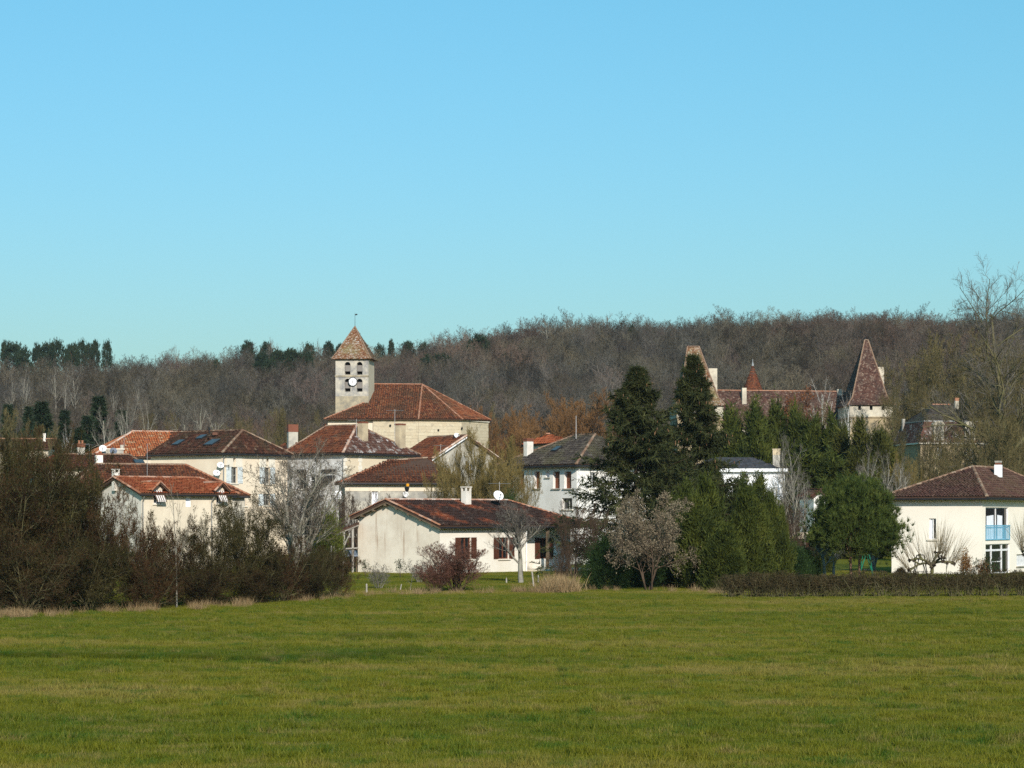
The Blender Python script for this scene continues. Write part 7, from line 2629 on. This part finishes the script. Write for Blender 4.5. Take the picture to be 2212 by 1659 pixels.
def forest():
    g = np.random.default_rng(101)
    ms = []
    for i in range(7):
        a, b, tips = bare_tree(seed=110 + i, h=7.2 + .45 * i, stems=1 if i % 2 else 2, trunk=.11, fork=.3, n1=11, n2=6, n3=5, n4=3, twig=.022, up=.06, ang=(.45, 1.05), l1=(.30, .48), stem_out=.2, lean=.1)
        V0, Q0, T0, t0 = a
        V1, Q1, T1, t1 = b
        me = mesh_np('forest_tree', np.concatenate([V0, V1]), [np.concatenate([Q0, Q1 + len(V0)]), np.concatenate([T0, T1 + len(V0)])], tint=np.concatenate([t0, t1]))
        me.materials.append(M['bk_forest']); me.materials.append(M['tw_forest'])
        mi = np.concatenate([np.zeros(len(Q0)), np.ones(len(Q1)), np.zeros(len(T0)), np.ones(len(T1))]).astype(np.int32)
        me.polygons.foreach_set('material_index', mi)
        ms.append(me)
    # understorey brush
    for i in range(2):
        a, b, tips = bare_tree(seed=130 + i, h=3.6, stems=7, trunk=.04, fork=.1, n1=6, n2=5, n3=5, n4=4, twig=.02, up=.1, stem_out=.5)
        V0, Q0, T0, t0 = a; V1, Q1, T1, t1 = b
        me = mesh_np('forest_brush', np.concatenate([V0, V1]), [np.concatenate([Q0, Q1 + len(V0)]), np.concatenate([T0, T1 + len(V0)])], tint=np.concatenate([t0, t1]))
        me.materials.append(M['tw_forest'])
        ms.append(me)
    P = []
    def field(x0, x1, y0, y1, step):
        nx, ny = int((x1 - x0) / step), int((y1 - y0) / step)
        X, Y = np.meshgrid(x0 + (np.arange(nx) + .5) * step, y0 + (np.arange(ny) + .5) * step)
        q = np.stack([X.ravel(), Y.ravel()], 1) + g.uniform(-.5, .5, (nx * ny, 2)) * step
        return q
    q = field(-240, 240, 325, 690, 3.1)
    keep = np.abs(q[:, 0]) < q[:, 1] * .2217 * 1.12 + 18
    q = q[keep]
    n = len(q)
    hs = (g.normal(1.0, .13, n) + .10 * np.sin(q[:, 0] * .07 + np.sin(q[:, 1] * .05) * 2)).clip(.6, 1.4)
    idx = g.integers(0, 7, n)
    q2 = field(-240, 240, 318, 660, 5.0)
    q2 = q2[np.abs(q2[:, 0]) < q2[:, 1] * .2217 * 1.12 + 18]
    idx2 = g.integers(7, 9, len(q2))
    hs2 = g.normal(1, .25, len(q2)).clip(.5, 1.6)
    A = np.concatenate([q, q2]); idx = np.concatenate([idx, idx2]); hs = np.concatenate([hs, hs2])
    z = ground(A[:, 0], A[:, 1]) - .1
    pts = np.stack([A[:, 0], A[:, 1], z], 1)
    n = len(pts)
    rot = np.stack([g.normal(0, .04, n), g.normal(0, .04, n), g.uniform(0, 6.28, n)], 1)
    scl = np.stack([hs * g.uniform(.85, 1.15, n), hs * g.uniform(.85, 1.15, n), hs], 1)
    o = scatter('forest', pts, rot, scl, idx, ms)
    tag(o, 'leafless grey-brown wood covering the whole hillside', 'forest')
M['bk_forest'] = forest_mat('forest_bark', .08, .26)
forest()

# ------------------------------------------------------------------ meadow grass and dry edge
def meadow():
    g = np.random.default_rng(140)
    m_, nt, b = new_mat('meadow_grass')
    pg = pos_node(nt, (.30, 1.0, 0))
    p = pos_node(nt, (1, 1, 0))
    big = noise(nt, pg, .13, 6, .68)
    col = ramp(nt, big, [(.36, (.066, .096, .004)), (.46, (.110, .126, .005)), (.54, (.155, .150, .009)), (.63, (.255, .198, .050))])
    f2 = noise(nt, p, .55, 5, .7)
    col = mix(nt, ramp(nt, f2, [(.52, 0.0), (.63, .85)]), col, (.026, .095, .006))
    f3 = noise(nt, pos_node(nt, (.5, 1, 0)), 1.3, 4, .7)
    col = mix(nt, ramp(nt, f3, [(.54, 0.0), (.63, .75)]), col, (.26, .195, .07))
    col = mix(nt, ramp(nt, attr(nt), [(.45, 0.0), (1.0, .6)]), col, (.25, .235, .025))
    col = mix(nt, ramp(nt, attr(nt), [(.0, .7), (.45, 0.0)]), col, (.022, .045, .003))
    nt.links.new(col, b.inputs['Base Color'])
    b.inputs['Roughness'].default_value = .6
    b.inputs['Specular IOR Level'].default_value = .2
    t = nt.nodes.new('ShaderNodeBsdfTranslucent'); nt.links.new(col, t.inputs['Color'])
    ms = nt.nodes.new('ShaderNodeMixShader'); ms.inputs[0].default_value = .25
    nt.links.new(b.outputs[0], ms.inputs[1]); nt.links.new(t.outputs[0], ms.inputs[2])
    nt.links.new(ms.outputs[0], nt.nodes['Material Output'].inputs['Surface'])
    meshes = []
    for q in range(4):
        n = 5200
        S = 2.8
        p0 = np.stack([g.uniform(-S / 2, S / 2, n), g.uniform(-S / 2, S / 2, n), np.full(n, -.01)], 1)
        cl = np.sin(p0[:, 0] * 4 + q) * np.sin(p0[:, 1] * 5 + 2 * q)
        d = np.stack([g.normal(0, .5, n), g.normal(0, .5, n), np.ones(n)], 1)
        V, _, T, tn = slivers(g, p0, d, g.uniform(.04, .105, n) * (1 + .35 * cl), g.uniform(.007, .015, n))
        me = mesh_np('grass_patch', V, [T], tint=tn); me.materials.append(m_)
        meshes.append(me)
    # tall ungrazed tufts
    for q in range(2):
        n = 160
        p0 = np.concatenate([g.normal(0, .12, (n, 2)), np.zeros((n, 1))], 1)
        d = np.stack([g.normal(0, .5, n), g.normal(0, .5, n), np.ones(n)], 1)
        V, _, T, tn = slivers(g, p0, d, g.uniform(.08, .22, n), g.uniform(.010, .018, n))
        me = mesh_np('grass_tuft', V, [T], tint=tn); me.materials.append(m_)
        meshes.append(me)
    for q in range(2):
        n = 150
        p0 = np.concatenate([g.normal(0, .16, (n, 2)), np.zeros((n, 1))], 1)
        d = np.stack([g.normal(0, .4, n), g.normal(0, .4, n), np.ones(n)], 1)
        V, _, T, tn = slivers(g, p0, d, g.uniform(.10, .20, n), g.uniform(.010, .018, n))
        me = mesh_np('track_tuft', V, [T], tint=tn * .3 + .1); me.materials.append(m_)
        meshes.append(me)
    P = []
    st = 2.0
    for y in np.arange(28, 132, st):
        w = y * .2217 * 1.08 + 4
        xs = np.arange(-w, w, st)
        P.append(np.stack([xs + g.uniform(-.3, .3, len(xs)), np.full(len(xs), y) + g.uniform(-.3, .3, len(xs))], 1))
    # the lawn between the meadow and the houses
    for y in np.arange(132, 168, st * 1.2):
        w = y * .2217 * 1.05 + 2
        xs = np.arange(-w, w, st * 1.2)
        P.append(np.stack([xs + g.uniform(-.3, .3, len(xs)), np.full(len(xs), y) + g.uniform(-.3, .3, len(xs))], 1))
    q = np.concatenate(P)
    n = len(q)
    idx = g.integers(0, 4, n)
    m = 2600
    yy = 28 + (112 - 28) * g.random(m) ** .8
    tq = np.stack([g.uniform(-1, 1, m) * (yy * .2217 * 1.05 + 2), yy], 1)
    m2 = 480
    tp = g.uniform(-20, 905, m2)
    dd_ = np.interp(tp, [-20, 250, 600, 700, 905], [64.5, 64.2, 63.0, 64.0, 67.5]) + g.normal(0, .35, m2) * (.4 + 1.3 * (tp > 620))
    m3 = 80
    tp = np.concatenate([tp, g.uniform(745, 880, m3)]); dd_ = np.concatenate([dd_, g.normal(76, .5, m3)])
    kq = np.stack([(tp - CX) * dd_ / F, dd_], 1)
    q = np.concatenate([q, tq, kq]); idx = np.concatenate([idx, g.integers(4, 6, m), g.integers(6, 8, len(kq))])
    pts = np.stack([q[:, 0], q[:, 1], ground(q[:, 0], q[:, 1])], 1)
    N_ = len(pts)
    rot = np.stack([np.zeros(N_), np.zeros(N_), g.uniform(0, 6.28, N_)], 1)
    s = g.uniform(.8, 1.15, N_)
    scl = np.stack([np.ones(N_), np.ones(N_), s], 1)
    o = scatter('meadow_grass', pts, rot, scl, idx, meshes)
    tag(o, 'short green and straw-coloured meadow grass across the foreground', 'grass')

def dry_edge():
    g = np.random.default_rng(150)
    meshes = []
    for q in range(3):
        n = 70
        p0 = np.concatenate([g.normal(0, .22, (n, 2)), np.zeros((n, 1))], 1)
        d = np.stack([g.normal(0, .22, n), g.normal(0, .22, n), np.ones(n)], 1)
        P0, R0 = grow(g, p0, d, g.uniform(.25, .75, n), g.uniform(.004, .008, n), 3, .15, -.05, .6)
        V, Q, T = blades(g, P0, R0)
        tn = np.repeat(np.clip(g.normal(.5, .25, n), 0, 1), 7)
        me = mesh_np('dry_tuft', V, [Q, T], tint=tn); me.materials.append(M['dry'])
        meshes.append(me)
    # line of the field edge: column -> distance
    ex = [(-80, 88), (0, 90), (150, 93), (300, 96.5), (450, 101), (600, 106), (760, 114), (850, 118), (1000, 119), (1150, 121), (1300, 122), (1500, 121), (1580, 116)]
    dens = [(-80, 1), (120, 1), (200, .6), (380, 1), (440, .7), (600, .5), (760, .6), (880, .8), (1000, .9), (1150, .7), (1190, 1.), (1240, .6), (1300, .12), (1440, .12), (1480, .9), (1580, .8)]
    px = np.concatenate([g.uniform(-80, 1580, 700)])
    d = np.interp(px, [a for a, b in ex], [b for a, b in ex])
    keep = g.random(len(px)) < np.interp(px, [a for a, b in dens], [b for a, b in dens]) * (.22 + .78 * (np.sin(px * .045) * np.sin(px * .017 + 1) + .3 * np.sin(px * .21) > 0.1))
    px, d = px[keep], d[keep]
    d = d + g.normal(.7, 1.1, len(d))
    x = (px - CX) * d / F
    pts = np.stack([x, d, ground(x, d)], 1)
    # taller stand by the porch and the strip behind the fence posts
    m = 36
    px2 = g.uniform(1190, 1228, m); d2 = g.normal(122, 1.2, m)
    pts2 = np.stack([(px2 - CX) * d2 / F, d2, np.zeros(m)], 1)
    n1, n2 = len(pts), m
    pts = np.concatenate([pts, pts2])
    n = len(pts)
    rot = np.stack([np.zeros(n), np.zeros(n), g.uniform(0, 6.28, n)], 1)
    s = np.concatenate([g.uniform(.2, .8, n1) ** 1.3, g.uniform(.9, 1.7, n2)])
    scl = np.stack([s * 1.1, s * 1.1, s], 1)
    o = scatter('dry_grass', pts, rot, scl, g.integers(0, 3, n), meshes)
    tag(o, 'straw-coloured dry grass along the far edge of the meadow', 'grass')
meadow()
dry_edge()

# ------------------------------------------------------------------ thin winter haze in the valley
def haze():
    mb = MB()
    mb.box(-4100, 4100, -70, 5100, -1.5, 95)
    m = bpy.data.materials.new('winter_haze')
    m.use_nodes = True
    nt = m.node_tree
    nt.nodes.remove(nt.nodes['Principled BSDF'])
    v = nt.nodes.new('ShaderNodeVolumePrincipled')
    v.inputs['Color'].default_value = (0.80, 0.88, 1.0, 1)
    v.inputs['Density'].default_value = HAZE
    v.inputs['Anisotropy'].default_value = 0.2
    nt.links.new(v.outputs[0], nt.nodes['Material Output'].inputs['Volume'])
    m.cycles.homogeneous_volume = True
    o = mb.build('haze', m)
    o['kind'] = 'stuff'
HAZE = 0.00007
haze()
